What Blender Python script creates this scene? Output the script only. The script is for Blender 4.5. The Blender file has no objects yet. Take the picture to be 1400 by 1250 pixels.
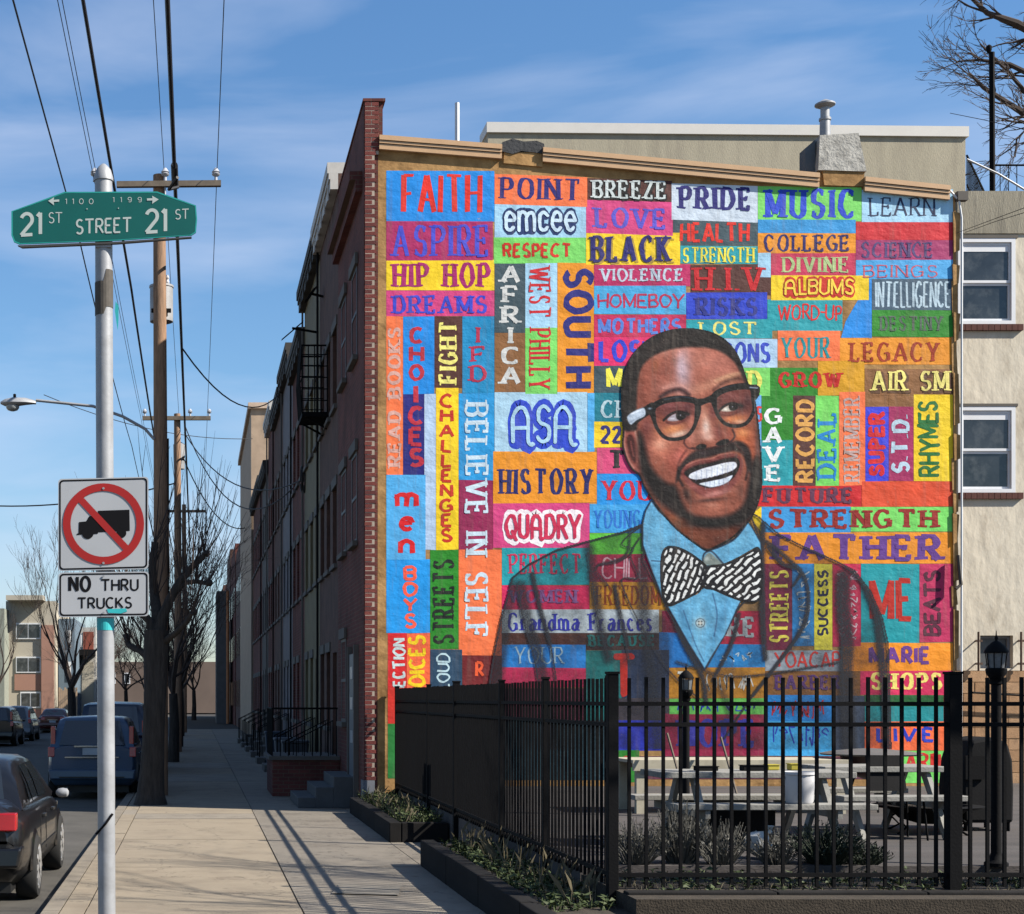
import bpy, math, random
import numpy as np
from mathutils import Vector, Matrix
random.seed(7)
S = bpy.context.scene
COL = S.collection
# ------------------------------------------------------------------ camera
E = 1.95            # eye height above the pavement
F = 2100.0          # focal length in photograph pixels
VX, VY = 268.0, 955.0
cd = bpy.data.cameras.new('camera'); cam = bpy.data.objects.new('camera', cd); COL.objects.link(cam)
cam.location = (0, 0, E); cam.rotation_euler = (math.radians(90), 0, 0)
cd.sensor_fit = 'HORIZONTAL'; cd.sensor_width = 36.0; cd.lens = F/1400*36
cd.shift_x = (700-VX)/1400; cd.shift_y = (VY-625)/1400
cd.clip_start = 0.1; cd.clip_end = 3000
S.camera = cam
# ------------------------------------------------------------------ sky, sun, exposure
SUN_E, SUN_A = math.radians(39), math.radians(21)
w = bpy.data.worlds.new('World'); S.world = w; w.use_nodes = True
nt = w.node_tree; nt.nodes.clear()
sky = nt.nodes.new('ShaderNodeTexSky'); sky.sky_type = 'NISHITA'; sky.sun_disc = False
sky.sun_elevation = SUN_E; sky.sun_rotation = math.pi/2+SUN_A
sky.air_density = 1.0; sky.dust_density = 0.2; sky.ozone_density = 2.5; sky.altitude = 100
tcn = nt.nodes.new('ShaderNodeTexCoord')
mp = nt.nodes.new('ShaderNodeMapping'); mp.inputs['Scale'].default_value = (1.5, 1.0, 7.5); mp.inputs['Rotation'].default_value = (0, math.radians(-9), 0)
nz = nt.nodes.new('ShaderNodeTexNoise'); nz.inputs['Scale'].default_value = 2.1; nz.inputs['Detail'].default_value = 6; nz.inputs['Roughness'].default_value = .5; nz.inputs['Distortion'].default_value = .35
rp = nt.nodes.new('ShaderNodeValToRGB'); rp.color_ramp.elements[0].position = .42; rp.color_ramp.elements[1].position = .85
rp.color_ramp.elements[1].color = (.62, .62, .62, 1)
mx = nt.nodes.new('ShaderNodeMix'); mx.data_type = 'RGBA'; mx.inputs['B'].default_value = (6.4, 7.0, 8.6, 1)
bg = nt.nodes.new('ShaderNodeBackground'); bg.inputs['Strength'].default_value = 0.05
wo = nt.nodes.new('ShaderNodeOutputWorld')
L = nt.links.new
tint = nt.nodes.new('ShaderNodeMix'); tint.data_type = 'RGBA'; tint.blend_type = 'MULTIPLY'; tint.inputs['Factor'].default_value = 1; sepz = nt.nodes.new('ShaderNodeSeparateXYZ'); zr = nt.nodes.new('ShaderNodeValToRGB')
zr.color_ramp.elements[0].position = .0; zr.color_ramp.elements[0].color = (.84, .86, .93, 1); zr.color_ramp.elements[1].position = .42; zr.color_ramp.elements[1].color = (.86, 1.20, 1.42, 1)
ze = zr.color_ramp.elements.new(.2); ze.color = (.93, 1.16, 1.27, 1)
nt.links.new(tcn.outputs['Generated'], sepz.inputs[0]); nt.links.new(sepz.outputs[2], zr.inputs[0]); nt.links.new(zr.outputs[0], tint.inputs['B'])
L(sky.outputs[0], tint.inputs['A'])
L(tcn.outputs['Generated'], mp.inputs['Vector']); L(mp.outputs[0], nz.inputs['Vector']); L(nz.outputs[0], rp.inputs[0])
L(rp.outputs[0], mx.inputs['Factor']); L(tint.outputs['Result'], mx.inputs['A']); L(mx.outputs['Result'], bg.inputs['Color']); L(bg.outputs[0], wo.inputs[0])
sd = bpy.data.lights.new('sun', 'SUN'); sun = bpy.data.objects.new('sun', sd); COL.objects.link(sun)
sd.energy = 5.0; sd.angle = math.radians(0.5); sd.color = (1, .93, .82)
sdir = Vector((-math.cos(SUN_E)*math.cos(SUN_A), math.cos(SUN_E)*math.sin(SUN_A), -math.sin(SUN_E)))
sun.rotation_euler = sdir.to_track_quat('-Z', 'Y').to_euler(); sun.location = (30, -12, 30)
S.view_settings.view_transform = 'Standard'; S.view_settings.look = 'None'; S.view_settings.gamma = 1
S.view_settings.use_curve_mapping = False
S.view_settings.exposure = 1.3
S.render.engine = 'CYCLES'
# ------------------------------------------------------------------ helpers
def P(px, py, Y): return Vector(((px-VX)/F*Y, Y, E+(VY-py)/F*Y))
def lin(c):
    out = []
    for v in c[:3]:
        v /= 255.0; out.append(v/12.92 if v <= .04045 else ((v+.055)/1.055)**2.4)
    return out
MATS = {}
AL = .70      # every albedo scale; the exposure above goes with it
def mat(name, color, rough=.75, metal=0.0, var=.18, vscale=3.0, bump=0.0, bscale=40.0, stretch=(1,1,1), dirt=None, dirt_scale=1.3, dirt_amt=.5, spec=.35, objcoord=False, spots=None):
    if name in MATS: return MATS[name]
    m = bpy.data.materials.new(name); m.use_nodes = True; n = m.node_tree; n.nodes.clear(); l = n.links.new
    out = n.nodes.new('ShaderNodeOutputMaterial'); b = n.nodes.new('ShaderNodeBsdfPrincipled'); l(b.outputs[0], out.inputs[0])
    b.inputs['Roughness'].default_value = rough; b.inputs['Metallic'].default_value = metal
    b.inputs['Specular IOR Level'].default_value = spec
    geo = n.nodes.new('ShaderNodeTexCoord' if objcoord else 'ShaderNodeNewGeometry')
    mpn = n.nodes.new('ShaderNodeMapping'); mpn.inputs['Scale'].default_value = stretch
    l(geo.outputs['Object' if objcoord else 'Position'], mpn.inputs['Vector'])
    c = n.nodes.new('ShaderNodeRGB'); c.outputs[0].default_value = (*[v*AL for v in color], 1); last = c.outputs[0]
    if var > 0:
        t = n.nodes.new('ShaderNodeTexNoise'); t.inputs['Scale'].default_value = vscale; t.inputs['Detail'].default_value = 6; t.inputs['Roughness'].default_value = .6
        l(mpn.outputs[0], t.inputs['Vector'])
        r = n.nodes.new('ShaderNodeMapRange'); r.inputs['From Min'].default_value = .25; r.inputs['From Max'].default_value = .75
        r.inputs['To Min'].default_value = 1-var; r.inputs['To Max'].default_value = 1+var
        l(t.outputs[0], r.inputs['Value'])
        mm = n.nodes.new('ShaderNodeMix'); mm.data_type = 'RGBA'; mm.blend_type = 'MULTIPLY'; mm.inputs['Factor'].default_value = 1
        l(last, mm.inputs['A']); l(r.outputs[0], mm.inputs['B']); last = mm.outputs['Result']
    if dirt:
        t2 = n.nodes.new('ShaderNodeTexNoise'); t2.inputs['Scale'].default_value = dirt_scale; t2.inputs['Detail'].default_value = 9; t2.inputs['Roughness'].default_value = .68
        l(mpn.outputs[0], t2.inputs['Vector'])
        r2 = n.nodes.new('ShaderNodeMapRange'); r2.inputs['From Min'].default_value = .5; r2.inputs['From Max'].default_value = .72; r2.inputs['To Max'].default_value = dirt_amt
        l(t2.outputs[0], r2.inputs['Value'])
        m2 = n.nodes.new('ShaderNodeMix'); m2.data_type = 'RGBA'; m2.inputs['B'].default_value = (*[v*AL for v in dirt], 1)
        l(r2.outputs[0], m2.inputs['Factor']); l(last, m2.inputs['A']); last = m2.outputs['Result']
    if spots:
        vo = n.nodes.new('ShaderNodeTexVoronoi'); vo.inputs['Scale'].default_value = 2.6; vo.inputs['Randomness'].default_value = 1
        l(mpn.outputs[0], vo.inputs['Vector'])
        r3 = n.nodes.new('ShaderNodeMapRange'); r3.inputs['From Min'].default_value = .08; r3.inputs['From Max'].default_value = .14; r3.inputs['To Min'].default_value = .55; r3.inputs['To Max'].default_value = 0
        l(vo.outputs['Distance'], r3.inputs['Value'])
        m3 = n.nodes.new('ShaderNodeMix'); m3.data_type = 'RGBA'; m3.inputs['B'].default_value = (*[v*AL for v in spots], 1)
        l(r3.outputs[0], m3.inputs['Factor']); l(last, m3.inputs['A']); last = m3.outputs['Result']
        # hairline cracks
        ng = n.nodes.new('ShaderNodeTexVoronoi'); ng.feature = 'DISTANCE_TO_EDGE'; ng.inputs['Scale'].default_value = .55
        wn = n.nodes.new('ShaderNodeTexNoise'); wn.inputs['Scale'].default_value = 2.5; wn.inputs['Detail'].default_value = 5; l(mpn.outputs[0], wn.inputs['Vector'])
        wa = n.nodes.new('ShaderNodeVectorMath'); wa.operation = 'ADD'; l(mpn.outputs[0], wa.inputs[0]); l(wn.outputs['Color'], wa.inputs[1]); l(wa.outputs[0], ng.inputs['Vector'])
        r4 = n.nodes.new('ShaderNodeMapRange'); r4.inputs['From Min'].default_value = .002; r4.inputs['From Max'].default_value = .007; r4.inputs['To Min'].default_value = .6; r4.inputs['To Max'].default_value = 0
        l(ng.outputs['Distance'], r4.inputs['Value'])
        m4 = n.nodes.new('ShaderNodeMix'); m4.data_type = 'RGBA'; m4.inputs['B'].default_value = (*[v*AL*.5 for v in spots], 1)
        l(r4.outputs[0], m4.inputs['Factor']); l(last, m4.inputs['A']); last = m4.outputs['Result']
    l(last, b.inputs['Base Color'])
    if bump > 0:
        t3 = n.nodes.new('ShaderNodeTexNoise'); t3.inputs['Scale'].default_value = bscale; t3.inputs['Detail'].default_value = 5
        l(mpn.outputs[0], t3.inputs['Vector'])
        bp = n.nodes.new('ShaderNodeBump'); bp.inputs['Strength'].default_value = min(1, bump); bp.inputs['Distance'].default_value = .01*max(1, bump)
        l(t3.outputs[0], bp.inputs['Height']); l(bp.outputs[0], b.inputs['Normal'])
    MATS[name] = m; return m
def wall_relief(n, l, b, k=1.0):
    """hand-trowelled plaster relief shared by everything painted on the wall (world position, so it runs through)"""
    geo = n.nodes.new('ShaderNodeNewGeometry')
    hs = []
    for sc, w_, st in ((1.6, .50, (1, 1, 1)), (6, .20, (1, 1, 1.5)), (30, .035, (1, 1, 1))):
        mpn = n.nodes.new('ShaderNodeMapping'); mpn.inputs['Scale'].default_value = st
        l(geo.outputs['Position'], mpn.inputs['Vector'])
        t = n.nodes.new('ShaderNodeTexNoise'); t.inputs['Scale'].default_value = sc; t.inputs['Detail'].default_value = 4
        l(mpn.outputs[0], t.inputs['Vector'])
        q = n.nodes.new('ShaderNodeMath'); q.operation = 'MULTIPLY'; q.inputs[1].default_value = w_*k; l(t.outputs[0], q.inputs[0]); hs.append(q.outputs[0])
    a = n.nodes.new('ShaderNodeMath'); l(hs[0], a.inputs[0]); l(hs[1], a.inputs[1])
    a2 = n.nodes.new('ShaderNodeMath'); l(a.outputs[0], a2.inputs[0]); l(hs[2], a2.inputs[1])
    bp = n.nodes.new('ShaderNodeBump'); bp.inputs['Strength'].default_value = 1; bp.inputs['Distance'].default_value = .055
    l(a2.outputs[0], bp.inputs['Height']); l(bp.outputs[0], b.inputs['Normal'])
    return geo
def paint(rgb, attr=None):
    key = 'wall_paint_%d_%d_%d' % tuple(int(v) for v in rgb) if attr is None else attr
    if key in MATS: return MATS[key]
    m = bpy.data.materials.new(key); m.use_nodes = True; n = m.node_tree; n.nodes.clear(); l = n.links.new
    out = n.nodes.new('ShaderNodeOutputMaterial'); b = n.nodes.new('ShaderNodeBsdfPrincipled'); l(b.outputs[0], out.inputs[0])
    b.inputs['Roughness'].default_value = .62; b.inputs['Specular IOR Level'].default_value = .25
    geo = wall_relief(n, l, b)
    if attr is None:
        c = n.nodes.new('ShaderNodeRGB'); a = lin(rgb); c.outputs[0].default_value = (*[min(.72, v*.74+.003) for v in a], 1); co = c.outputs[0]
    else:
        c = n.nodes.new('ShaderNodeAttribute'); c.attribute_name = 'paint'; co = c.outputs['Color']
    t = n.nodes.new('ShaderNodeTexNoise'); t.inputs['Scale'].default_value = 2.6; t.inputs['Detail'].default_value = 8; t.inputs['Roughness'].default_value = .65
    l(geo.outputs['Position'], t.inputs['Vector'])
    r = n.nodes.new('ShaderNodeMapRange'); r.inputs['From Min'].default_value = .3; r.inputs['From Max'].default_value = .7; r.inputs['To Min'].default_value = .84; r.inputs['To Max'].default_value = 1.12
    l(t.outputs[0], r.inputs['Value'])
    mm = n.nodes.new('ShaderNodeMix'); mm.data_type = 'RGBA'; mm.blend_type = 'MULTIPLY'; mm.inputs['Factor'].default_value = 1
    l(co, mm.inputs['A']); l(r.outputs[0], mm.inputs['B'])
    # rain streaks and small flaked spots in the old paint
    ms = n.nodes.new('ShaderNodeMapping'); ms.inputs['Scale'].default_value = (5, 1, .35); l(geo.outputs['Position'], ms.inputs['Vector'])
    ts = n.nodes.new('ShaderNodeTexNoise'); ts.inputs['Scale'].default_value = 1.6; ts.inputs['Detail'].default_value = 7; ts.inputs['Roughness'].default_value = .7; l(ms.outputs[0], ts.inputs['Vector'])
    rs_ = n.nodes.new('ShaderNodeMapRange'); rs_.inputs['From Min'].default_value = .52; rs_.inputs['From Max'].default_value = .75; rs_.inputs['To Max'].default_value = .42; l(ts.outputs[0], rs_.inputs['Value'])
    m5 = n.nodes.new('ShaderNodeMix'); m5.data_type = 'RGBA'; m5.inputs['B'].default_value = (.13, .105, .085, 1); l(rs_.outputs[0], m5.inputs['Factor']); l(mm.outputs['Result'], m5.inputs['A'])
    tf = n.nodes.new('ShaderNodeTexNoise'); tf.inputs['Scale'].default_value = 11; tf.inputs['Detail'].default_value = 9; tf.inputs['Roughness'].default_value = .75; l(geo.outputs['Position'], tf.inputs['Vector'])
    rf_ = n.nodes.new('ShaderNodeMapRange'); rf_.inputs['From Min'].default_value = .655; rf_.inputs['From Max'].default_value = .68; rf_.inputs['To Max'].default_value = .55; l(tf.outputs[0], rf_.inputs['Value'])
    m6 = n.nodes.new('ShaderNodeMix'); m6.data_type = 'RGBA'; m6.inputs['B'].default_value = (.30, .25, .20, 1); l(rf_.outputs[0], m6.inputs['Factor']); l(m5.outputs['Result'], m6.inputs['A'])
    l(m6.outputs['Result'], b.inputs['Base Color'])
    MATS[key] = m; return m

class MB:
    def __init__(s): s.v = []; s.f = []
    def box(s, x0, x1, y0, y1, z0, z1):
        b = len(s.v)
        s.v += [(x0,y0,z0),(x1,y0,z0),(x1,y1,z0),(x0,y1,z0),(x0,y0,z1),(x1,y0,z1),(x1,y1,z1),(x0,y1,z1)]
        s.f += [tuple(b+i for i in q) for q in ((0,3,2,1),(4,5,6,7),(0,1,5,4),(1,2,6,5),(2,3,7,6),(3,0,4,7))]
        return s
    def face(s, pts):
        b = len(s.v); s.v += [tuple(p) for p in pts]; s.f.append(tuple(range(b, b+len(pts)))); return s
    def prism(s, pts, d):
        """extrude polygon pts by vector d"""
        n = len(pts); b = len(s.v); d = Vector(d)
        s.v += [tuple(p) for p in pts]+[tuple(Vector(p)+d) for p in pts]
        s.f.append(tuple(b+i for i in range(n))[::-1]); s.f.append(tuple(b+n+i for i in range(n)))
        for i in range(n): j = (i+1) % n; s.f.append((b+i, b+j, b+n+j, b+n+i))
        return s
    def tube(s, pts, rad, n=8, cap=True):
        pts = [Vector(p) for p in pts]; b = len(s.v); k = len(pts)
        if not hasattr(rad, '__len__'): rad = [rad]*k
        t0 = (pts[1]-pts[0]).normalized(); ref = Vector((0,0,1)) if abs(t0.z) < .9 else Vector((1,0,0))
        u = t0.cross(ref).normalized()
        for i in range(k):
            t = (pts[min(i+1,k-1)]-pts[max(i-1,0)]).normalized()
            u = (u-t*u.dot(t)).normalized(); w_ = t.cross(u)
            for j in range(n):
                a = 2*math.pi*j/n; s.v.append(tuple(pts[i]+(u*math.cos(a)+w_*math.sin(a))*rad[i]))
        for i in range(k-1):
            for j in range(n):
                q = (j+1) % n; s.f.append((b+i*n+j, b+i*n+q, b+(i+1)*n+q, b+(i+1)*n+j))
        if cap:
            s.f.append(tuple(b+j for j in range(n))[::-1]); s.f.append(tuple(b+(k-1)*n+j for j in range(n)))
        return s
    def lathe(s, c, prof, n=16, axis='z'):
        """prof: list of (radius, height)"""
        b = len(s.v); k = len(prof)
        for r, h in prof:
            for j in range(n):
                a = 2*math.pi*j/n; x, y = r*math.cos(a), r*math.sin(a)
                if axis == 'z': s.v.append((c[0]+x, c[1]+y, c[2]+h))
                elif axis == 'x': s.v.append((c[0]+h, c[1]+x, c[2]+y))
                else: s.v.append((c[0]+x, c[1]+h, c[2]+y))
        for i in range(k-1):
            for j in range(n):
                q = (j+1) % n; s.f.append((b+i*n+j, b+i*n+q, b+(i+1)*n+q, b+(i+1)*n+j))
        s.f.append(tuple(b+j for j in range(n))[::-1]); s.f.append(tuple(b+(k-1)*n+j for j in range(n)))
        return s
    def mesh(s, name, m=None, smooth=False, bevel=0):
        me = bpy.data.meshes.new(name); me.from_pydata(s.v, [], s.f); me.update()
        if m: me.materials.append(m)
        if smooth:
            me.polygons.foreach_set('use_smooth', [True]*len(me.polygons))
        return me
    def build(s, name, m, parent=None, smooth=False, bevel=0, label=None, loc=None):
        o = bpy.data.objects.new(name, s.mesh(name, m, smooth)); COL.objects.link(o)
        if smooth: smooth_angle(o)
        if bevel:
            bm_ = o.modifiers.new('bevel', 'BEVEL'); bm_.width = bevel; bm_.segments = 2; bm_.limit_method = 'ANGLE'
        if parent: o.parent = parent
        if label: o['label'] = label
        if loc: o.location = loc
        return o
def smooth_angle(o, a=40):
    try: o.data.set_sharp_from_angle(angle=math.radians(a))
    except Exception: pass
def tag(o, label=None, cat=None, group=None, kind=None):
    if label: o['label'] = label
    if cat: o['category'] = cat
    if group: o['group'] = group
    if kind: o['kind'] = kind
    return o
def thing(name, label, cat, loc=(0,0,0), rz=0, group=None):
    o = bpy.data.objects.new(name, None); COL.objects.link(o); o.location = loc; o.rotation_euler = (0,0,rz)
    o.empty_display_size = .1
    return tag(o, label, cat, group)
def inst(me, name, parent, loc=(0,0,0), scale=(1,1,1), rz=0):
    o = bpy.data.objects.new(name, me); COL.objects.link(o); o.location = loc; o.scale = scale; o.rotation_euler = (0,0,rz)
    if parent: o.parent = parent
    return o
def copy_tree(o, parent=None):
    c = o.copy(); COL.objects.link(c)
    if parent: c.parent = parent
    for ch in list(o.children): copy_tree(ch, c)
    return c
# ---- common materials
M_conc = mat('concrete_pavement', (.27,.225,.165), .9, var=.13, vscale=1.2, bump=.4, bscale=120, dirt=(.15,.115,.085), dirt_amt=.6, spots=(.12,.10,.08))
M_conc2 = mat('concrete_pavement_grey', (.24,.21,.17), .9, var=.15, vscale=1.0, bump=.4, bscale=120, dirt=(.12,.1,.08), dirt_amt=.6, spots=(.10,.085,.07))
M_kerb = mat('kerb_stone', (.22,.19,.15), .9, var=.2, vscale=3, bump=.4, bscale=60, dirt=(.08,.07,.06))
M_joint = mat('joint_earth', (.035,.03,.025), 1, var=.2)
M_asph = mat('asphalt', (.075,.07,.062), .95, var=.25, vscale=2, bump=.6, bscale=160, dirt=(.12,.11,.1), dirt_scale=.6)
M_black = mat('black_fence_paint', (.006,.006,.007), .75, var=.1, bump=.2, bscale=50, spec=.08)
M_dark = mat('dark_iron', (.010,.010,.011), .8, var=.2, bump=.2, spec=.1)
M_stucco = None
M_galv = mat('galvanised_steel', (.33,.34,.36), .5, metal=.2, var=.22, vscale=3.5, bump=.1, bscale=30, dirt=(.2,.2,.2), dirt_scale=5, dirt_amt=.45)
M_wood = mat('pole_wood', (.30,.18,.11), .85, var=.35, vscale=5, stretch=(6,6,.6), bump=.6, bscale=14, dirt=(.12,.09,.07), dirt_scale=.9, dirt_amt=.8)
M_bark = mat('bark', (.045,.036,.03), .95, var=.55, vscale=5, stretch=(3,3,.5), bump=3, bscale=9)
M_twig = mat('twig', (.06,.042,.035), .9, var=.3)
M_glass = mat('window_glass', (.03,.035,.04), .08, var=.75, vscale=1.7, spec=.6, dirt=(.16,.17,.17), dirt_scale=2.2, dirt_amt=.6)  # pale mottling in the colour stands for blinds and reflections
M_white = mat('white_frame_paint', (.72,.74,.76), .5, var=.06)
M_soil = mat('soil', (.045,.035,.025), 1, var=.4, vscale=12, bump=1, bscale=60)
M_wire = mat('wire_insulation', (.01,.01,.012), .6, var=0)
M_rubber = mat('tyre_rubber', (.015,.015,.015), .85, var=.1)
# ------------------------------------------------------------------ ground
WALLY = 26.25
FX = 2.87           # facade plane of the row
tag(MB().box(-1500,1500,-60,2500,-.6,-.2).build('ground', mat('ground_earth', (.09,.08,.06), 1, var=.3, vscale=.3)), kind='structure')
tag(MB().face([(-9.2,-30,-.124),(-1.42,-30,-.124),(-1.42,190,-.124),(-9.2,190,-.124)]).build('road', M_asph), kind='structure')
tag(MB().face([(-60,112,-.120),(-9.2,112,-.120),(-9.2,122,-.120),(-60,122,-.120)]).build('side_road', M_asph), kind='structure')
far_pave = MB(); far_pave.box(-60,-9.2,-30,111.9,-.3,0.0); far_pave.box(-60,-9.2,122.1,190,-.3,0.0)
tag(far_pave.build('far_pavement', M_conc2), kind='structure')
pv = tag(MB().box(-1.25, 12.0, -6, 190, -.3, -.014).build('pavement', M_joint), kind='structure')
slab_m = [M_conc, M_conc2]
ys = [-6, -2.6, .8, 4.2, 7.6, 11.0, 14.35, 17.8, 21.3, 24.85, 25.95] + [25.95+3.4*i for i in range(1, 22)]
rs = random.Random(3)
# kerb stones
kme = MB().box(0,.155,0,1,-.16,0).mesh('kerb_stone', M_kerb)
for i in range(64):
    y = -6+i*1.83
    inst(kme, 'kerb_stone', pv, (-1.41, y+.008, .0), (1, 1.812, 1))
rowx = [(-1.24, -1.02), (-1.005, .97), (.985, 2.62)]
smes = {}
for k, (a, b) in enumerate(rowx):
    for j, mm in enumerate(slab_m):
        smes[(k, j)] = MB().box(a, b, 0, 1, -.08, 0).mesh('paving_slab', mm)
for k, (a, b) in enumerate(rowx):
    for i in range(len(ys)-1):
        y0, y1 = ys[i], ys[i+1]
        if k == 0: y0 += .9; y1 += .9
        if k == 2: y0 -= .0; y1 -= .0
        j = 1 if (k == 2 or rs.random() < .25 or i == 9) else 0
        o = inst(smes[(k, j)], 'paving_slab', pv, (0, y0+.009, rs.uniform(-.005,.005)), (1, y1-y0-.018, 1))
# slabs running in to the facades
for i in range(9, 32):
    if i+1 < len(ys): inst(MB().box(2.63, 2.93, 0, 1, -.08, 0).mesh('paving_slab', M_conc2), 'paving_slab', pv, (0, ys[i]+.009, -.002), (1, ys[i+1]-ys[i]-.018, 1))
# stained and patched spots lying on the slabs
tag(MB().face([(x_*1.0, y_, .0105) for x_, y_ in ((1.35,15.3),(2.0,15.15),(2.12,15.9),(1.5,16.1))]).build('pavement_patch', mat('patch_concrete', (.20,.18,.15), .95, var=.2, vscale=6)), kind='structure')
# gap between the planters
inst(MB().box(2.63,3.45,18.0,20.8,-.08,.0).mesh('paving_slab', M_conc2), 'paving_slab', pv)
# ---- patio behind the fence
M_pav = mat('patio_paving', (.075,.066,.064), .9, var=.35, vscale=.8, stretch=(.35,2.2,1), bump=.5, bscale=60, dirt=(.05,.05,.05), dirt_scale=1.2, dirt_amt=.7)
tag(MB().box(3.44, 26, 13.75, 34, -.1, .45).build('patio', M_pav), kind='structure')
bed = MB().box(3.44, 26, 12.0, 13.72, -.1, .38)
tag(bed.build('garden_bed', M_soil), kind='structure')
# ---- planter edging
M_edge = mat('dark_timber_edging', (.019,.018,.018), .95, var=.35, vscale=3, stretch=(1,.3,1), bump=.25, bscale=70, spec=.1)
def planter(y0, y1, h, label):
    t = thing('planter_box', label, 'planter', (2.62, y0, 0))
    L_ = y1-y0
    nb = max(2, int(round(L_/2.0)))
    for i in range(nb):
        MB().box(0, .16, i*L_/nb+.006, (i+1)*L_/nb-.006, -.02, h+rs.uniform(-.01,.01)).build('edging_block', M_edge, t, bevel=.012)
    MB().box(.165, .80, 0, .16, -.02, h-.004).build('end_block', M_edge, t, bevel=.012)
    MB().box(.165, .815, .165, L_-.01, -.02, h-.045).build('soil', M_soil, t)
    return t
planter(20.8, 26.2, .27, 'low dark timber planter box at the corner of the mural wall')
planter(10.6, 17.95, .30, 'long low dark timber planter box nearest the camera')
fe = thing('kerb_edging', 'low grey edging kerb along the foot of the front fence', 'kerb', (3.44, 12.25, 0))
for i in range(9): MB().box(i*1.2+.004, i*1.2+1.196, 0, .14, -.05, .405).build('edging_block', M_edge, fe, bevel=.01)
# ------------------------------------------------------------------ stroke lettering
def arc(cx, cy, rx, ry, a0, a1, n=14):
    return [(cx+rx*math.cos(math.radians(a0+(a1-a0)*i/n)), cy+ry*math.sin(math.radians(a0+(a1-a0)*i/n))) for i in range(n+1)]
G = {}
G['A'] = (.78, [[(0,0),(.39,1)],[(.78,0),(.39,1)],[(.15,.34),(.63,.34)]])
G['B'] = (.62, [[(.0,0),(.0,1)],[(0,1),(.32,1)]+arc(.34,.765,.24,.235,90,-90)[1:-1]+[(.32,.53),(0,.53)],[(0.2,.53),(.36,.53)]+arc(.36,.265,.26,.265,90,-90)[1:-1]+[(.34,0),(0,0)]])
G['C'] = (.70, [arc(.38,.5,.38,.5,48,312,22)])
G['D'] = (.68, [[(0,0),(0,1)],[(0,1),(.28,1)]+arc(.28,.5,.40,.5,85,-85,16)+[(.28,0),(0,0)]])
G['E'] = (.56, [[(0,0),(0,1)],[(0,1),(.54,1)],[(0,.52),(.42,.52)],[(0,0),(.56,0)]])
G['F'] = (.54, [[(0,0),(0,1)],[(0,1),(.54,1)],[(0,.50),(.42,.50)]])
G['G'] = (.74, [arc(.38,.5,.38,.5,48,325,22),[(.42,.44),(.72,.44)],[(.70,.44),(.70,.05)]])
G['H'] = (.66, [[(0,0),(0,1)],[(.66,0),(.66,1)],[(0,.52),(.66,.52)]])
G['I'] = (.0, [[(0,0),(0,1)]])
G['J'] = (.45, [[(.42,1),(.42,.26)]+arc(.21,.24,.21,.24,0,-170,10)])
G['K'] = (.66, [[(0,0),(0,1)],[(.60,1),(.0,.38)],[(.20,.56),(.66,0)]])
G['L'] = (.54, [[(0,0),(0,1)],[(0,0),(.54,0)]])
G['M'] = (.86, [[(0,0),(0,1)],[(0,1),(.43,.12)],[(.86,1),(.43,.12)],[(.86,0),(.86,1)]])
G['N'] = (.68, [[(0,0),(0,1)],[(0,1),(.68,0)],[(.68,0),(.68,1)]])
G['O'] = (.76, [arc(.38,.5,.38,.5,0,360,26)])
G['P'] = (.58, [[(0,0),(0,1)],[(0,1),(.30,1)]+arc(.31,.73,.27,.27,88,-88)+[(.30,.46),(0,.46)]])
G['Q'] = (.78, [arc(.38,.5,.38,.5,0,360,26),[(.44,.26),(.76,-.08)]])
G['R'] = (.64, [[(0,0),(0,1)],[(0,1),(.30,1)]+arc(.31,.74,.27,.26,88,-88)+[(.30,.48),(0,.48)],[(.28,.48),(.64,0)]])
G['S'] = (.58, [arc(.30,.75,.26,.25,35,265,13)+arc(.29,.25,.28,.25,85,-150,13)])
G['T'] = (.78, [[(.39,0),(.39,1)],[(0,1),(.78,1)]])
G['U'] = (.66, [[(0,1),(0,.30)]+arc(.33,.30,.33,.30,185,355,12)+[(.66,.30),(.66,1)]])
G['V'] = (.74, [[(0,1),(.37,0)],[(.74,1),(.37,0)]])
G['W'] = (1.05,[[(0,1),(.27,0)],[(.525,.9),(.27,0)],[(.525,.9),(.78,0)],[(1.05,1),(.78,0)]])
G['X'] = (.70, [[(0,0),(.70,1)],[(0,1),(.70,0)]])
G['Y'] = (.72, [[(0,1),(.36,.46)],[(.72,1),(.36,.46)],[(.36,.46),(.36,0)]])
G['Z'] = (.60, [[(0,1),(.60,1)],[(.60,1),(0,0)],[(0,0),(.60,0)]])
G['0'] = (.58, [arc(.29,.5,.29,.5,0,360,22)])
G['1'] = (.16, [[(.16,0),(.16,1)],[(.16,1),(0,.84)]])
G['2'] = (.58, [arc(.29,.71,.28,.29,160,-35,13)+[(0,0)],[(0,0),(.58,0)]])
G['9'] = (.56, [arc(.28,.70,.27,.30,0,360,18),[(.55,.70),(.53,.35)]+arc(.28,.28,.26,.28,-5,-130,8)])
G['.'] = (.02, [[(0,0),(0,.07)]])
G[','] = (.02, [[(.02,.05),(-.04,-.14)]])
G['-'] = (.30, [[(0,.5),(.30,.5)]])
G['r'] = (.34, [[(0,0),(0,.66)],[(0,.42)]+arc(.2,.46,.19,.20,170,60,6)])
G['a'] = (.46, [[(.44,0),(.44,.48)]+arc(.25,.48,.19,.18,0,150,8),arc(.22,.2,.2,.2,0,360,14)])
G['n'] = (.48, [[(0,0),(0,.66)],[(0,.42)]+arc(.24,.42,.24,.24,170,0,10)+[(.48,0)]])
G['m'] = (.80, [[(0,0),(0,.66)],[(0,.44)]+arc(.2,.44,.2,.22,170,0,8)+[(.40,0)],[(.40,.44)]+arc(.6,.44,.2,.22,170,0,8)+[(.80,0)]])
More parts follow.
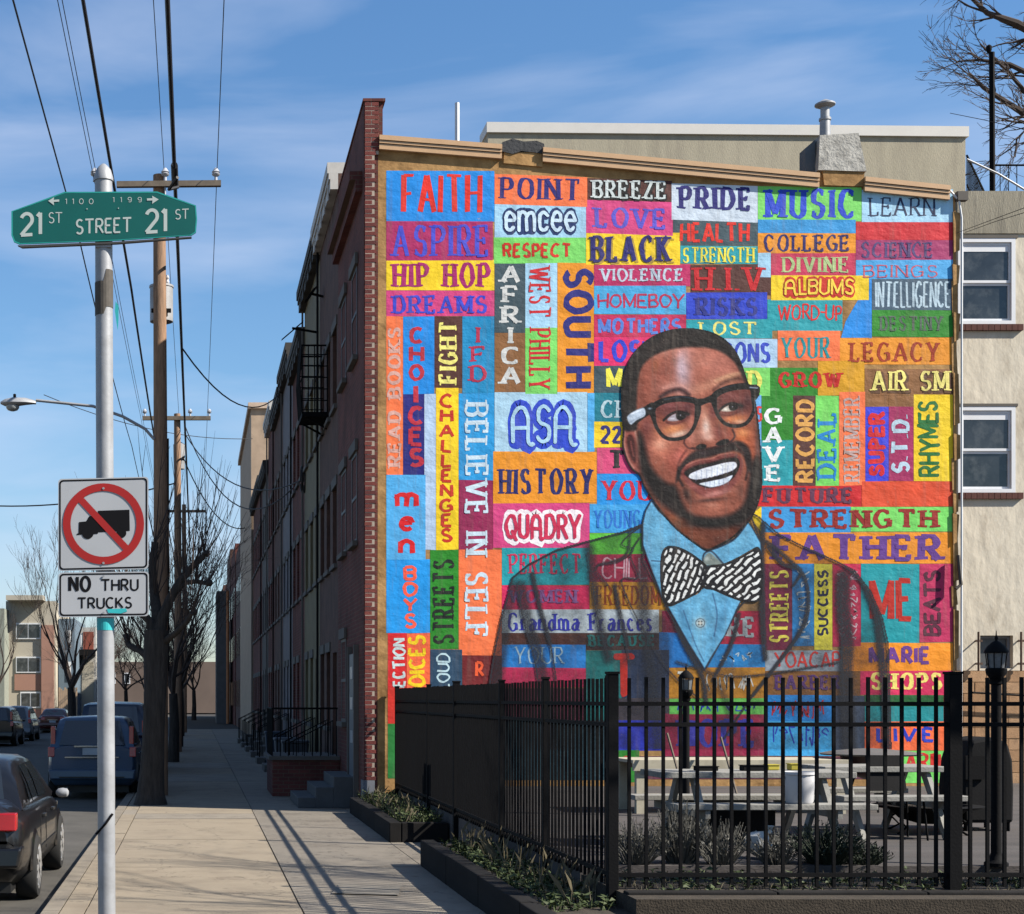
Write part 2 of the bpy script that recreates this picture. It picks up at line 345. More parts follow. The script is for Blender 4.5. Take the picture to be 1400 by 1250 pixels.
G['d'] = (.50, [[(.48,0),(.48,1)],arc(.25,.33,.23,.33,0,360,16)])
G['c'] = (.42, [arc(.25,.33,.24,.33,45,315,14)])
G['e'] = (.46, [[(.02,.36),(.46,.36)],arc(.25,.33,.23,.33,8,315,16)])
G['s'] = (.38, [arc(.2,.49,.17,.165,35,265,8)+arc(.19,.165,.18,.165,85,-150,8)])
G[' '] = (.30, [])
G['@'] = (.86, [[(0,0),(0,.56)]+arc(.35,.56,.35,.42,180,0,12)[1:]+[(.70,.10)]+arc(.84,.10,.14,.20,180,300,5)[1:],[(0,.40),(.70,.40)]])   # round-headed A of the bubble lettering
SERIFLESS = set('.,-')
SCR = random.Random(11)

def stroke_poly(pts, wfun, round_=False):
    """ribbon around a polyline; returns list of quads/polys (2D)"""
    n = len(pts); polys = []
    closed = n > 8 and math.hypot(pts[0][0]-pts[-1][0], pts[0][1]-pts[-1][1]) < 1e-3
    offs = []
    for i in range(n):
        def seg(a, b):
            dx, dy = b[0]-a[0], b[1]-a[1]; L_ = math.hypot(dx, dy) or 1e-9; return dx/L_, dy/L_
        if i == 0 and not closed: d0 = d1 = seg(pts[0], pts[1])
        elif i == n-1 and not closed: d0 = d1 = seg(pts[-2], pts[-1])
        else:
            a = pts[i-1] if i > 0 else pts[-2]; c = pts[i+1] if i < n-1 else pts[1]
            d0 = seg(a, pts[i]); d1 = seg(pts[i], c)
        tx, ty = d0[0]+d1[0], d0[1]+d1[1]; L_ = math.hypot(tx, ty)
        if L_ < .3: tx, ty = d1; L_ = 1
        tx /= L_; ty /= L_
        cosh = max(.55, tx*d1[0]+ty*d1[1])
        w_ = wfun(tx, ty)*.5/cosh
        offs.append((-ty*w_, tx*w_))
    Lp = [(pts[i][0]+offs[i][0], pts[i][1]+offs[i][1]) for i in range(n)]
    Rp = [(pts[i][0]-offs[i][0], pts[i][1]-offs[i][1]) for i in range(n)]
    for i in range(n-1): polys.append([Rp[i], Rp[i+1], Lp[i+1], Lp[i]])
    if round_ and not closed:
        for e, s_ in ((0, -1), (n-1, 1)):
            a, b = (pts[1], pts[0]) if e == 0 else (pts[-2], pts[-1])
            dx, dy = b[0]-a[0], b[1]-a[1]; L_ = math.hypot(dx, dy) or 1e-9; dx /= L_; dy /= L_
            r = wfun(dx, dy)*.5; ang = math.atan2(dy, dx)
            polys.append([(b[0]+r*math.cos(ang+math.radians(t)), b[1]+r*math.sin(ang+math.radians(t))) for t in range(-90, 91, 20)])
    return polys

def layout(text, w_, h_, gap, sty, extra=0.0):
    """letters scaled into a w_ x h_ box, leaving room for stroke weight and serifs"""
    wv, wh, sl, st, rd = STY[sty]; g = sum(G[c][0] for c in text); n = len(text); sx = w_/(g+.2*n)
    for _ in range(30):
        k = min(h_, 1.0*sx); mg = k*(wv*.5+sl*.47+.015)+(.3*extra)
        new = (w_-2*mg*n-(n-1)*gap*.12*sx)/max(g, .05)
        sx = .6*sx+.4*max(new, w_*.25/max(g, .3))
    if n == 1: sx = min(sx, h_*1.1)
    sx = min(sx, 1.35*h_)
    k = min(h_, 1.0*sx); mg = k*(wv*.5+sl*.47+.015)+(.3*extra)
    rest = w_-(g*sx+2*mg*n+(n-1)*gap*.12*sx); add = max(0, rest)/max(1, n-1)
    out = []; x = 0
    for c in text:
        out.append((c, x+mg, sx)); x += G[c][0]*sx+2*mg+gap*.12*sx+add
    over = x-gap*.12*sx-add-w_
    if over > .5: f = w_/(w_+over); out = [(c, a*f, sx*f) for c, a, sx in out]
    return out

STY = {  # (vertical stroke, horizontal stroke, serif half-length, serif thickness, round)
 'slab': (.24, .13, .14, .10, False), 'bslab': (.32, .17, .13, .12, False), 'thin': (.13, .08, .10, .055, False),
 'dido': (.25, .09, .12, .06, False), 'sans': (.18, .17, 0, 0, False), 'bold': (.29, .25, 0, 0, False), 'hand': (.17, .16, 0, 0, True),
 'fat': (.38, .34, 0, 0, True), 'light': (.13, .12, 0, 0, False), 'nouv': (.28, .15, 0, 0, False), 'out': (.17, .17, 0, 0, True)}

def letter_polys(c, x, sx, h_, sty, extra=0.0, cell=None):
    wv, wh, sl, st, rd = STY[sty]
    adv = max(.12, G[c][0] if G[c][0] else .2)
    k = min(h_, 1.0*sx)          # stroke weight follows the narrower of height and set width
    def wf(dx, dy): return k*math.sqrt((wv*dy)**2+(wh*dx)**2)+extra
    polys = []
    for st_ in G[c][1]:
        pts = [(x+px*sx, py*h_) for px, py in st_]
        polys.append(stroke_poly(pts, wf, rd or (extra > 0 and sl == 0)))
        if sl > 0 and c not in SERIFLESS:
            n = len(pts)
            closed = n > 8 and math.hypot(pts[0][0]-pts[-1][0], pts[0][1]-pts[-1][1]) < 1e-3
            if closed: continue
            for e in (0, n-1):
                a, b = (pts[1], pts[0]) if e == 0 else (pts[-2], pts[-1])
                dx, dy = b[0]-a[0], b[1]-a[1]; L_ = math.hypot(dx, dy) or 1e-9
                vy = st_[e][1]
                if abs(dy) > .6*L_ and (vy < .02 or vy > .98):
                    if c in 'AVWMNY' and (st_[e] in ((.39,1),(.37,0),(.43,.12),(.36,.46),(.27,0),(.78,0))): continue
                    hl = sl*k*(.45 if c in 'TYI' else 1)+k*wv*.5+extra*.5; t = st*k+extra
                    yb = b[1]+(t/2-extra/2 if vy < .5 else -t/2+extra/2)
                    polys.append([[(b[0]-hl, yb-t/2), (b[0]+hl, yb-t/2), (b[0]+hl, yb+t/2), (b[0]-hl, yb+t/2)]])
                elif abs(dx) > .8*L_ and e == n-1 and c in 'EFLTZ' and G[c][0] > 0:
                    hl = .11*h_+extra*.5; t = st*k*1.3+extra
                    yc = b[1]+(hl*.8 if vy < .1 else (-hl*.8 if vy > .9 else 0))
                    polys.append([[(b[0]-t, yc-hl), (b[0]+t*.3, yc-hl), (b[0]+t*.3, yc+hl), (b[0]-t, yc+hl)]])
                elif c in 'CSG' and n > 6:
                    hl = .10*h_+extra*.5; t = st*k*1.2+extra
                    polys.append([[(b[0]-t*.5, b[1]-hl), (b[0]+t*.5, b[1]-hl), (b[0]+t*.5, b[1]+hl), (b[0]-t*.5, b[1]+hl)]])
    return polys

def text_mesh(text, box, sty, orient, to_world, base, gap=None, extra=0.0, skew=0.0, wob=0.0):
    """box in wall pixels; to_world(px, py, off) -> point; base: first layer offset (m)"""
    x0, y0, x1, y1 = box; mb = MB()
    W_, H_ = (x1-x0, y1-y0) if orient in ('h', 'v') else (y1-y0, x1-x0)
    if gap is None: gap = .24
    cnt = [0]
    def emit(polys, f):
        cnt[0] += 1
        for i, grp in enumerate(polys):
            off = base+.0006*i+.0003*(cnt[0] % 2)
            for q, p in enumerate(grp):
                pts = [to_world(*f(u, v), off+.000014*q) for u, v in p]
                mb.face(pts)
    if orient == 'v':
        n = len(text); ch = H_/n; lh = ch*.76
        for i, c in enumerate(text):
            wv = G[c][0] if G[c][0] > 0 else .3
            sx = min(W_/max(.62, wv), lh*1.35); xo = (W_-G[c][0]*sx)/2
            yb = y0+(i+1)*ch-ch*.12
            emit(letter_polys(c, 0, sx, lh, sty, extra), lambda u, v, xo=xo, yb=yb: (x0+xo+u, yb-v))
    else:
        inset = 0
        for c, x, sx in layout(text, W_, H_, gap, sty, extra):
            dyo = (SCR.uniform(-1, 1)*wob*H_) if wob else 0
            if orient == 'h': f = lambda u, v: (x0+u, y1-v-dyo+skew*(u/W_))
            elif orient == 'cw': f = lambda u, v: (x0+v+dyo, y0+u)
            else: f = lambda u, v: (x1-v+dyo, y1-u)
            emit(letter_polys(c, x, sx, H_, sty, extra), f)
    return mb

def smooth_poly(pts, closed=True, n_=6):
    out = []; k = len(pts)
    for i in range(k if closed else k-1):
        p0, p1, p2, p3 = [pts[(i+o) % k] if closed else pts[min(max(i+o, 0), k-1)] for o in (-1, 0, 1, 2)]
        for j in range(n_):
            t_ = j/n_; q = []
            for a in (0, 1):
                q.append(.5*((2*p1[a])+(-p0[a]+p2[a])*t_+(2*p0[a]-5*p1[a]+4*p2[a]-p3[a])*t_*t_+(-p0[a]+3*p1[a]-3*p2[a]+p3[a])*t_**3))
            out.append(tuple(q))
    if not closed: out.append(pts[-1])
    return out
# ------------------------------------------------------------------ mural house
def WP(px, py, off=0.0): return (( px-VX)/80.0, WALLY-off, E+(VY-py)/80.0)
def wx(px): return (px-VX)/80.0
def wz(py): return E+(VY-py)/80.0
m = bpy.data.materials.new('tan_stucco'); m.use_nodes = True; n = m.node_tree; b = n.nodes['Principled BSDF']; l = n.links.new
b.inputs['Roughness'].default_value = .85; b.inputs['Specular IOR Level'].default_value = .2
geo = wall_relief(n, l, b, 1.15)
t = n.nodes.new('ShaderNodeTexNoise'); t.inputs['Scale'].default_value = 2.2; t.inputs['Detail'].default_value = 9; t.inputs['Roughness'].default_value = .7
l(geo.outputs['Position'], t.inputs['Vector'])
r = n.nodes.new('ShaderNodeValToRGB'); r.color_ramp.elements[0].position = .32; r.color_ramp.elements[0].color = (.15,.08,.028,1)
r.color_ramp.elements[1].position = .62; r.color_ramp.elements[1].color = (.36,.21,.085,1)
l(t.outputs[0], r.inputs[0]); l(r.outputs[0], b.inputs['Base Color']); M_stucco = m
M_pl = mat('plain_render', (.30,.26,.20), .9, var=.2)

def roof_y(px):      # coping underside line in wall pixels
    return 208+(px-517)*(268-208)/(1300-517)
house = thing('mural_house', 'three storey row house whose whole side wall carries a painted word and portrait mural', 'house', (wx(517), WALLY, 0))
H0 = house.location.copy()
def hb(mb, name, mt, **k):
    o = mb.build(name, mt, house, **k); o.location = -H0; return o
# side wall slab: polygon following the sloping roof, .35 thick
wall_pts = [WP(516,1120), WP(1305,1120), WP(1306,800), WP(1308,500), WP(1306,272), WP(1296,262), WP(1180,243), WP(742,212), WP(517,196)]
hb(MB().prism(wall_pts, (0,.34,0)), 'side_wall', M_stucco)
# core behind, roof plane
core = MB()
prof = [(FX+.33, 11.2), (3.2, 11.2), (12.85, 10.3), (12.85, 0), (FX+.33, 0)]
core.prism([(x, WALLY+.35, z) for x, z in prof], (0, 4.6, 0)); hb(core, 'roof_and_core', mat('roof_felt', (.06,.06,.06), .9, var=.2))
# ragged relief lumps along the right-hand edge of the wall
ed = MB(); rr = random.Random(5); py = 290
while py < 1060:
    h = rr.uniform(25, 70); x = 1301+rr.uniform(-1, 2)
    ed.prism([WP(x,py,.0), WP(x+rr.uniform(6,10),py+2,.0), WP(x+rr.uniform(6,9),py+h,.0), WP(x+1,py+h+3,.0)], (0,-rr.uniform(.01,.035),0)); py += h*rr.uniform(.8,1.4)
hb(ed, 'rough_corner_render', M_stucco)
# ---- brick return of the street front: bricks one by one
bm_cols = [(.16,.032,.026),(.13,.026,.022),(.18,.042,.032),(.10,.022,.02)]
bmats = [mat('red_brick_%s' % q, c, .85, var=.25, vscale=9, bump=.6, bscale=60, objcoord=False) for q, c in zip(('a','b','c','d'), bm_cols)]
M_mortar = mat('mortar', (.40,.33,.27), .95, var=.2, vscale=8)
courses = int(round((wz(140)-.55)/.0762))
long_m = [MB().box(0,.235,0,.10,0,.062).mesh('brick', q) for q in bmats]
short_m = [MB().box(0,.135,0,.10,0,.062).mesh('brick', q) for q in bmats]
rb = random.Random(9)
xb = wx(498.5)
core_w = .165
hb(MB().box(xb+.006, xb+core_w, WALLY-.041, WALLY+.33, .55, wz(140)-.01), 'brick_corner_mortar', M_mortar)
hb(MB().box(xb+core_w, xb+.235, WALLY-.032, WALLY+.33, wz(212), wz(140)-.01), 'brick_parapet_mortar', M_mortar)
for i in range(courses):
    z = .555+i*.0762
    hi = z > wz(212)
    big = (i % 2 == 0)
    ln = big if not hi else big
    if hi:
        if big: o = inst(rb.choice(long_m), 'brick', house, Vector((xb, WALLY-.045+rb.uniform(-.004,.004), z))-H0)
        else:
            o = inst(rb.choice(short_m), 'brick', house, Vector((xb, WALLY-.045, z))-H0, (.8,1,1))
            o = inst(rb.choice(short_m), 'brick', house, Vector((xb+.122, WALLY-.045, z))-H0, (.84,1,1))
    else:
        s_ = (.80 if big else .9)
        o = inst(rb.choice(long_m if big else short_m), 'brick', house, Vector((xb+rb.uniform(-.003,.003), WALLY-.045+rb.uniform(-.004,.004), z))-H0, (s_, 1, 1))
# brick-clad parapet cap at the street front
# ---- street facade
def brick_mat(name, c1, c2, mort, scale=1.0):
    if name in MATS: return MATS[name]
    m = bpy.data.materials.new(name); m.use_nodes = True; n = m.node_tree; b = n.nodes['Principled BSDF']; l = n.links.new
    b.inputs['Roughness'].default_value = .9; b.inputs['Specular IOR Level'].default_value = .2
    g = n.nodes.new('ShaderNodeNewGeometry'); sp = n.nodes.new('ShaderNodeSeparateXYZ'); cb = n.nodes.new('ShaderNodeCombineXYZ')
    ad = n.nodes.new('ShaderNodeMath'); l(g.outputs['Position'], sp.inputs[0]); l(sp.outputs[0], ad.inputs[0]); l(sp.outputs[1], ad.inputs[1])
    l(ad.outputs[0], cb.inputs[0]); l(sp.outputs[2], cb.inputs[1])
    br = n.nodes.new('ShaderNodeTexBrick'); br.inputs['Scale'].default_value = 1.0; br.inputs['Brick Width'].default_value = .21; br.inputs['Row Height'].default_value = .0762
    br.inputs['Mortar Size'].default_value = .007; br.inputs['Color1'].default_value = (*c1,1); br.inputs['Color2'].default_value = (*c2,1); br.inputs['Mortar'].default_value = (*mort,1)
    l(cb.outputs[0], br.inputs['Vector']); 
    t = n.nodes.new('ShaderNodeTexNoise'); t.inputs['Scale'].default_value = 1.1; t.inputs['Detail'].default_value = 6; l(g.outputs['Position'], t.inputs['Vector'])
    r = n.nodes.new('ShaderNodeMapRange'); r.inputs['From Min'].default_value = .3; r.inputs['From Max'].default_value = .7; r.inputs['To Min'].default_value = .7; r.inputs['To Max'].default_value = 1.25; l(t.outputs[0], r.inputs['Value'])
    mm = n.nodes.new('ShaderNodeMix'); mm.data_type = 'RGBA'; mm.blend_type = 'MULTIPLY'; mm.inputs['Factor'].default_value = 1
    l(br.outputs['Color'], mm.inputs['A']); l(r.outputs[0], mm.inputs['B']); l(mm.outputs['Result'], b.inputs['Base Color'])
    bp = n.nodes.new('ShaderNodeBump'); bp.invert = True; bp.inputs['Strength'].default_value = .8; bp.inputs['Distance'].default_value = .01; l(br.outputs['Fac'], bp.inputs['Height']); l(bp.outputs[0], b.inputs['Normal'])
    MATS[name] = m; return m
M_brick = brick_mat('dark_red_brick_wall', (.115,.036,.030), (.08,.026,.024), (.10,.065,.05))
hb(MB().box(FX, FX+.32, WALLY+.001, 31.0, 0, wz(140)), 'front_wall', M_brick)
hb(MB().box(FX-.02, FX+.36, WALLY-.052, 31.0, wz(140)+.001, wz(140)+.05), 'parapet_cap', M_brick)
hb(MB().box(wx(496), wx(512), WALLY-.05, WALLY+.3, 0, .55), 'corner_foot', mat('painted_grey_foot', (.16,.17,.2), .8))
# ---- coping: three stepped boards, in two runs
M_cop = mat('tan_metal_coping', (.60,.38,.21), .5, var=.08, vscale=4, bump=.1)
def coping(pa, pb, ya, yb, nm='coping_board'):
    for k, (o0, hgt, dep) in enumerate(((0, 6.4, .10), (7.4, 3.2, .085), (11.6, 7.0, .07))):
        pts = [WP(pa,ya+o0,dep), WP(pb,yb+o0,dep), WP(pb,yb+o0+hgt,dep), WP(pa,ya+o0+hgt,dep)]
        hb(MB().prism(pts, (0, dep-.002+(.30 if k==0 else 0), 0)), nm, M_cop)
coping(518, 685, 187, 200); coping(741, 1118, 204, 239); coping(1180, 1296, 244, 256)
# ---- chimneys
M_grey = mat('cracked_grey_render', (.40,.39,.36), .95, var=.3, vscale=6, bump=1.5, bscale=22, dirt=(.06,.055,.05), dirt_scale=5, dirt_amt=.75)
M_tar = mat('tar_cap', (.035,.037,.042), .8, var=.4, bump=1, bscale=20)
ch = thing('chimney', 'short broken chimney stub with black tar cap on the mural roof edge', 'chimney', (wx(714), WALLY+.1, wz(205)))
c0 = ch.location.copy()
def cb_(mb, nm, mt, par, c, **k):
    o = mb.build(nm, mt, par, **k); o.location = -Vector(c); return o
cb_(MB().prism([WP(688,224,.03),WP(741,229,.03),WP(742,210,.035),WP(689,209,.035)], (0,.5,0)), 'stack', M_stucco, ch, c0)
cb_(MB().prism([WP(684,208,.05),WP(700,212,.05),WP(712,208,.05),WP(730,210,.05),WP(744,212,.05),WP(743,198,.05),WP(733,194,.05),WP(715,195,.05),WP(700,191,.05),WP(686,196,.05)], (0,.55,0)), 'cap', M_tar, ch, c0)
ch = thing('chimney', 'tapered cracked grey chimney with a metal flue pipe on the roof edge', 'chimney', (wx(1148), WALLY+.1, wz(240)))
c0 = ch.location.copy()
cb_(MB().prism([WP(1126,254,.03),WP(1180,256,.03),WP(1181,230,.035),WP(1123,228,.035)], (0,.3,0)), 'stack_foot', M_stucco, ch, c0)
st = MB(); 
lo = [Vector(WP(1117,234,.055)), Vector(WP(1183,236,.055)), Vector(WP(1183,236,-.5)), Vector(WP(1117,234,-.5))]
hi = [Vector(WP(1121,185,.0)), Vector(WP(1174,182,.0)), Vector(WP(1174,182,-.42)), Vector(WP(1121,185,-.42))]
N_ = 10
for i in range(N_):
    f0, f1 = i/N_, (i+1)/N_
    for q in range(4):
        r2 = (q+1) % 4
        st.face([lo[q].lerp(hi[q], f0), lo[r2].lerp(hi[r2], f0), lo[r2].lerp(hi[r2], f1), lo[q].lerp(hi[q], f1)])
st.face(hi); st.face(lo[::-1])
cb_(st, 'stack', M_grey, ch, c0)
pp = Vector(WP(1134.5, 183, -.2))
cb_(MB().lathe(pp, [(.09,0),(.085,.3),(.10,.3),(.10,.34),(.075,.34),(.075,.52),(.08,.52),(.17,.56),(.17,.585),(.03,.66)], 14), 'flue_pipe', M_galv, ch, c0, smooth=True)
# leaning slate against the chimney's left side
cb_(MB().prism([WP(1104,233,-.1),WP(1118,233,-.1),WP(1118,188,-.1),WP(1104,200,-.1)], (0,.25,0)), 'side_flashing', mat('slate_grey', (.10,.12,.14), .8), ch, c0)
# ---- downspout and cable at the right edge
ds = thing('downspout', 'thin white downspout running down the right edge of the mural wall', 'downspout', (wx(1312), WALLY-.05, .5))
d0 = ds.location.copy()
cb_(MB().tube([WP(1296,262,.06),WP(1309,275,.05),WP(1313,300,.045),WP(1313,700,.045),WP(1312.5,1060,.045)], .018, 8), 'pipe', M_white, ds, d0, smooth=True)
cb_(MB().box(wx(1306),wx(1320),WALLY-.10,WALLY+.02,wz(276),wz(264)), 'hopper', mat('dark_metal', (.08,.07,.06), .7), ds, d0)
cb_(MB().tube([WP(1306,760,.10),WP(1309,800,.12),WP(1302,806,.12)], .03, 6), 'bracket', mat('dark_metal', (.08,.07,.06), .7), ds, d0)

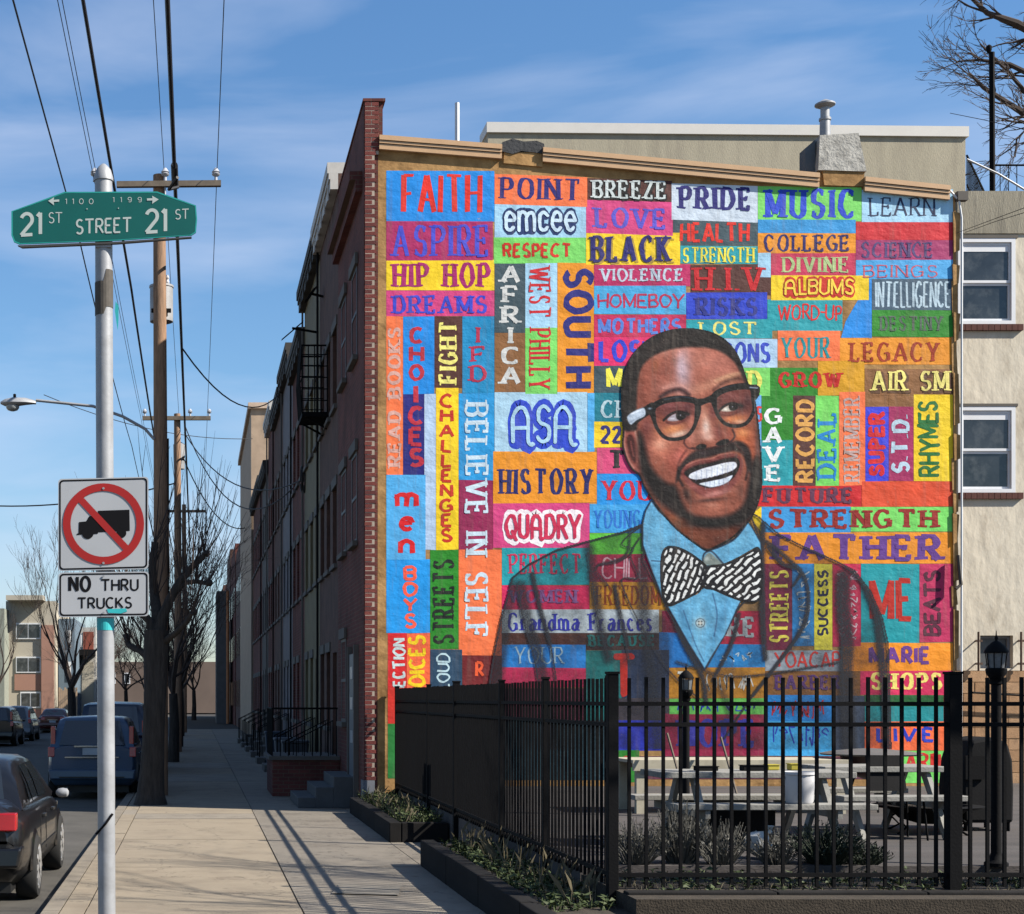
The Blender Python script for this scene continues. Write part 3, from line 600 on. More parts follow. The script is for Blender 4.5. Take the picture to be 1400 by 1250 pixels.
# ---- painted panels: (x0,y0,x1,y1), colour, [ (text, box, colour, style, orient, extras) ]
BL=(12,140,228); LB=(80,175,235); MG=(175,35,100); YE=(250,212,28); PK=(215,65,130); OR=(255,122,70); PB=(168,214,242); LG=(125,218,105)
DB=(84,44,38); TE=(25,160,172); CR=(205,35,85); OG=(236,150,30); SL=(60,82,92); NV=(30,32,120); RD=(210,22,35); GN=(34,135,30); BN=(142,96,55); GD=(216,156,8)
PAN = [
 ((528,234,676,303),BL,[('FAITH',(548,240,660,290),(228,42,28),'nouv','h')]),
 ((528,303,674,356),MG,[('ASPIRE',(534,309,671,350),(72,78,205),'slab','h')]),
 ((528,356,676,397),YE,[('HIP HOP',(535,361,672,392),(170,28,110),'bslab','h')]),
 ((528,397,676,433),PK,[('DREAMS',(535,405,668,428),(55,72,205),'slab','h')]),
 ((676,238,803,279,5),OR,[('POINT',(682,243,796,271),(38,34,118),'dido','h',{'skew':3})]),
 ((676,278,802,326),PB,[('emcee',(688,278,788,315),(22,50,105),'out','h',{'extra':9}),('emcee',(688,278,788,315),(205,230,248),'out','h',{'base':.0078})]),
 ((675,325,801,360),LG,[('RESPECT',(687,334,782,351),(208,40,22),'bold','h')]),
 ((803,244,919,277,3),DB,[('BREEZE',(810,249,914,271),(30,28,30),'bslab','h',{'extra':3,'skew':2}),('BREEZE',(808,247,912,270),(206,216,216),'slab','h',{'base':.0078,'skew':2})]),
 ((801,273,920,319,3),PK,[('LOVE',(811,284,913,310),(95,88,205),'slab','h',{'skew':3})]),
 ((801,319,930,362),YE,[('BLACK',(809,326,921,360),(180,150,60),'slab','h'),('BLACK',(806,324,918,357),(36,34,112),'bslab','h',{'base':.009})]),
 ((918,251,1036,301,3),(206,220,235),[('PRIDE',(926,256,1029,285),(36,34,118),'bslab','h',{'skew':2})]),
 ((920,301,1036,336),SL,[('HEALTH',(929,306,1025,330),(230,44,30),'bold','h')]),
 ((930,336,1036,361),TE,[('STRENGTH',(932,339,1032,359),(240,228,75),'slab','h')]),
 ((1036,346,1054,379),PB,[]),
 ((1036,255,1178,301,2),LG,[('MUSIC',(1044,260,1172,297),(34,74,208),'bslab','h')]),
 ((1036,301,1170,319),(45,150,215),[]),
 ((1036,318,1170,347),OG,[('COLLEGE',(1043,322,1163,343),(40,34,105),'slab','h')]),
 ((1178,259,1303,304),PB,[('LEARN',(1187,271,1280,295),(38,50,85),'thin','h')]),
 ((1170,304,1303,328),(205,32,45),[]),
 ((1170,328,1303,356),(165,48,105),[('SCIENCE',(1176,332,1277,352),(82,62,118),'slab','h')]),
 ((1054,347,1170,377),(200,48,88),[('DIVINE',(1068,352,1162,372),(178,200,138),'dido','h')]),
 ((1170,356,1303,382),(75,168,228),[('BEINGS',(1179,363,1283,379),(205,95,112),'thin','h')]),
 ((1054,377,1188,410),YE,[('@LBUMS',(1072,383,1168,402),(205,45,25),'out','h',{'extra':8}),('@LBUMS',(1072,383,1168,402),(250,212,70),'out','h',{'base':.0078})]),
 ((1192,382,1303,424),(68,94,115),[('INTELLIGENCE',(1196,386,1300,420),(188,212,226),'bold','h',{'gap':.12})]),
 ((1188,382,1192,462),BL,[]),((1150,410,1188,462),BL,[]),
 ((1192,424,1303,461),GN,[('DESTINY',(1201,433,1290,452),(82,100,88),'slab','h')]),
 ((1049,410,1152,452),TE,[('WORD-UP',(1064,418,1152,437),(228,32,32),'hand','h',{'wob':.1})]),
 ((812,362,944,391),(190,34,98),[('VIOLENCE',(819,368,935,384),(192,206,222),'slab','h')]),
 ((944,362,1054,404),DB,[('H.I.V',(947,366,1046,397),(208,24,36),'slab','h')]),
 ((812,391,938,430),(70,172,226),[('HOMEBOY',(817,403,936,420),(192,42,84),'hand','h')]),
 ((938,400,1049,437),(36,66,202),[('RISKS',(950,408,1037,431),(38,48,138),'bslab','h')]),
 ((812,430,938,461),(202,36,90),[('MOTHERS',(817,437,932,455),(88,134,220),'bold','h')]),
 ((938,437,1056,463),TE,[('LOST',(955,441,1036,457),(240,232,130),'slab','h')]),
 ((812,461,940,501),(228,40,108),[('LOSIN',(818,467,905,493),(48,70,212),'bold','h')]),
 ((938,463,1063,503),(180,212,240),[('SONS',(988,470,1054,495),(40,68,190),'bold','h')]),
 ((1063,451,1149,493),OR,[('YOUR',(1067,462,1136,489),(0,148,158),'dido','h')]),
 ((1148,462,1303,498),OG,[('LEGACY',(1160,469,1286,494),(165,50,10),'slab','h')]),
 ((1118,493,1182,541),GD,[]),
 ((812,501,900,537),SL,[('M',(828,504,851,529),(244,236,80),'bold','h')]),
 ((1008,503,1053,541),LG,[('D',(1020,508,1043,535),(238,236,110),'bslab','h')]),
 ((1041,503,1118,602),GN,[('GROW',(1063,510,1152,529),(205,30,25),'bslab','h')]),
 ((1182,505,1303,541),BN,[('AIR SM',(1192,510,1301,536),(96,62,36),'slab','h',{'extra':4}),('AIR SM',(1190,508,1299,534),(240,226,128),'slab','h',{'base':.0078})]),
 ((1182,541,1215,556),BN,[]),((1215,541,1250,556),BN,[]),
 ((676,360,718,455),SL,[]),((676,455,718,538),BN,[('AFRICA',(685,361,711,528),(212,214,212),'bslab','v')]),
 ((718,360,762,449),PB,[]),((718,449,762,538),LG,[('WEST PHILLY',(724,364,752,534),(208,32,44),'slab','cw')]),
 ((762,360,812,538),OG,[('SOUTH',(774,366,808,532),(32,34,122),'bold','cw')]),
 ((528,433,551,650),OR,[('READ BOOKS',(531,446,547,640),(218,168,156),'bslab','ccw')]),
 ((551,433,594,539),BL,[('CHO',(562,446,577,522),(192,42,62),'bold','v')]),((551,539,580,650),NV,[('ICES',(561,525,577,640),(192,42,62),'bold','v')]),
 ((580,539,596,752),(182,206,236),[]),
 ((594,433,632,530),DB,[('FIGHT',(601,438,624,526),(250,238,130),'bslab','ccw')]),
 ((632,433,676,538),(10,142,198),[('IFD',(642,445,666,524),(188,44,78),'slab','v')]),
 ((596,530,627,752),YE,[('CHALLENGES',(602,538,619,742),(200,50,30),'bold','v')]),
 ((627,538,676,657),(32,155,222),[]),((627,657,674,752),(150,28,82),[]),((627,752,686,896),OR,[('BELIEVE IN SELF',(637,548,666,874),(205,226,240),'slab','cw')]),
 ((676,537,803,618),(176,216,240),[('@S@',(698,556,788,604),(38,72,205),'out','h',{'extra':17,'gap':.42}),('@S@',(698,556,788,604),(176,216,240),'out','h',{'base':.0078,'gap':.42})]),
 ((803,537,813,618),LB,[]),
 ((674,618,816,688),(240,152,30),[('HISTORY',(681,642,812,675),(28,32,105),'bslab','h')]),
 ((528,650,582,765),LB,[('men',(541,664,571,760),(216,20,30),'bold','v')]),
 ((674,688,806,749),PK,[('QU@DRY',(690,705,794,735),(250,240,245),'out','h',{'extra':15}),('QU@DRY',(690,705,794,735),(205,40,82),'out','h',{'base':.0078,'extra':2})]),
 ((528,765,588,866),(20,152,232),[('BOYS',(546,773,576,860),(255,95,70),'bold','v')]),
 ((588,752,627,888),GN,[('STREETS',(593,764,620,882),(18,30,22),'bslab','ccw')]),
 ((530,866,556,941),(215,30,35),[('ECTION',(538,872,553,940),(205,222,222),'bold','ccw')]),
 ((556,866,588,941),(250,105,60),[('OICES',(560,868,580,940),(252,212,20),'bold','ccw')]),
 ((588,888,632,945),(35,68,95),[('LOUD',(598,893,614,945),(188,216,224),'sans','ccw')]),
 ((632,896,686,950),(112,20,26),[('R',(649,906,662,924),(244,95,50),'bold','h')]),
 ((686,749,806,800),TE,[('PERFECT',(695,758,796,784),(212,48,92),'slab','h')]),
 ((686,800,806,833),(214,32,90),[('WOMEN',(694,807,790,824),(140,90,150),'slab','h')]),
 ((686,833,901,865),(204,218,226),[('Grandma Frances',(693,839,893,862),(45,52,188),'slab','h',{'gap':.16})]),
 ((686,865,801,881),(84,42,30),[]),((801,865,901,889),(66,34,30),[('BECAUSE',(803,869,896,883),(14,120,118),'bslab','h')]),
 ((686,881,801,913),(25,135,220),[('YOUR',(702,885,772,907),(170,205,225),'thin','h')]),
 ((801,889,850,1000),(10,122,122),[('T',(838,898,868,948),(216,40,24),'fat','h')]),((850,889,915,955),(32,52,86),[]),
 ((686,913,801,940),(214,38,92),[]),
 ((812,577,870,612),YE,[('22',(820,584,850,605),(34,34,120),'bold','h')]),
 ((812,537,880,577),(0,124,144),[('CH',(820,548,860,571),(186,214,224),'slab','h')]),
 ((816,612,900,648),(216,72,122),[('T',(830,617,856,640),(22,18,28),'bslab','h')]),
 ((816,648,905,690),(20,150,232),[('YOU',(821,658,893,684),(212,34,62),'dido','h')]),
 ((806,690,892,729),(60,165,230),[('YOUNG',(811,698,878,722),(36,120,214),'dido','h')]),
 ((806,729,900,758),(96,200,60),[]),
 ((806,758,905,796),(178,32,72),[('CHILL',(822,763,886,791),(222,172,186),'light','h')]),
 ((806,796,910,833),(212,146,20),[('FREEDOM',(814,801,904,827),(150,66,12),'dido','h')]),
 ((1030,541,1041,664),(110,180,240),[('S',(1033,556,1043,576),(226,60,60),'bold','h')]),
 ((1041,602,1084,664),TE,[('GAVE',(1048,556,1067,660),(244,248,248),'bslab','v')]),
 ((1084,541,1115,664),DB,[('RECORD',(1090,546,1111,660),(230,170,85),'bold','ccw')]),
 ((1115,541,1147,664),(120,218,98),[('DEAL',(1118,562,1142,656),(26,138,215),'slab','ccw')]),
 ((1147,536,1183,664),OR,[('REMEMBER',(1154,542,1175,660),(196,168,164),'slab','ccw')]),
 ((1183,556,1215,658),(54,62,216),[('SUPER',(1190,563,1207,652),(216,28,40),'fat','ccw')]),
 ((1215,556,1249,658),(165,34,94),[('S.T.D.',(1221,566,1241,648),(188,214,232),'bold','ccw')]),
 ((1249,540,1303,658),(244,208,24),[('RHYMES',(1258,548,1282,652),(18,108,48),'hand','ccw',{'wob':.08,'extra':1.6})]),
 ((1033,664,1178,693),(205,20,32),[('FUTURE',(1042,668,1168,687),(96,48,78),'bslab','h')]),
 ((1178,658,1303,693),(224,76,38),[]),
 ((1041,693,1163,728),(52,152,218),[]),((1163,693,1303,727),(122,218,102),[('STRENGTH',(1048,698,1284,721),(150,30,25),'bslab','h')]),
 ((1022,693,1041,728),YE,[]),
 ((1041,728,1303,771),(236,146,26),[('FATHER',(1053,733,1290,765),(100,56,142),'bslab','h')]),
 ((1043,771,1083,889),(130,24,66),[('STREETS',(1053,779,1077,880),(248,232,90),'bslab','ccw')]),
 ((1083,771,1113,884),(40,140,210),[('*',(1090,782,1108,874),(214,226,232),'','s')]),
 ((1113,771,1138,889),(244,232,72),[('SUCCESS',(1119,779,1131,870),(32,34,72),'bold','ccw')]),
 ((1138,771,1177,884),(205,34,82),[('*',(1145,782,1155,870),(236,196,208),'','s'),('*',(1162,776,1172,876),(236,196,208),'','s')]),
 ((1177,771,1257,879),(10,156,166),[('ME',(1188,794,1250,846),(188,34,20),'bold','h')]),
 ((1257,771,1303,878),(192,40,92),[('BEATS',(1265,780,1284,870),(86,30,54),'hand','ccw',{'extra':1.5})]),
 ((985,836,1043,881),(190,24,66),[('RE',(992,845,1034,870),(180,190,196),'bslab','h')]),
 ((905,836,985,881),(150,24,66),[]),((901,865,940,913),(18,128,214),[]),
 ((940,881,1046,913),(30,145,220),[('*',(985,890,1035,905),(200,224,236),'','s')]),
 ((1046,889,1152,918),(160,172,184),[('YOACAP',(1058,892,1150,912),(220,62,52),'sans','h')]),
 ((1152,879,1303,917),(246,150,28),[('MARIE',(1187,886,1273,906),(108,56,142),'bold','h')]),
 ((1176,917,1303,950),(218,38,92),[('SHOPS',(1188,921,1290,942),(246,226,120),'bslab','h')]),
 ((1046,918,1176,951),(140,92,40),[('BARBER',(1058,924,1150,942),(88,50,112),'bslab','h')]),
 ((908,913,1046,955),(206,140,30),[('T',(922,920,946,948),(236,236,226),'bslab','h'),('*',(965,922,1032,944),(236,232,222),'','s')]),
 ((915,955,1046,976),(110,205,90),[('*',(925,960,1040,973),(30,70,190),'','s')]),
 ((838,955,915,985),(70,62,72),[]),((838,985,906,1026),(34,52,196),[]),((838,1026,874,1070),(30,120,30),[('C',(849,1035,864,1058),(190,50,40),'sans','h')]),
 ((906,976,1046,1034),(150,22,66),[('HOPE',(925,985,1035,1020),(50,50,160),'bslab','h')]),
 ((1046,951,1142,986),(20,135,215),[('*',(1056,958,1135,982),(205,34,52),'','s')]),
 ((1046,986,1142,1034),(60,170,230),[('*',(1055,992,1138,1020),(24,60,190),'','s')]),
 ((1142,951,1182,1034),(60,74,96),[]),((1182,950,1290,966),(26,96,44),[]),((1182,966,1290,987),(10,140,146),[]),((1290,950,1301,987),(220,60,60),[]),
 ((1182,987,1303,1026),(255,112,60),[('LIVE',(1198,996,1278,1013),(36,60,188),'bold','h')]),
 ((1205,1026,1298,1070),(120,222,100),[('LEARN',(1208,1031,1287,1052),(212,36,28),'bold','h')]),
 ((530,941,640,990),(214,50,40),[]),((530,990,640,1064),(40,130,60),[]),((640,941,838,985),(110,30,60),[]),((640,985,838,1066),(34,70,82),[]),
 ((874,1034,1205,1066),(90,40,60),[]),
]
def bandfix(y): return y
rng = random.Random(21)
for it in PAN:
    (x0,y0,x1,y1), dy = it[0][:4], (it[0][4] if len(it[0]) > 4 else 0)
    j = lambda: rng.uniform(-.8,.8)
    d = rng.uniform(0, .0008)
    pts = [WP(x0+.2,y1+dy*0+j()), WP(x1-.2,y1+dy+j()), WP(x1-.2,y0+dy+j()), WP(x0+.2,y0+j())]
    if it[0][:4] == (1022,693,1041,728): pts = [WP(1024,706), WP(1041,728), WP(1041,693)]
    if it[0][:4] == (1150,410,1188,462): pts = [WP(1150,462), WP(1188,462), WP(1188,396), WP(1172,412), WP(1156,440)]
    off = .0016+d
    pn = hb(MB().prism(pts, (0,-off,0)), 'painted_panel', paint(it[1]))
    words = [t_[0] for t_ in it[2] if t_[0] != '*']
    if words: pn['label'] = 'painted panel with the word %s' % words[0].replace('@', 'A')
    for t_ in it[2]:
        txt, box, colr, sty, ori = t_[:5]; ex = dict(t_[5]) if len(t_) > 5 else {}
        base = ex.pop('base', .0032)
        tw = lambda px, py, off: WP(px+.55*math.sin(py*.31+px*.13)+.3*math.sin(py*.9+px*.2), py+.5*math.sin(px*.27+py*.11)+.25*math.sin(px*.8), off)
        if txt == '*':       # loose brush script that cannot be read
            mb = MB(); x0_, y0_, x1_, y1_ = box; hz = (x1_-x0_) > (y1_-y0_)
            L_ = (x1_-x0_) if hz else (y1_-y0_); H_ = (y1_-y0_) if hz else (x1_-x0_); u = 0; q = 0
            while u < L_-6:
                ww = rng.uniform(5, 9); pl = [(u+ww*rng.uniform(-.1,1.1), H_*rng.random()) for _ in range(rng.randint(3,5))]; pl.sort(key=lambda q_: q_[rng.randint(0,1)])
                for p in stroke_poly(smooth_poly(pl, False, 4), lambda a, b_: 1.7, True):
                    mb.face([WP(*( (x0_+a, y1_-b_) if hz else (x1_-b_, y1_-a)), base+.0002*(q % 7)) for a, b_ in p])
                u += ww+1.5; q += 1
        else:
            mb = text_mesh(txt, box, sty, ori, tw, base, **ex)
        o = mb.build('lettering', paint(colr), pn)
        if txt != '*': o['label'] = 'painted word %s' % txt.replace('@', 'A')
# ------------------------------------------------------------------ portrait paint (vertex colours on flat paint layers)
def seg_dist(X, Y, poly, closed=True):
    d = np.full(X.shape, 1e9); inside = np.zeros(X.shape, bool); n_ = len(poly)
    for i in range(n_ if closed else n_-1):
        x0, y0 = poly[i]; x1, y1 = poly[(i+1) % n_]
        dx, dy = x1-x0, y1-y0; L2 = dx*dx+dy*dy+1e-9
        t_ = np.clip(((X-x0)*dx+(Y-y0)*dy)/L2, 0, 1)
        d = np.minimum(d, np.hypot(X-x0-t_*dx, Y-y0-t_*dy))
        if closed:
            c = ((y0 > Y) != (y1 > Y)) & (X < dx*(Y-y0)/(dy if abs(dy) > 1e-9 else 1e-9)+x0)
            inside ^= c
    return np.where(inside, -d, d) if closed else d
def vnoise(X, Y, sc, seed=0):
    r_ = np.random.RandomState(seed); T = r_.rand(64, 64)
    x = X/sc+1000; y = Y/sc+1000; xi = np.floor(x).astype(int); yi = np.floor(y).astype(int); fx = x-xi; fy = y-yi
    fx = fx*fx*(3-2*fx); fy = fy*fy*(3-2*fy); g = lambda a, b_: T[a % 64, b_ % 64]
    return (g(xi,yi)*(1-fx)+g(xi+1,yi)*fx)*(1-fy)+(g(xi,yi+1)*(1-fx)+g(xi+1,yi+1)*fx)*fy
class Canvas:
    def __init__(s, x0, y0, x1, y1, res):
        s.x0, s.y0, s.res = x0, y0, res
        s.nx = int((x1-x0)/res)+1; s.ny = int((y1-y0)/res)+1
        s.X, s.Y = np.meshgrid(x0+np.arange(s.nx)*res, y0+np.arange(s.ny)*res)
        s.C = np.zeros((s.ny, s.nx, 3)); s.A = np.zeros((s.ny, s.nx))
    def blend(s, col, a):
        a = np.clip(a, 0, 1)[..., None]; s.C = s.C*(1-a)+np.array(col, float)*a
    def poly(s, pts, col, soft=.8, a=1.0, smooth=True):
        d = seg_dist(s.X, s.Y, smooth_poly(pts) if smooth else pts); s.blend(col, a*np.clip(.5-d/(2*soft), 0, 1)); return d
    def line(s, pts, col, w_=2.0, soft=.6, a=1.0, smooth=True):
        d = seg_dist(s.X, s.Y, smooth_poly(pts, False) if smooth else pts, False); s.blend(col, a*np.clip(.5-(d-w_/2)/(2*soft), 0, 1))
    def blob(s, x, y, rx, ry, col, a=1.0, ang=0):
        ca, sa = math.cos(math.radians(ang)), math.sin(math.radians(ang))
        u = ((s.X-x)*ca+(s.Y-y)*sa)/rx; v = (-(s.X-x)*sa+(s.Y-y)*ca)/ry
        s.blend(col, a*np.exp(-(u*u+v*v)))
    def mesh(s, name, mask, off, mt, parent, alpha=None, label=None):
        idx = -np.ones(mask.shape, int)
        f = mask[:-1,:-1] & mask[1:,:-1] & mask[:-1,1:] & mask[1:,1:]
        use = np.zeros(mask.shape, bool); use[:-1,:-1] |= f; use[1:,:-1] |= f; use[:-1,1:] |= f; use[1:,1:] |= f
        idx[use] = np.arange(use.sum())
        X, Y = s.X[use], s.Y[use]
        co = np.stack([(X-VX)/80.0, np.full(X.shape, WALLY-off), E+(VY-Y)/80.0], 1)-np.array(H0)
        fy, fx = np.nonzero(f)
        F_ = np.stack([idx[fy+1,fx], idx[fy+1,fx+1], idx[fy,fx+1], idx[fy,fx]], 1)
        me = bpy.data.meshes.new(name); me.vertices.add(len(co)); me.vertices.foreach_set('co', co.ravel())
        me.loops.add(F_.size); me.loops.foreach_set('vertex_index', F_.ravel().astype(np.int32))
        me.polygons.add(len(F_)); me.polygons.foreach_set('loop_start', np.arange(0, F_.size, 4, dtype=np.int32))
        me.update(); me.validate()
        rgb = s.C[use]/255.0
        ln = np.where(rgb <= .04045, rgb/12.92, ((rgb+.055)/1.055)**2.4)*.72
        al = np.ones(len(ln)) if alpha is None else alpha[use]
        at = me.color_attributes.new('paint', 'FLOAT_COLOR', 'POINT')
        at.data.foreach_set('color', np.concatenate([np.clip(ln, 0, .72), al[:, None]], 1).ravel())
        me.materials.append(mt)
        o = bpy.data.objects.new(name, me); COL.objects.link(o); o.parent = parent
        if label: o['label'] = label
        return o
M_port = paint((0,0,0), 'portrait_paint')
# ---- head and neck
c = Canvas(844, 440, 1046, 775, .7)
X, Y = c.X, c.Y
head = [(852,592),(850,562),(850,532),(855,506),(867,483),(884,466),(905,455),(930,450),(955,451),(977,457),(994,468),(1007,484),(1015,503),(1022,524),(1031,545),(1036,580),(1040,625),(1041,662),(1036,688),(1026,710),(1020,716),(1003,734),(984,745),(966,752),(948,742),(925,724),(905,702),(892,684),(880,664),(874,650),(864,642),(856,628),(851,608)]
dh = seg_dist(X, Y, smooth_poly(head))
c.C[:] = (152,92,74)
nz1 = vnoise(X, Y, 6, 1)*.5+vnoise(X, Y, 2.4, 2)*.5
nz3 = vnoise(X, Y, 13, 9)
# tone masses
c.blob(905,515,28,32,(172,104,88),.8); c.blob(985,500,36,26,(196,126,108),.85); c.blob(940,482,42,11,(190,124,106),.7)
c.blob(934,508,11,30,(206,178,182),.85); c.blob(930,500,6,16,(216,196,202),.5); c.blob(925,531,24,8,(204,156,144),.6)
c.blob(968,528,28,8,(212,152,124),.65,-20); c.blob(1000,517,18,6,(206,158,120),.7,-12); c.blob(912,480,22,6,(206,142,122),.6,-20)
c.blob(878,535,8,30,(128,72,58),.7); c.blob(886,520,10,26,(164,98,80),.5); c.blob(1012,512,6,18,(140,86,72),.6)
c.blob(896,500,5,9,(186,112,60),.3); c.blob(960,496,14,8,(206,140,120),.5)
# temple, cheeks
c.blob(884,588,9,20,(120,66,64),.75); c.blob(884,606,10,18,(110,62,56),.7)
c.blob(904,612,19,15,(200,124,100),.95,25); c.blob(902,608,10,8,(228,168,140),.85); c.blob(922,632,12,16,(168,92,78),.75); c.blob(931,622,10,9,(206,118,104),.75)
c.blob(1012,600,14,16,(200,108,62),.95); c.blob(1015,592,10,6,(232,156,104),.85); c.blob(1027,618,6,24,(176,94,62),.75); c.blob(1036,596,4,40,(92,54,48),.8)
# neck
c.poly([(884,664),(905,690),(930,712),(958,722),(990,720),(1015,706),(1028,700),(1022,716),(1003,736),(966,756),(925,726),(898,700)],(116,66,48),2.5)
c.blob(926,714,15,7,(158,98,66),.85,38); c.blob(985,740,22,8,(98,54,40),.9); c.blob(1012,716,8,12,(66,38,34),.8); c.blob(958,738,14,6,(136,82,58),.6,20)
# ear
c.poly([(850,590),(858,585),(868,590),(873,612),(876,646),(866,644),(857,630),(851,612)],(160,96,84),1.0)
c.poly([(857,598),(863,595),(868,606),(869,632),(863,628),(858,614)],(84,44,42),1.6)
c.line([(868,590),(873,612),(877,645)],(214,160,140),2.6,1.0,.85); c.line([(854,590),(853,608),(859,628),(866,640)],(206,146,128),2.2,1.0,.8); c.line([(862,604),(864,616),(866,624)],(150,88,78),1.6,.9,.8)
# beard and jaw shadow
beard = [(872,590),(879,600),(884,622),(890,638),(900,652),(912,661),(922,664),(927,672),(933,688),(944,702),(966,708),(990,706),(1008,698),(1018,684),(1022,666),(1025,642),(1029,630),(1037,626),(1042,650),(1042,668),(1036,692),(1024,710),(1004,718),(980,722),(955,719),(932,709),(912,695),(896,681),(884,662),(876,648),(872,620)]
c.poly(beard,(36,29,29),4.0,.97)
c.blob(902,668,16,9,(38,30,30),.7,40); c.blob(965,716,34,6,(30,25,26),.9); c.blob(1035,660,6,26,(32,28,30),.85); c.blob(920,694,12,6,(58,44,42),.5,40)
# chin
c.blob(976,693,24,7,(170,106,86),.9,-6); c.blob(972,691,10,3.5,(198,136,114),.75); c.blob(938,676,5,12,(52,38,36),.8,-20); c.blob(1012,672,5,10,(112,70,58),.7); c.blob(970,684,20,2.5,(62,42,40),.7,-5)
# moustache
c.poly([(924,660),(926,644),(933,632),(944,621),(958,614),(975,612),(990,607),(1006,603),(1018,607),(1026,620),(1028,646),(1022,642),(1016,624),(1004,617),(988,620),(966,626),(950,629),(938,638),(930,650)],(44,35,36),2.2,.95)
c.blob(962,620,8,4,(88,72,76),.6)
# hair
hair = [(862,590),(851,586),(849,560),(849,530),(854,504),(866,481),(884,464),(905,453),(930,448),(956,449),(979,455),(996,466),(1009,483),(1017,503),(1024,527),(1019,527),(1011,508),(1002,494),(988,483),(972,477),(950,475),(928,476),(910,480),(895,486),(881,497),(874,510),(871,530),(870,556),(871,585)]
c.poly(hair,(48,41,38),2.0)
hm = (seg_dist(X,Y,smooth_poly(hair)) < 0)[...,None]
c.C *= np.where(hm, (.78+.5*nz1)[...,None], 1)
c.blob(905,470,18,6,(84,72,66),.5,-30); c.blob(858,530,3,26,(36,32,32),.7)
c.line(hair[2:15],(22,24,28),3.4,1.0,.9)
# brow ridges
c.line([(903,543),(914,536),(929,533),(941,540)],(66,40,42),5.5,2.2,.9); c.line([(976,533),(990,523),(1007,518),(1020,520)],(90,56,48),4.2,2.2,.75)
c.line([(906,531),(922,526),(938,529)],(210,152,136),2.4,2.0,.6); c.line([(978,521),(995,514),(1010,511)],(222,172,136),3,2.2,.7)
# nose
c.blob(963,572,7,18,(204,148,124),.9,-8); c.blob(966,592,13,11,(206,150,130),.95); c.blob(965,584,5,10,(236,208,190),.9); c.blob(968,598,7,4,(226,184,166),.7)
c.blob(944,600,7,8,(196,128,110),.9); c.blob(996,595,7,7,(152,88,76),.8); c.blob(982,592,6,11,(132,76,70),.8,-12); c.blob(952,560,6,10,(190,130,116),.8); c.blob(974,565,5,13,(126,74,70),.8,-8)
c.line([(937,598),(935,606),(941,613),(949,613)],(76,42,42),2.2,1.0,.85); c.line([(1001,588),(1004,597),(999,604)],(64,36,40),2.4,1.0,.85)
c.poly([(951,612),(957,607.5),(965,609),(963,614),(955,615)],(20,14,18),.9); c.poly([(978,608),(986,602),(995,601),(996,606),(988,610)],(20,14,20),1.0)
c.line([(946,613),(955,616),(968,614),(976,612),(988,610),(999,604)],(66,38,40),2.2,1.0,.85); c.line([(938,616),(930,628),(926,640)],(96,52,46),2.4,1.8,.8); c.line([(1004,606),(1016,620)],(96,50,42),2,1.5,.7)
# lens interiors
LL = [(892,558),(906,549),(926,545.5),(944,547),(953,552),(953,568),(948,585),(938,597),(922,601),(908,598),(898,586),(893,571)]
RL = [(976,543),(986,535),(1002,530),(1020,528.5),(1029,532),(1031,548),(1030,563),(1021,578),(1007,583),(992,580),(982,570),(977,557)]
c.poly(LL,(124,72,66),1.4,.8); c.poly(RL,(116,66,60),1.4,.8)
c.blob(920,587,20,8,(222,148,100),.95,-12); c.blob(928,594,14,4,(238,206,180),.85,-15); c.blob(904,576,7,9,(196,118,86),.7); c.blob(1004,573,17,6,(224,142,92),.95,-6); c.blob(1012,577,8,3,(238,186,150),.8); c.blob(945,576,5,13,(206,132,110),.8)
c.blob(998,543,16,5,(136,84,80),.7); c.blob(914,555,14,5,(150,90,88),.8); c.blob(940,556,8,5,(92,54,58),.7); c.blob(984,552,5,8,(96,58,56),.6); c.blob(1022,548,6,9,(86,54,56),.8)
# eyes
c.blob(922,568,20,9,(104,58,58),.55); c.poly([(912,573.5),(919,567.5),(929,565),(938,568),(934,573),(924,576),(915,576)],(178,166,168),.8); c.blob(919,572.5,3,1.8,(222,216,218),.9)
c.poly([(924,566),(929,563.5),(936,566),(937,571),(931,575),(925,573)],(28,20,22),.7); c.blob(930,568,1.0,1.0,(190,190,198),.9); c.blob(938,566,6,5,(48,34,40),.8)
c.line([(907,575),(916,567),(928,563),(941,567)],(30,20,24),3.0,1.0,.95); c.line([(908,566),(918,559),(932,557)],(120,72,70),4,2.5,.6); c.line([(911,578),(922,580),(936,575)],(104,56,52),2.2,1.4,.85)
c.blob(1000,555,20,8,(100,56,54),.5); c.poly([(985,561.5),(991,556.5),(999,554),(1009,556),(1006,560.5),(997,563),(990,563)],(192,178,162),.8); c.blob(991,560,3,1.7,(234,224,206),.95)
c.poly([(996,554.5),(1001,552.5),(1008,554.5),(1008,559),(1002,562),(997,560)],(28,20,22),.7); c.blob(1001,556.5,.9,.9,(188,188,194),.9); c.blob(1012,556,6,5,(50,34,38),.75)
c.line([(982,563),(990,555.5),(1001,551.5),(1014,555.5)],(32,20,22),2.8,.9,.95); c.line([(985,567),(997,568),(1010,563)],(104,56,48),2.2,1.3,.85); c.line([(984,553),(994,547),(1008,545)],(126,76,68),3.5,2.2,.6)
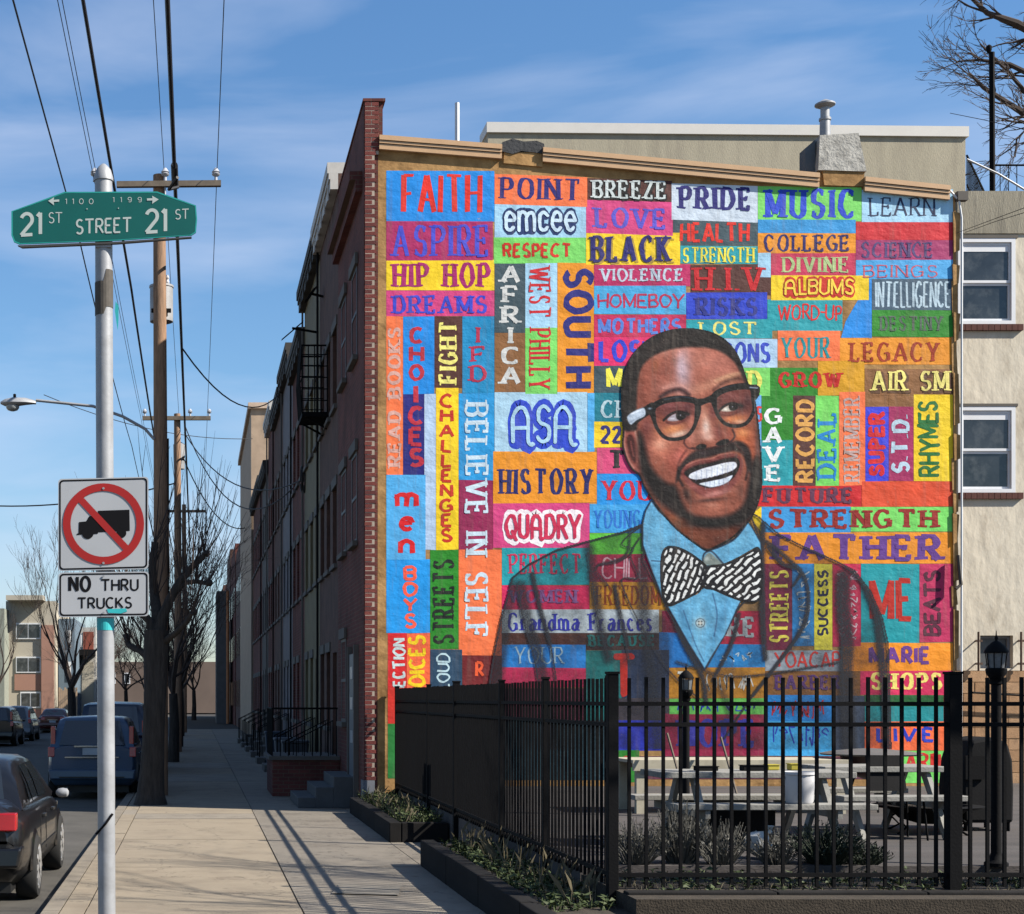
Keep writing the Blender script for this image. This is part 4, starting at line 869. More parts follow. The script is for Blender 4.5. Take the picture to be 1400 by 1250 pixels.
# mouth
MO = 3.5
def sh_(pts): return [(a, b_+MO) for a, b_ in pts]
c.poly(sh_([(931,641),(941,630),(957,625),(973,624),(983,619),(995,616),(1007,618),(1015,628),(1013,644),(1005,658),(992,671),(973,677),(955,673),(942,662),(934,652)]),(134,74,68),1.2)
c.poly(sh_([(935,643),(948,634),(965,630.5),(980,626.5),(994,623),(1007,623),(1011,632),(1004,648),(991,658),(971,664),(954,660),(943,652)]),(30,11,15),1.0)
c.line(sh_([(938,633),(955,626),(972,624),(984,618.5),(1001,616)]),(190,128,110),1.8,1.0,.75); c.line(sh_([(936,640),(954,632),(972,629),(988,624),(1006,621)]),(92,48,46),2.2,1.0,.8)
up = sh_([(942,650),(943,645),(952,640.5),(963,636.5),(975,633.5),(986,630.5),(997,628.5),(1005,629),(1007,634.5),(1001,640),(992,643.5),(979,647.5),(964,651),(951,652.5)])
lo_ = sh_([(956,658),(971,654.5),(988,651),(1001,646.5),(997,654),(990,658.5),(981,661.5),(971,663),(963,661)])
c.poly(up,(240,242,248),.7); c.poly(lo_,(222,228,236),.7)
for k in range(8): x = 951+k*7.2; c.line([(x,655-(x-952)*.24+MO*.9),(x+.6,641-(x-952)*.2+MO)],(150,158,176),.8,.45,.75)
for k in range(6): x = 964+k*6.2; c.line([(x,665.5-(x-964)*.2+MO),(x,656-(x-964)*.16+MO)],(140,150,164),.8,.45,.75)
for k in range(8): x = 948+k*7.2; c.blob(x, 656.5-(x-948)*.24+MO*.6, 1.0, 1.2, (30,14,18), .7)
c.blob(978,675,20,4,(204,142,130),.85,-14); c.blob(948,665,7,4,(186,116,106),.75,32); c.blob(1008,655,4,8,(160,96,84),.7,15)
c.line([(1019,624),(1022,640),(1019,656)],(38,26,27),2.4,1.6,.85); c.line([(928,640),(927,652),(933,664)],(34,24,25),3,1.6,.85)
# glasses
def ring(pts, wtop, wbot):
    pp_ = smooth_poly(pts); d = np.abs(seg_dist(X, Y, pp_)); ymid = sum(p[1] for p in pts)/len(pts)
    wv = wbot+(wtop-wbot)*np.clip((ymid+6-Y)/12, 0, 1); c.blend((18,22,30), np.clip(.5-(d-wv/2)/1.0, 0, 1))
ring(LL, 8.2, 4.8); ring(RL, 8.6, 4.8)
c.poly([(950,547),(962,545),(976,540),(978,550),(968,551),(958,555),(951,558)],(18,22,27),.8)
c.poly([(864,566),(880,557),(892,551),(896,562),(886,568),(872,578),(866,582)],(20,24,30),.9)
WT = [(857,571),(864,564),(878,558),(882,562),(881,569),(870,575),(862,581)]
c.poly(WT,(188,198,206),.9); c.line([(860,578),(880,568)],(130,140,150),1.5,1,.6); c.line([(864,566),(878,560)],(244,246,248),1.5,.8,.7)
HG = [(1019,525.5),(1034,526),(1039,530),(1038,541),(1032,549),(1031,560),(1029,548),(1026,534)]
c.poly(HG,(18,20,27),.8,1,False); c.line([(1025,530),(1035,531)],(170,178,190),1.8,.7,.9); c.line([(1032.5,545),(1031.5,562)],(150,180,196),1.4,.8,.7)
c.line([(908,547),(930,543),(946,545)],(96,112,124),1.2,.8,.6); c.line([(986,532),(1004,527)],(84,98,110),1.1,.8,.5); c.blob(888,559,3,1.6,(170,180,186),.9)
# outline
hgm = seg_dist(X, Y, HG) < .3
inm = (dh < 1.2) | hgm
c.blend((24,24,30), np.where(hgm, 0, np.clip((dh+2.2)/1.6, 0, 1)*.9))
c.C = np.clip((c.C-118)*1.18+110, 6, 248)*np.array([.97,.99,1.03])*(.93+.14*nz1[..., None])*(.96+.08*nz3[..., None])
# ---- shirt
s_ = Canvas(868, 678, 1052, 922, .7)
sh = [(890,684),(882,698),(878,715),(878,745),(886,768),(894,790),(904,815),(918,840),(940,879),(963,916),(972,900),(992,868),(1008,832),(1030,790),(1042,760),(1040,742),(1030,724),(1022,712),(1006,734),(990,744),(966,753),(945,738),(920,716),(900,698)]
ds_ = seg_dist(s_.X, s_.Y, sh)
s_.C[:] = (98,170,210)
n2 = vnoise(s_.X, s_.Y, 9, 5)*.6+vnoise(s_.X, s_.Y, 2, 6)*.4
s_.C = s_.C*(.82+.34*n2[..., None])
s_.blob(955,860,6,40,(130,196,228),.5); s_.blob(935,850,5,40,(62,128,172),.6,-15); s_.blob(985,850,6,40,(60,126,170),.5,20)
s_.blob(900,740,10,20,(126,192,224),.5); s_.blob(1012,740,14,10,(120,190,222),.4,-25)
s_.line([(890,767),(912,768)],(34,60,90),1.4,.6,.9); s_.line([(934,835),(950,880),(962,905)],(40,80,120),1.3,.8,.8); s_.line([(974,812),(980,840),(976,870)],(40,80,120),1.6,.8,.8)
s_.line([(905,690),(925,716),(945,738),(963,752)],(20,30,50),3,.8,.95); s_.line([(1022,714),(1006,735),(990,745),(966,754)],(20,30,50),2.6,.8,.9)
s_.poly([(964,760),(970,756),(980,764),(986,772),(960,772)],(120,132,128),1); s_.blob(966,764,3,4,(190,200,196),.8)
s_.line([(960,772),(962,758),(972,754),(984,766),(990,773)],(26,34,52),2.2,.8,.9)
s_.blob(957,852,6.5,6.5,(216,214,204),1); s_.line(arc(957,852,6,6,0,360,16),(50,60,70),1.0,.5,.9)
for q in ((955,850),(959,850),(955,854),(959,854)): s_.blob(q[0],q[1],1.1,1.1,(30,40,50),1)
# bow tie
s_.blend((20,26,44), np.clip((ds_+2.0)/1.4, 0, 1)*.9)
TL = [(914,748),(928,750),(944,758),(960,770),(966,778),(962,792),(956,808),(944,815),(928,823),(914,828),(907,818),(904,795),(904,768),(907,754)]
TR = [(963,776),(975,774),(990,772),(1010,763),(1026,754),(1036,750),(1041,765),(1042,790),(1040,815),(1032,823),(1014,821),(994,814),(976,806),(963,803),(958,790)]
for T_, ang, cx_, cy_ in ((TL, 28, 962, 786), (TR, -38, 962, 786)):
    d = seg_dist(s_.X, s_.Y, smooth_poly(T_))
    m_ = np.clip(.5-d/1.4, 0, 1)
    s_.blend((16,17,24), m_)
    dx, dy = s_.X-cx_, s_.Y-cy_
    rad = np.hypot(dx, dy)
    th = np.arctan2(dy, np.abs(dx))
    ww_ = vnoise(s_.X, s_.Y, 9, 8)
    if T_ is TL: u = dx*.85+dy*.35+ww_*4; v = dy*.9-dx*.5+ww_*5
    else: u = dx*.55+dy*.62+ww_*4; v = dy*.75-dx*.62+ww_*5
    row = np.floor(u/7.2)
    st1 = (np.abs((u/7.2)-row-.5) < .19+.07*vnoise(s_.X, s_.Y, 4, 12)) & (np.abs(((v+row*7.3)/17.0)-np.floor((v+row*7.3)/17.0)-.5) < .40)
    s_.blend((236,238,236), (st1 & (d < -2.2))*1.0*m_)
s_.line([(958,776),(964,790),(960,804)],(16,17,24),3.5,1,.9); s_.line(TL+[TL[0]],(12,14,22),2.4,.8,.95); s_.line(TR+[TR[0]],(12,14,22),2.4,.8,.95)
tiem = (seg_dist(s_.X, s_.Y, smooth_poly(TL)) < 1) | (seg_dist(s_.X, s_.Y, smooth_poly(TR)) < 1)
tieonly = tiem
port = thing('painted_portrait', '', '') if False else None
po = s_.mesh('painted_shirt', (ds_ < .6) & ~tieonly, .0142, M_port, house, label='painted light blue shirt with open jacket collar')
s_.mesh('painted_bow_tie', tieonly, .015, M_port, house, label='painted black and white dashed bow tie')
c.mesh('painted_face', inm, .016, M_port, house, label='painted smiling face with short hair, beard and dark glasses')
# ---- jacket glaze: translucent black brushwork over the words
m = bpy.data.materials.new('jacket_glaze'); m.use_nodes = True; n = m.node_tree; n.nodes.clear(); l = n.links.new
out = n.nodes.new('ShaderNodeOutputMaterial'); b = n.nodes.new('ShaderNodeBsdfPrincipled'); tr = n.nodes.new('ShaderNodeBsdfTransparent'); mxs = n.nodes.new('ShaderNodeMixShader')
b.inputs['Base Color'].default_value = (.016,.018,.024,1); b.inputs['Roughness'].default_value = .7; b.inputs['Specular IOR Level'].default_value = .2
at = n.nodes.new('ShaderNodeAttribute'); at.attribute_name = 'paint'; geo = n.nodes.new('ShaderNodeNewGeometry')
t = n.nodes.new('ShaderNodeTexNoise'); t.inputs['Scale'].default_value = 46; t.inputs['Detail'].default_value = 3; l(geo.outputs['Position'], t.inputs['Vector'])
mr = n.nodes.new('ShaderNodeMapRange'); mr.inputs['From Min'].default_value = .35; mr.inputs['From Max'].default_value = .68; mr.inputs['To Min'].default_value = .72; mr.inputs['To Max'].default_value = 1.25; l(t.outputs[0], mr.inputs['Value'])
mu = n.nodes.new('ShaderNodeMath'); mu.operation = 'MULTIPLY'; mu.use_clamp = True; l(at.outputs['Alpha'], mu.inputs[0]); l(mr.outputs[0], mu.inputs[1])
l(mu.outputs[0], mxs.inputs[0]); l(tr.outputs[0], mxs.inputs[1]); l(b.outputs[0], mxs.inputs[2]); l(mxs.outputs[0], out.inputs[0]); M_glaze = m
g = Canvas(666, 688, 1222, 1034, 1.15)
X, Y = g.X, g.Y
jl = [(888,690),(880,716),(850,728),(800,741),(760,752),(722,772),(700,790),(694,815),(684,850),(676,890),(668,940),(664,1030),(1218,1030),(1216,940),(1214,880),(1206,845),(1190,808),(1168,780),(1140,766),(1100,748),(1064,730),(1036,706),(1024,700),(1040,745),(1040,800),(1010,830),(963,916),(915,838),(898,800),(880,765),(878,715)]
dj = seg_dist(X, Y, jl, True)
A = np.where(dj < 0, .10+.40*np.clip(vnoise(X, Y, 22, 3)-.35, 0, 1)+.12*vnoise(X, Y, 3, 31), 0)
def band(pts, w_, a, soft=8):
    global A
    d = seg_dist(X, Y, smooth_poly(pts, False), False); A = np.maximum(A, np.where(dj < 2, a*np.clip(1-(d-w_/2)/soft, 0, 1), 0))
band([(712,800),(722,850),(738,900),(748,960),(755,1028)], 9, .62, 9); band([(728,785),(738,830),(752,880)], 3, .8, 4)
band([(806,750),(812,800),(820,850),(832,900)], 6, .62, 12); band([(700,800),(690,860),(680,930),(672,1020)], 10, .55, 10)
band([(880,765),(880,820),(885,880),(895,960),(900,1020)], 8, .60, 16); band([(840,800),(850,850),(858,880)], 3, .7, 5)
band([(1152,790),(1152,830),(1158,880),(1156,930),(1160,1020)], 14, .70, 10); band([(1183,800),(1198,840),(1204,890),(1212,960),(1212,1020)], 7, .72, 8)
band([(1043,720),(1042,780),(1042,850),(1046,900)], 4, .75, 5); band([(1040,735),(1075,762),(1100,790),(1104,830),(1090,870),(1030,950)], 2.5, .85, 3)
band([(1050,745),(1070,770),(1095,780),(1085,800)], 2, .75, 4); band([(1150,770),(1180,800),(1200,850)], 2, .8, 3)
band([(862,722),(855,760),(815,775),(830,800)], 1.6, .7, 3); band([(950,905),(985,940),(1005,1000)], 4, .5, 10); band([(1010,840),(1000,880),(975,930)], 2.5, .8, 4)
band([(918,838),(935,880),(960,925),(965,960)], 3.0, .85, 4); band([(925,905),(1010,925),(1150,905)], 1.6, .5, 4)
band([(694,800),(720,820),(722,870)], 2, .6, 4); band([(1090,800),(1098,850),(1080,890)], 7, .45, 8); band([(900,850),(905,900),(890,960),(895,1020)], 16, .45, 12)
edge = np.abs(dj); A = np.maximum(A, np.where(dj < 1.5, .92*np.clip(1-(edge-1.1)/1.6, 0, 1), 0))

for pts_, w__ in (([(888,700),(884,716),(850,728),(800,741),(760,752),(722,772),(700,790),(694,815),(684,850),(676,890),(668,940)],2.4),([(1036,706),(1064,730),(1100,748),(1140,766),(1168,780),(1190,808),(1206,845),(1214,880),(1216,940)],2.6),
   ([(880,765),(898,800),(915,838),(940,882),(963,916)],3.0),([(1040,745),(1040,800),(1010,830),(963,916)],3.0),([(875,735),(862,760),(872,790),(850,800),(905,905),(958,958)],2.2),
   ([(1040,735),(1075,762),(1100,790),(1106,830),(1092,870),(1030,950),(990,1010)],2.6),([(1048,748),(1068,772),(1094,782),(1084,802)],2.2),([(1043,712),(1043,780),(1046,880)],3.2),
   ([(706,800),(716,850),(730,900),(740,960)],2.6),([(1150,792),(1150,850),(1152,930),(1156,1020)],2.8),([(1178,796),(1196,840),(1203,890),(1208,1010)],2.2),([(925,905),(1010,925),(1150,905)],1.8),
   ([(884,716),(862,730),(850,745),(866,752),(846,768),(820,772)],1.8),([(840,800),(850,850),(860,905)],2.0),([(803,756),(810,800),(818,850),(832,900)],2.0),([(728,785),(738,830),(752,880),(760,930)],2.4)):
    d = seg_dist(X, Y, smooth_poly(pts_, False), False)*(.8+.4*vnoise(X, Y, 5, 17)); A = np.maximum(A, np.where(dj < 3, .95*np.clip(.5-(d-w__/2)/1.2, 0, 1), 0))
A = A*(.88+.24*vnoise(X, Y, 2.6, 23)); A = np.clip(A*1.22, 0, 1); A = np.where(Y > 1024, 0, A)
g.mesh('painted_jacket', (dj < 1.5), .0132, M_glaze, house, alpha=A, label='painted jacket, dark see-through brushwork over the words')
# ------------------------------------------------------------------ rear addition, plaster house at right
M_beige = mat('beige_stucco', (.40,.36,.27), .92, var=.09, vscale=2.5, stretch=(2.5,1,.5), bump=.5, bscale=30, dirt=(.24,.21,.17), dirt_scale=1.2, dirt_amt=.6)
M_whitecap = mat('white_metal_cap', (.66,.64,.60), .5, var=.05)
M_cream = mat('cream_plaster', (.66,.60,.49), .92, var=.10, vscale=1.4, bump=1.6, bscale=4, stretch=(1.6,1,.8), dirt=(.40,.34,.26), dirt_scale=1.6, dirt_amt=.75)
M_stain = mat('stained_concrete', (.30,.275,.215), .95, var=.2, vscale=2, stretch=(4,1,.5), bump=.8, bscale=25, dirt=(.08,.075,.07), dirt_scale=1.6, dirt_amt=.8)
def part(par, mb, nm, mt, **k):
    o = mb.build(nm, mt, par, **k); o.location = -par.location; return o
ad = thing('roof_addition', 'long beige stucco roof storey with white metal cap behind the mural house', 'building', (10, 31.6, 10.5))
x0, x1, Y_ = P(667,0,31.5).x, P(1320,0,31.5).x, 31.5
zt0, zt1, zb = P(0,182,Y_).z, P(0,188,Y_).z, 9.5
part(ad, MB().prism([(x0,Y_,zb),(x1,Y_,zb),(x1,Y_,zt1),(x0,Y_,zt0)], (0,.7,0)), 'wall', M_beige)
c0z, c1z = P(0,168,Y_).z, P(0,174,Y_).z
part(ad, MB().prism([(x0-.03,Y_-.05,zt0+.002),(x1+.05,Y_-.05,zt1+.002),(x1+.05,Y_-.05,c1z),(x0-.03,Y_-.05,c0z)], (0,.8,0)), 'cap', M_whitecap)
part(ad, MB().box(x0+.5, x1-.3, Y_+.7, Y_+.9, zb, zb+.5), 'footing', M_beige)
vp = thing('vent_pipe', 'plain white vent pipe standing on the roof behind the mural wall', 'pipe', P(625,192,30))
part(vp, MB().tube([P(625,215,30), P(625,141,30)], .045, 8), 'pipe', M_white, smooth=True)
part(vp, MB().tube([P(625,215,30), P(625,208,30)], .075, 8), 'flashing_collar', M_dark)
# neighbouring plaster house
Yn = 27.2
nx0 = P(1308,0,Yn).x; nx1 = 21.5
nh = thing('plaster_house', 'cream plastered back house with white sash windows right of the mural', 'house', (nx0, Yn, .45))
top = P(0,262,Yn).z; mid = P(0,320,Yn).z; blk = P(0,917,Yn).z
def wall_holes(par, name, mt, xa, xb, za, zb_, holes, y, d):
    """front wall between xa..xb with rectangular holes, built as butted boxes"""
    xs = sorted({xa, xb}|{h[0] for h in holes}|{h[1] for h in holes}); zs = sorted({za, zb_}|{h[2] for h in holes}|{h[3] for h in holes})
    mb = MB()
    for i in range(len(xs)-1):
        run = None
        for j in range(len(zs)-1):
            cx, cz = (xs[i]+xs[i+1])/2, (zs[j]+zs[j+1])/2
            hole = any(h[0] < cx < h[1] and h[2] < cz < h[3] for h in holes)
            if not hole:
                if run is None: run = [zs[j], zs[j+1]]
                else: run[1] = zs[j+1]
            if hole or j == len(zs)-2:
                if run: mb.box(xs[i], xs[i+1], y, y+d, *run)
                run = None
    return part(par, mb, name, mt)
wins = []
for (a, b_, t_, bt) in ((1318,1388,326,444),(1318,1388,556,674)):
    wins.append((P(a-22,0,Yn).x, P(b_,0,Yn).x, P(0,bt,Yn).z, P(0,t_,Yn).z))
sm = (P(1340,0,Yn).x, P(1385,0,Yn).x, P(0,914,Yn).z, P(0,869,Yn).z)
# windows to the right, outside the frame, continue the same rows
more = [(w_[0]+2.6, w_[1]+2.6, w_[2], w_[3]) for w_ in wins]
wins2 = [(max(w_[0], nx0+.02), w_[1], w_[2], w_[3]) for w_ in wins]
holes = wins2+more+[sm]
wall_holes(nh, 'plaster_wall', M_cream, nx0, nx1, blk, mid, holes, Yn, .28)
part(nh, MB().box(nx0, nx1, Yn-.03, Yn+.28, mid+.001, top), 'stained_concrete_band', M_stain)
part(nh, MB().box(nx0+.3, nx1, Yn+.281, Yn+6, .4, top-.2), 'rear_volume', M_pl)
fr = mat('white_vinyl_frame', (.74,.76,.80), .45, var=.04)
def sash(par, w_, y):
    x0, x1, z0, z1 = w_
    o = MB()
    t = .07
    o.box(x0, x1, y, y+.09, z1-t, z1).box(x0, x1, y, y+.09, z0, z0+t).box(x0, x0+t, y, y+.09, z0+t, z1-t).box(x1-t, x1, y, y+.09, z0+t, z1-t)
    f_ = part(par, o, 'window_frame', fr)
    zm = (z0+z1)/2-.02; s_ = MB()
    for a, b_, yy in ((zm, z1-t, y+.03), (z0+t, zm, y+.055)):
        s_.box(x0+t, x1-t, yy, yy+.03, b_-.045, b_).box(x0+t, x1-t, yy, yy+.03, a, a+.045).box(x0+t, x0+t+.04, yy, yy+.03, a+.045, b_-.045).box(x1-t-.04, x1-t, yy, yy+.03, a+.045, b_-.045)
    q = s_.build('sash', fr, f_)
    for a, b_, yy in ((zm+.045, z1-t-.045, y+.045), (z0+t+.045, zm-.045, y+.07)):
        MB().box(x0+t+.04, x1-t-.04, yy, yy+.006, a, b_).build('pane', M_glass, f_)
    MB().box(x0+t+.04, x1-t-.04, y+.036, y+.042, z1-t-.16, z1-t-.046).build('blind', fr, f_)
    return f_
for w_ in wins2+more:
    sash(nh, w_, Yn-.012)
    nb = max(3, int((w_[1]-w_[0]+.12)/.1))
    bw = (w_[1]-w_[0]+.12)/nb
    bme = MB().box(.004, bw-.004, 0, .16, 0, .11).mesh('sill_brick', mat('sill_brick_red', (.09,.03,.024), .9, var=.3, vscale=12))
    for i in range(nb):
        inst(bme, 'sill_brick', nh, Vector((w_[0]+i*bw, Yn-.06, w_[2]-.112))-nh.location)
    part(nh, MB().box(w_[0]-.02, w_[1]+.04, Yn-.02, Yn+.05, w_[3]+.002, w_[3]+.05), 'lintel_strip', mat('dark_metal', (.08,.07,.06), .7))
# small barred window
part(nh, MB().box(sm[0], sm[1], Yn+.14, Yn+.16, sm[2], sm[3]), 'pane', mat('dusty_pane', (.08,.085,.09), .4, var=.3, vscale=6))
f_ = MB(); t = .05
f_.box(sm[0],sm[1],Yn+.1,Yn+.135,sm[3]-t,sm[3]).box(sm[0],sm[1],Yn+.1,Yn+.135,sm[2],sm[2]+t).box(sm[0],sm[0]+t,Yn+.1,Yn+.135,sm[2]+t,sm[3]-t).box(sm[1]-t,sm[1],Yn+.1,Yn+.135,sm[2]+t,sm[3]-t)
part(nh, f_, 'window_frame', mat('grey_wood_frame', (.20,.21,.23), .7))
for s_ in (-1, 1):
    xx = sm[0]-.09 if s_ < 0 else sm[1]+.08
    q = MB(); q.tube([(xx,Yn-.12,sm[2]-.05),(xx,Yn-.12,sm[3]+.06)], .018, 6)
    for zz in (sm[2]+.08, sm[3]-.10): q.tube([(xx,Yn,zz),(xx,Yn-.12,zz)], .014, 5); q.box(xx-.05, xx+.07, Yn-.13, Yn-.112, zz-.02, zz+.02)
    part(nh, q, 'window_bar_bracket', mat('rusty_iron', (.08,.045,.03), .8, var=.4, vscale=20))
# tan concrete blocks of the ground storey, one by one
btan = [mat('tan_block_%s' % q, c_, .92, var=.14, vscale=8, bump=.5, bscale=50, dirt=(.12,.08,.05), dirt_scale=5, dirt_amt=.5) for q, c_ in zip('abc', ((.40,.235,.125),(.36,.21,.11),(.44,.27,.15)))]
part(nh, MB().box(nx0-.3, nx1, Yn+.02, Yn+.27, .3, blk-.004), 'block_mortar', mat('block_mortar', (.19,.13,.085), .95))
bms = [MB().box(.005,.395,0,.12,.005,.195).mesh('block', q) for q in btan]
rbk = random.Random(4)
rows = int((blk-.45)/.2)
for j in range(rows+1):
    z = blk-.2*(j+1)-.004
    for i in range(12):
        x = nx0-.3+(i-(.5 if j % 2 else 0))*.4
        sx = 1; 
        if x < nx0-.3: x = nx0-.3; sx = .5
        if x+.4 > nx1: continue
        inst(rbk.choice(bms), 'block', nh, Vector((x, Yn-.1+.055+rbk.uniform(-.004,.004), z))-nh.location, (sx,1,1))
part(nh, MB().tube([P(1330,947,27.0), P(1362,949,27.0), P(1400,951,27.0), P(1440,952,27.0)], .02, 6), 'wall_conduit', M_dark)
# roof deck railing + pole
rl = thing('deck_railing', 'black roof deck railing on top of the plaster house', 'railing', P(1350,262,28))
base = P(0,262,28).z; rtop = P(0,222,28).z
def railpart(xa, xb, ya, yb, za, zb_):
    q = MB().tube([(xa,ya,zb_),(xb,yb,zb_)], .02, 6).tube([(xa,ya,za+.12),(xb,yb,za+.12)], .015, 6); part(rl, q, 'rail', M_black)
    n_ = int(math.hypot(xb-xa,yb-ya)/.16)
    for i in range(n_+1):
        f = i/n_; q = MB().tube([(xa+(xb-xa)*f,ya+(yb-ya)*f,za),(xa+(xb-xa)*f,ya+(yb-ya)*f,zb_)], .009, 5); part(rl, q, 'baluster', M_black)
xa = P(1322,0,28).x; xc = P(1356,0,31).x
railpart(xa, xc, 28, 31, base, rtop+.12); railpart(xc, xc+3.2, 31, 31, base, P(0,226,31).z)
part(rl, MB().tube([P(1322,218,27.6), P(1365,238,27.6), P(1405,262,27.6)], .018, 6), 'slanting_pipe', M_galv)
rp_ = thing('roof_pole', 'tall plain black pole rising from the roof deck at the right', 'pole', P(1356,262,28.2))
part(rp_, MB().tube([P(1357,300,28.2), P(1356,72,28.2)], .05, 8), 'pole', M_black, smooth=True)
part(rp_, MB().lathe(P(1352,66,28.2), [(.02,-.1),(.05,-.04),(.05,.03),(.02,.06)], 10), 'finial', M_black, smooth=True)
part(rp_, MB().tube([P(1356,74,28.2), P(1352,68,28.2)], .02, 6), 'finial_arm', M_black)

# ------------------------------------------------------------------ the row of houses along the street
WG = mat('shaded_window_glass', (.02,.024,.03), .12, var=.3, vscale=1.5, spec=.6)
M_stone = mat('sill_stone', (.12,.11,.10), .85, var=.15)
M_door = [mat('door_%s' % n_, c_, .5, var=.1) for n_, c_ in (('grey_blue',(.10,.125,.16)),('brown',(.07,.035,.02)),('dark_green',(.02,.05,.035)),('white',(.2,.2,.2)))]
def siding(name, col): return mat(name, col, .8, var=.2, vscale=2, bump=.4, bscale=12)
ROW = [ # y0, y1, height, wall material, cornice material, label
 (31.0, 35.6, 12.55, mat('old_brown_brick', (.105,.055,.042), .9, var=.4, vscale=2.5, bump=.8, bscale=25), mat('white_cornice', (.55,.53,.50), .7), 'dark brown row house with white cornice next to the mural house', 3),
 (35.6, 40.6, 12.45, siding('olive_tan_siding', (.17,.14,.075)), mat('dark_cornice', (.05,.045,.04), .8), 'olive tan row house front with a projecting black balcony', 3),
 (40.6, 45.6, 11.55, M_brick, mat('dark_cornice', (.05,.045,.04), .8), 'lower red brick row house, third from the mural corner', 3),
 (45.6, 50.6, 12.3, siding('lilac_grey_siding', (.16,.15,.165)), mat('dark_cornice', (.05,.045,.04), .8), 'lilac grey sided row house in the shaded row', 3),
 (50.6, 56.0, 12.0, mat('old_brown_brick', (.075,.05,.042), .9), mat('dark_cornice', (.05,.045,.04), .8), 'old brown brick row house in the middle of the shaded row', 3),
 (56.0, 61.0, 12.6, M_brick, mat('white_cornice', (.55,.53,.50), .7), 'red brick row house with pale cornice before the tan end wall', 3),
 (61.0, 66.5, 11.2, siding('slate_siding', (.075,.065,.06)), mat('dark_cornice', (.05,.045,.04), .8), 'slate coloured row house in the far part of the row', 3),
 (66.5, 77.0, 11.4, M_brick, mat('dark_cornice', (.05,.045,.04), .8), 'wide red brick building below the tall tan end wall', 3),
]
sill_me = MB().box(-.07,.02,-.55,.55,-.09,0).mesh('sill', M_stone)
lint_me = MB().box(-.03,.02,-.58,.58,0,.2).mesh('lintel', M_stone)
wf = MB(); t = .06
wf.box(.12,.17,-.45,-.45+t,0,1.6).box(.12,.17,.45-t,.45,0,1.6).box(.12,.17,-.45+t,.45-t,1.6-t,1.6).box(.12,.17,-.45+t,.45-t,0,t).box(.12,.16,-.45+t,.45-t,.77,.83)
win_me = wf.mesh('window', mat('grey_window_frame', (.07,.07,.075), .6))
pane_me = MB().box(.165,.175,-.40,.40,.05,1.55).mesh('pane', WG)
def facade(par, y0, y1, h, mt, cor, idx, ww=.45, tall=1.6):
    """street front at x = FX facing -x, with recessed windows cut into it"""
    L_ = y1-y0; n_ = 3 if L_ < 7 else 6; st = h/3.35
    holes = []
    sp = L_/n_
    for k in range(3):
        for i in range(n_):
            yc = y0+sp*(i+.5); z0 = 1.45+k*3.25 if k else 1.35
            if k == 0 and i == 0: continue
            holes.append((yc-.45, yc+.45, z0, z0+1.6))
    ydoor = y0+sp*.5; door = (ydoor-.45, ydoor+.45, .55, 2.9)
    allh = holes+[door]
    ys_ = sorted({y0, y1}|{a for q in allh for a in q[:2]}); zs = sorted({0, h}|{a for q in allh for a in q[2:]})
    mb = MB()
    for i in range(len(ys_)-1):
        run = None
        for j in range(len(zs)-1):
            cy, cz = (ys_[i]+ys_[i+1])/2, (zs[j]+zs[j+1])/2
            hole = any(q[0] < cy < q[1] and q[2] < cz < q[3] for q in allh)
            if not hole: run = [zs[j], zs[j+1]] if run is None else [run[0], zs[j+1]]
            if hole or j == len(zs)-2:
                if run: mb.box(FX, FX+.28, ys_[i], ys_[i+1], *run)
                run = None
    part(par, mb, 'front_wall', mt)
    for a, b_, c_, d_ in holes:
        f_ = inst(win_me, 'window', par, Vector((FX, (a+b_)/2, c_))-par.location); inst(pane_me, 'pane', f_)
        inst(sill_me, 'sill', par, Vector((FX, (a+b_)/2, c_))-par.location); inst(lint_me, 'lintel', par, Vector((FX, (a+b_)/2, d_))-par.location)
    dm = M_door[idx % 4]
    d_ = part(par, MB().box(FX+.14, FX+.19, door[0]+.03, door[1]-.03, door[2], 2.35), 'door', dm)
    MB().lathe((FX+.11, door[0]+.12, 1.5), [(.02,0),(.035,.02),(.03,.05)], 8, 'x').build('handle', M_galv, d_)
    part(par, MB().box(FX+.15, FX+.17, door[0]+.03, door[1]-.03, 2.42, 2.86), 'transom_pane', WG)
    part(par, MB().box(FX+.10, FX+.2, door[0], door[0]+.03, door[2], 2.9).box(FX+.10, FX+.2, door[1]-.03, door[1], door[2], 2.9).box(FX+.10, FX+.2, door[0]+.03, door[1]-.03, 2.35, 2.42), 'door_frame', M_white if idx % 2 else M_stone)
    return ydoor
def steps(ydoor, label, mt, big=False, rail=True):
    t = thing('front_steps', label, 'steps', (FX, ydoor, 0))
    n_ = 3; w_ = .75 if not big else 1.1
    for k in range(n_):
        MB().box(-.32*(n_-k)-.1, -.32*(n_-k-1)-.1 if k < n_-1 else -.012, -w_, w_, 0, .185*(k+1)).build('step', mt, t, bevel=.01)
    if rail:
        for s_ in (-1, 1):
            q = MB().tube([(-.98, s_*(w_-.08), .2),(-.98, s_*(w_-.08), 1.05),(-.1, s_*(w_-.08), 1.5),(-.1, s_*(w_-.08), .56)], .018, 6)
            for i in range(5): xx = -.9+i*.19; q.tube([(xx, s_*(w_-.08), .3 if i < 2 else .5),(xx, s_*(w_-.08), 1.09+i*.097)], .009, 5)
            q.build('handrail', M_black, t)
    return t
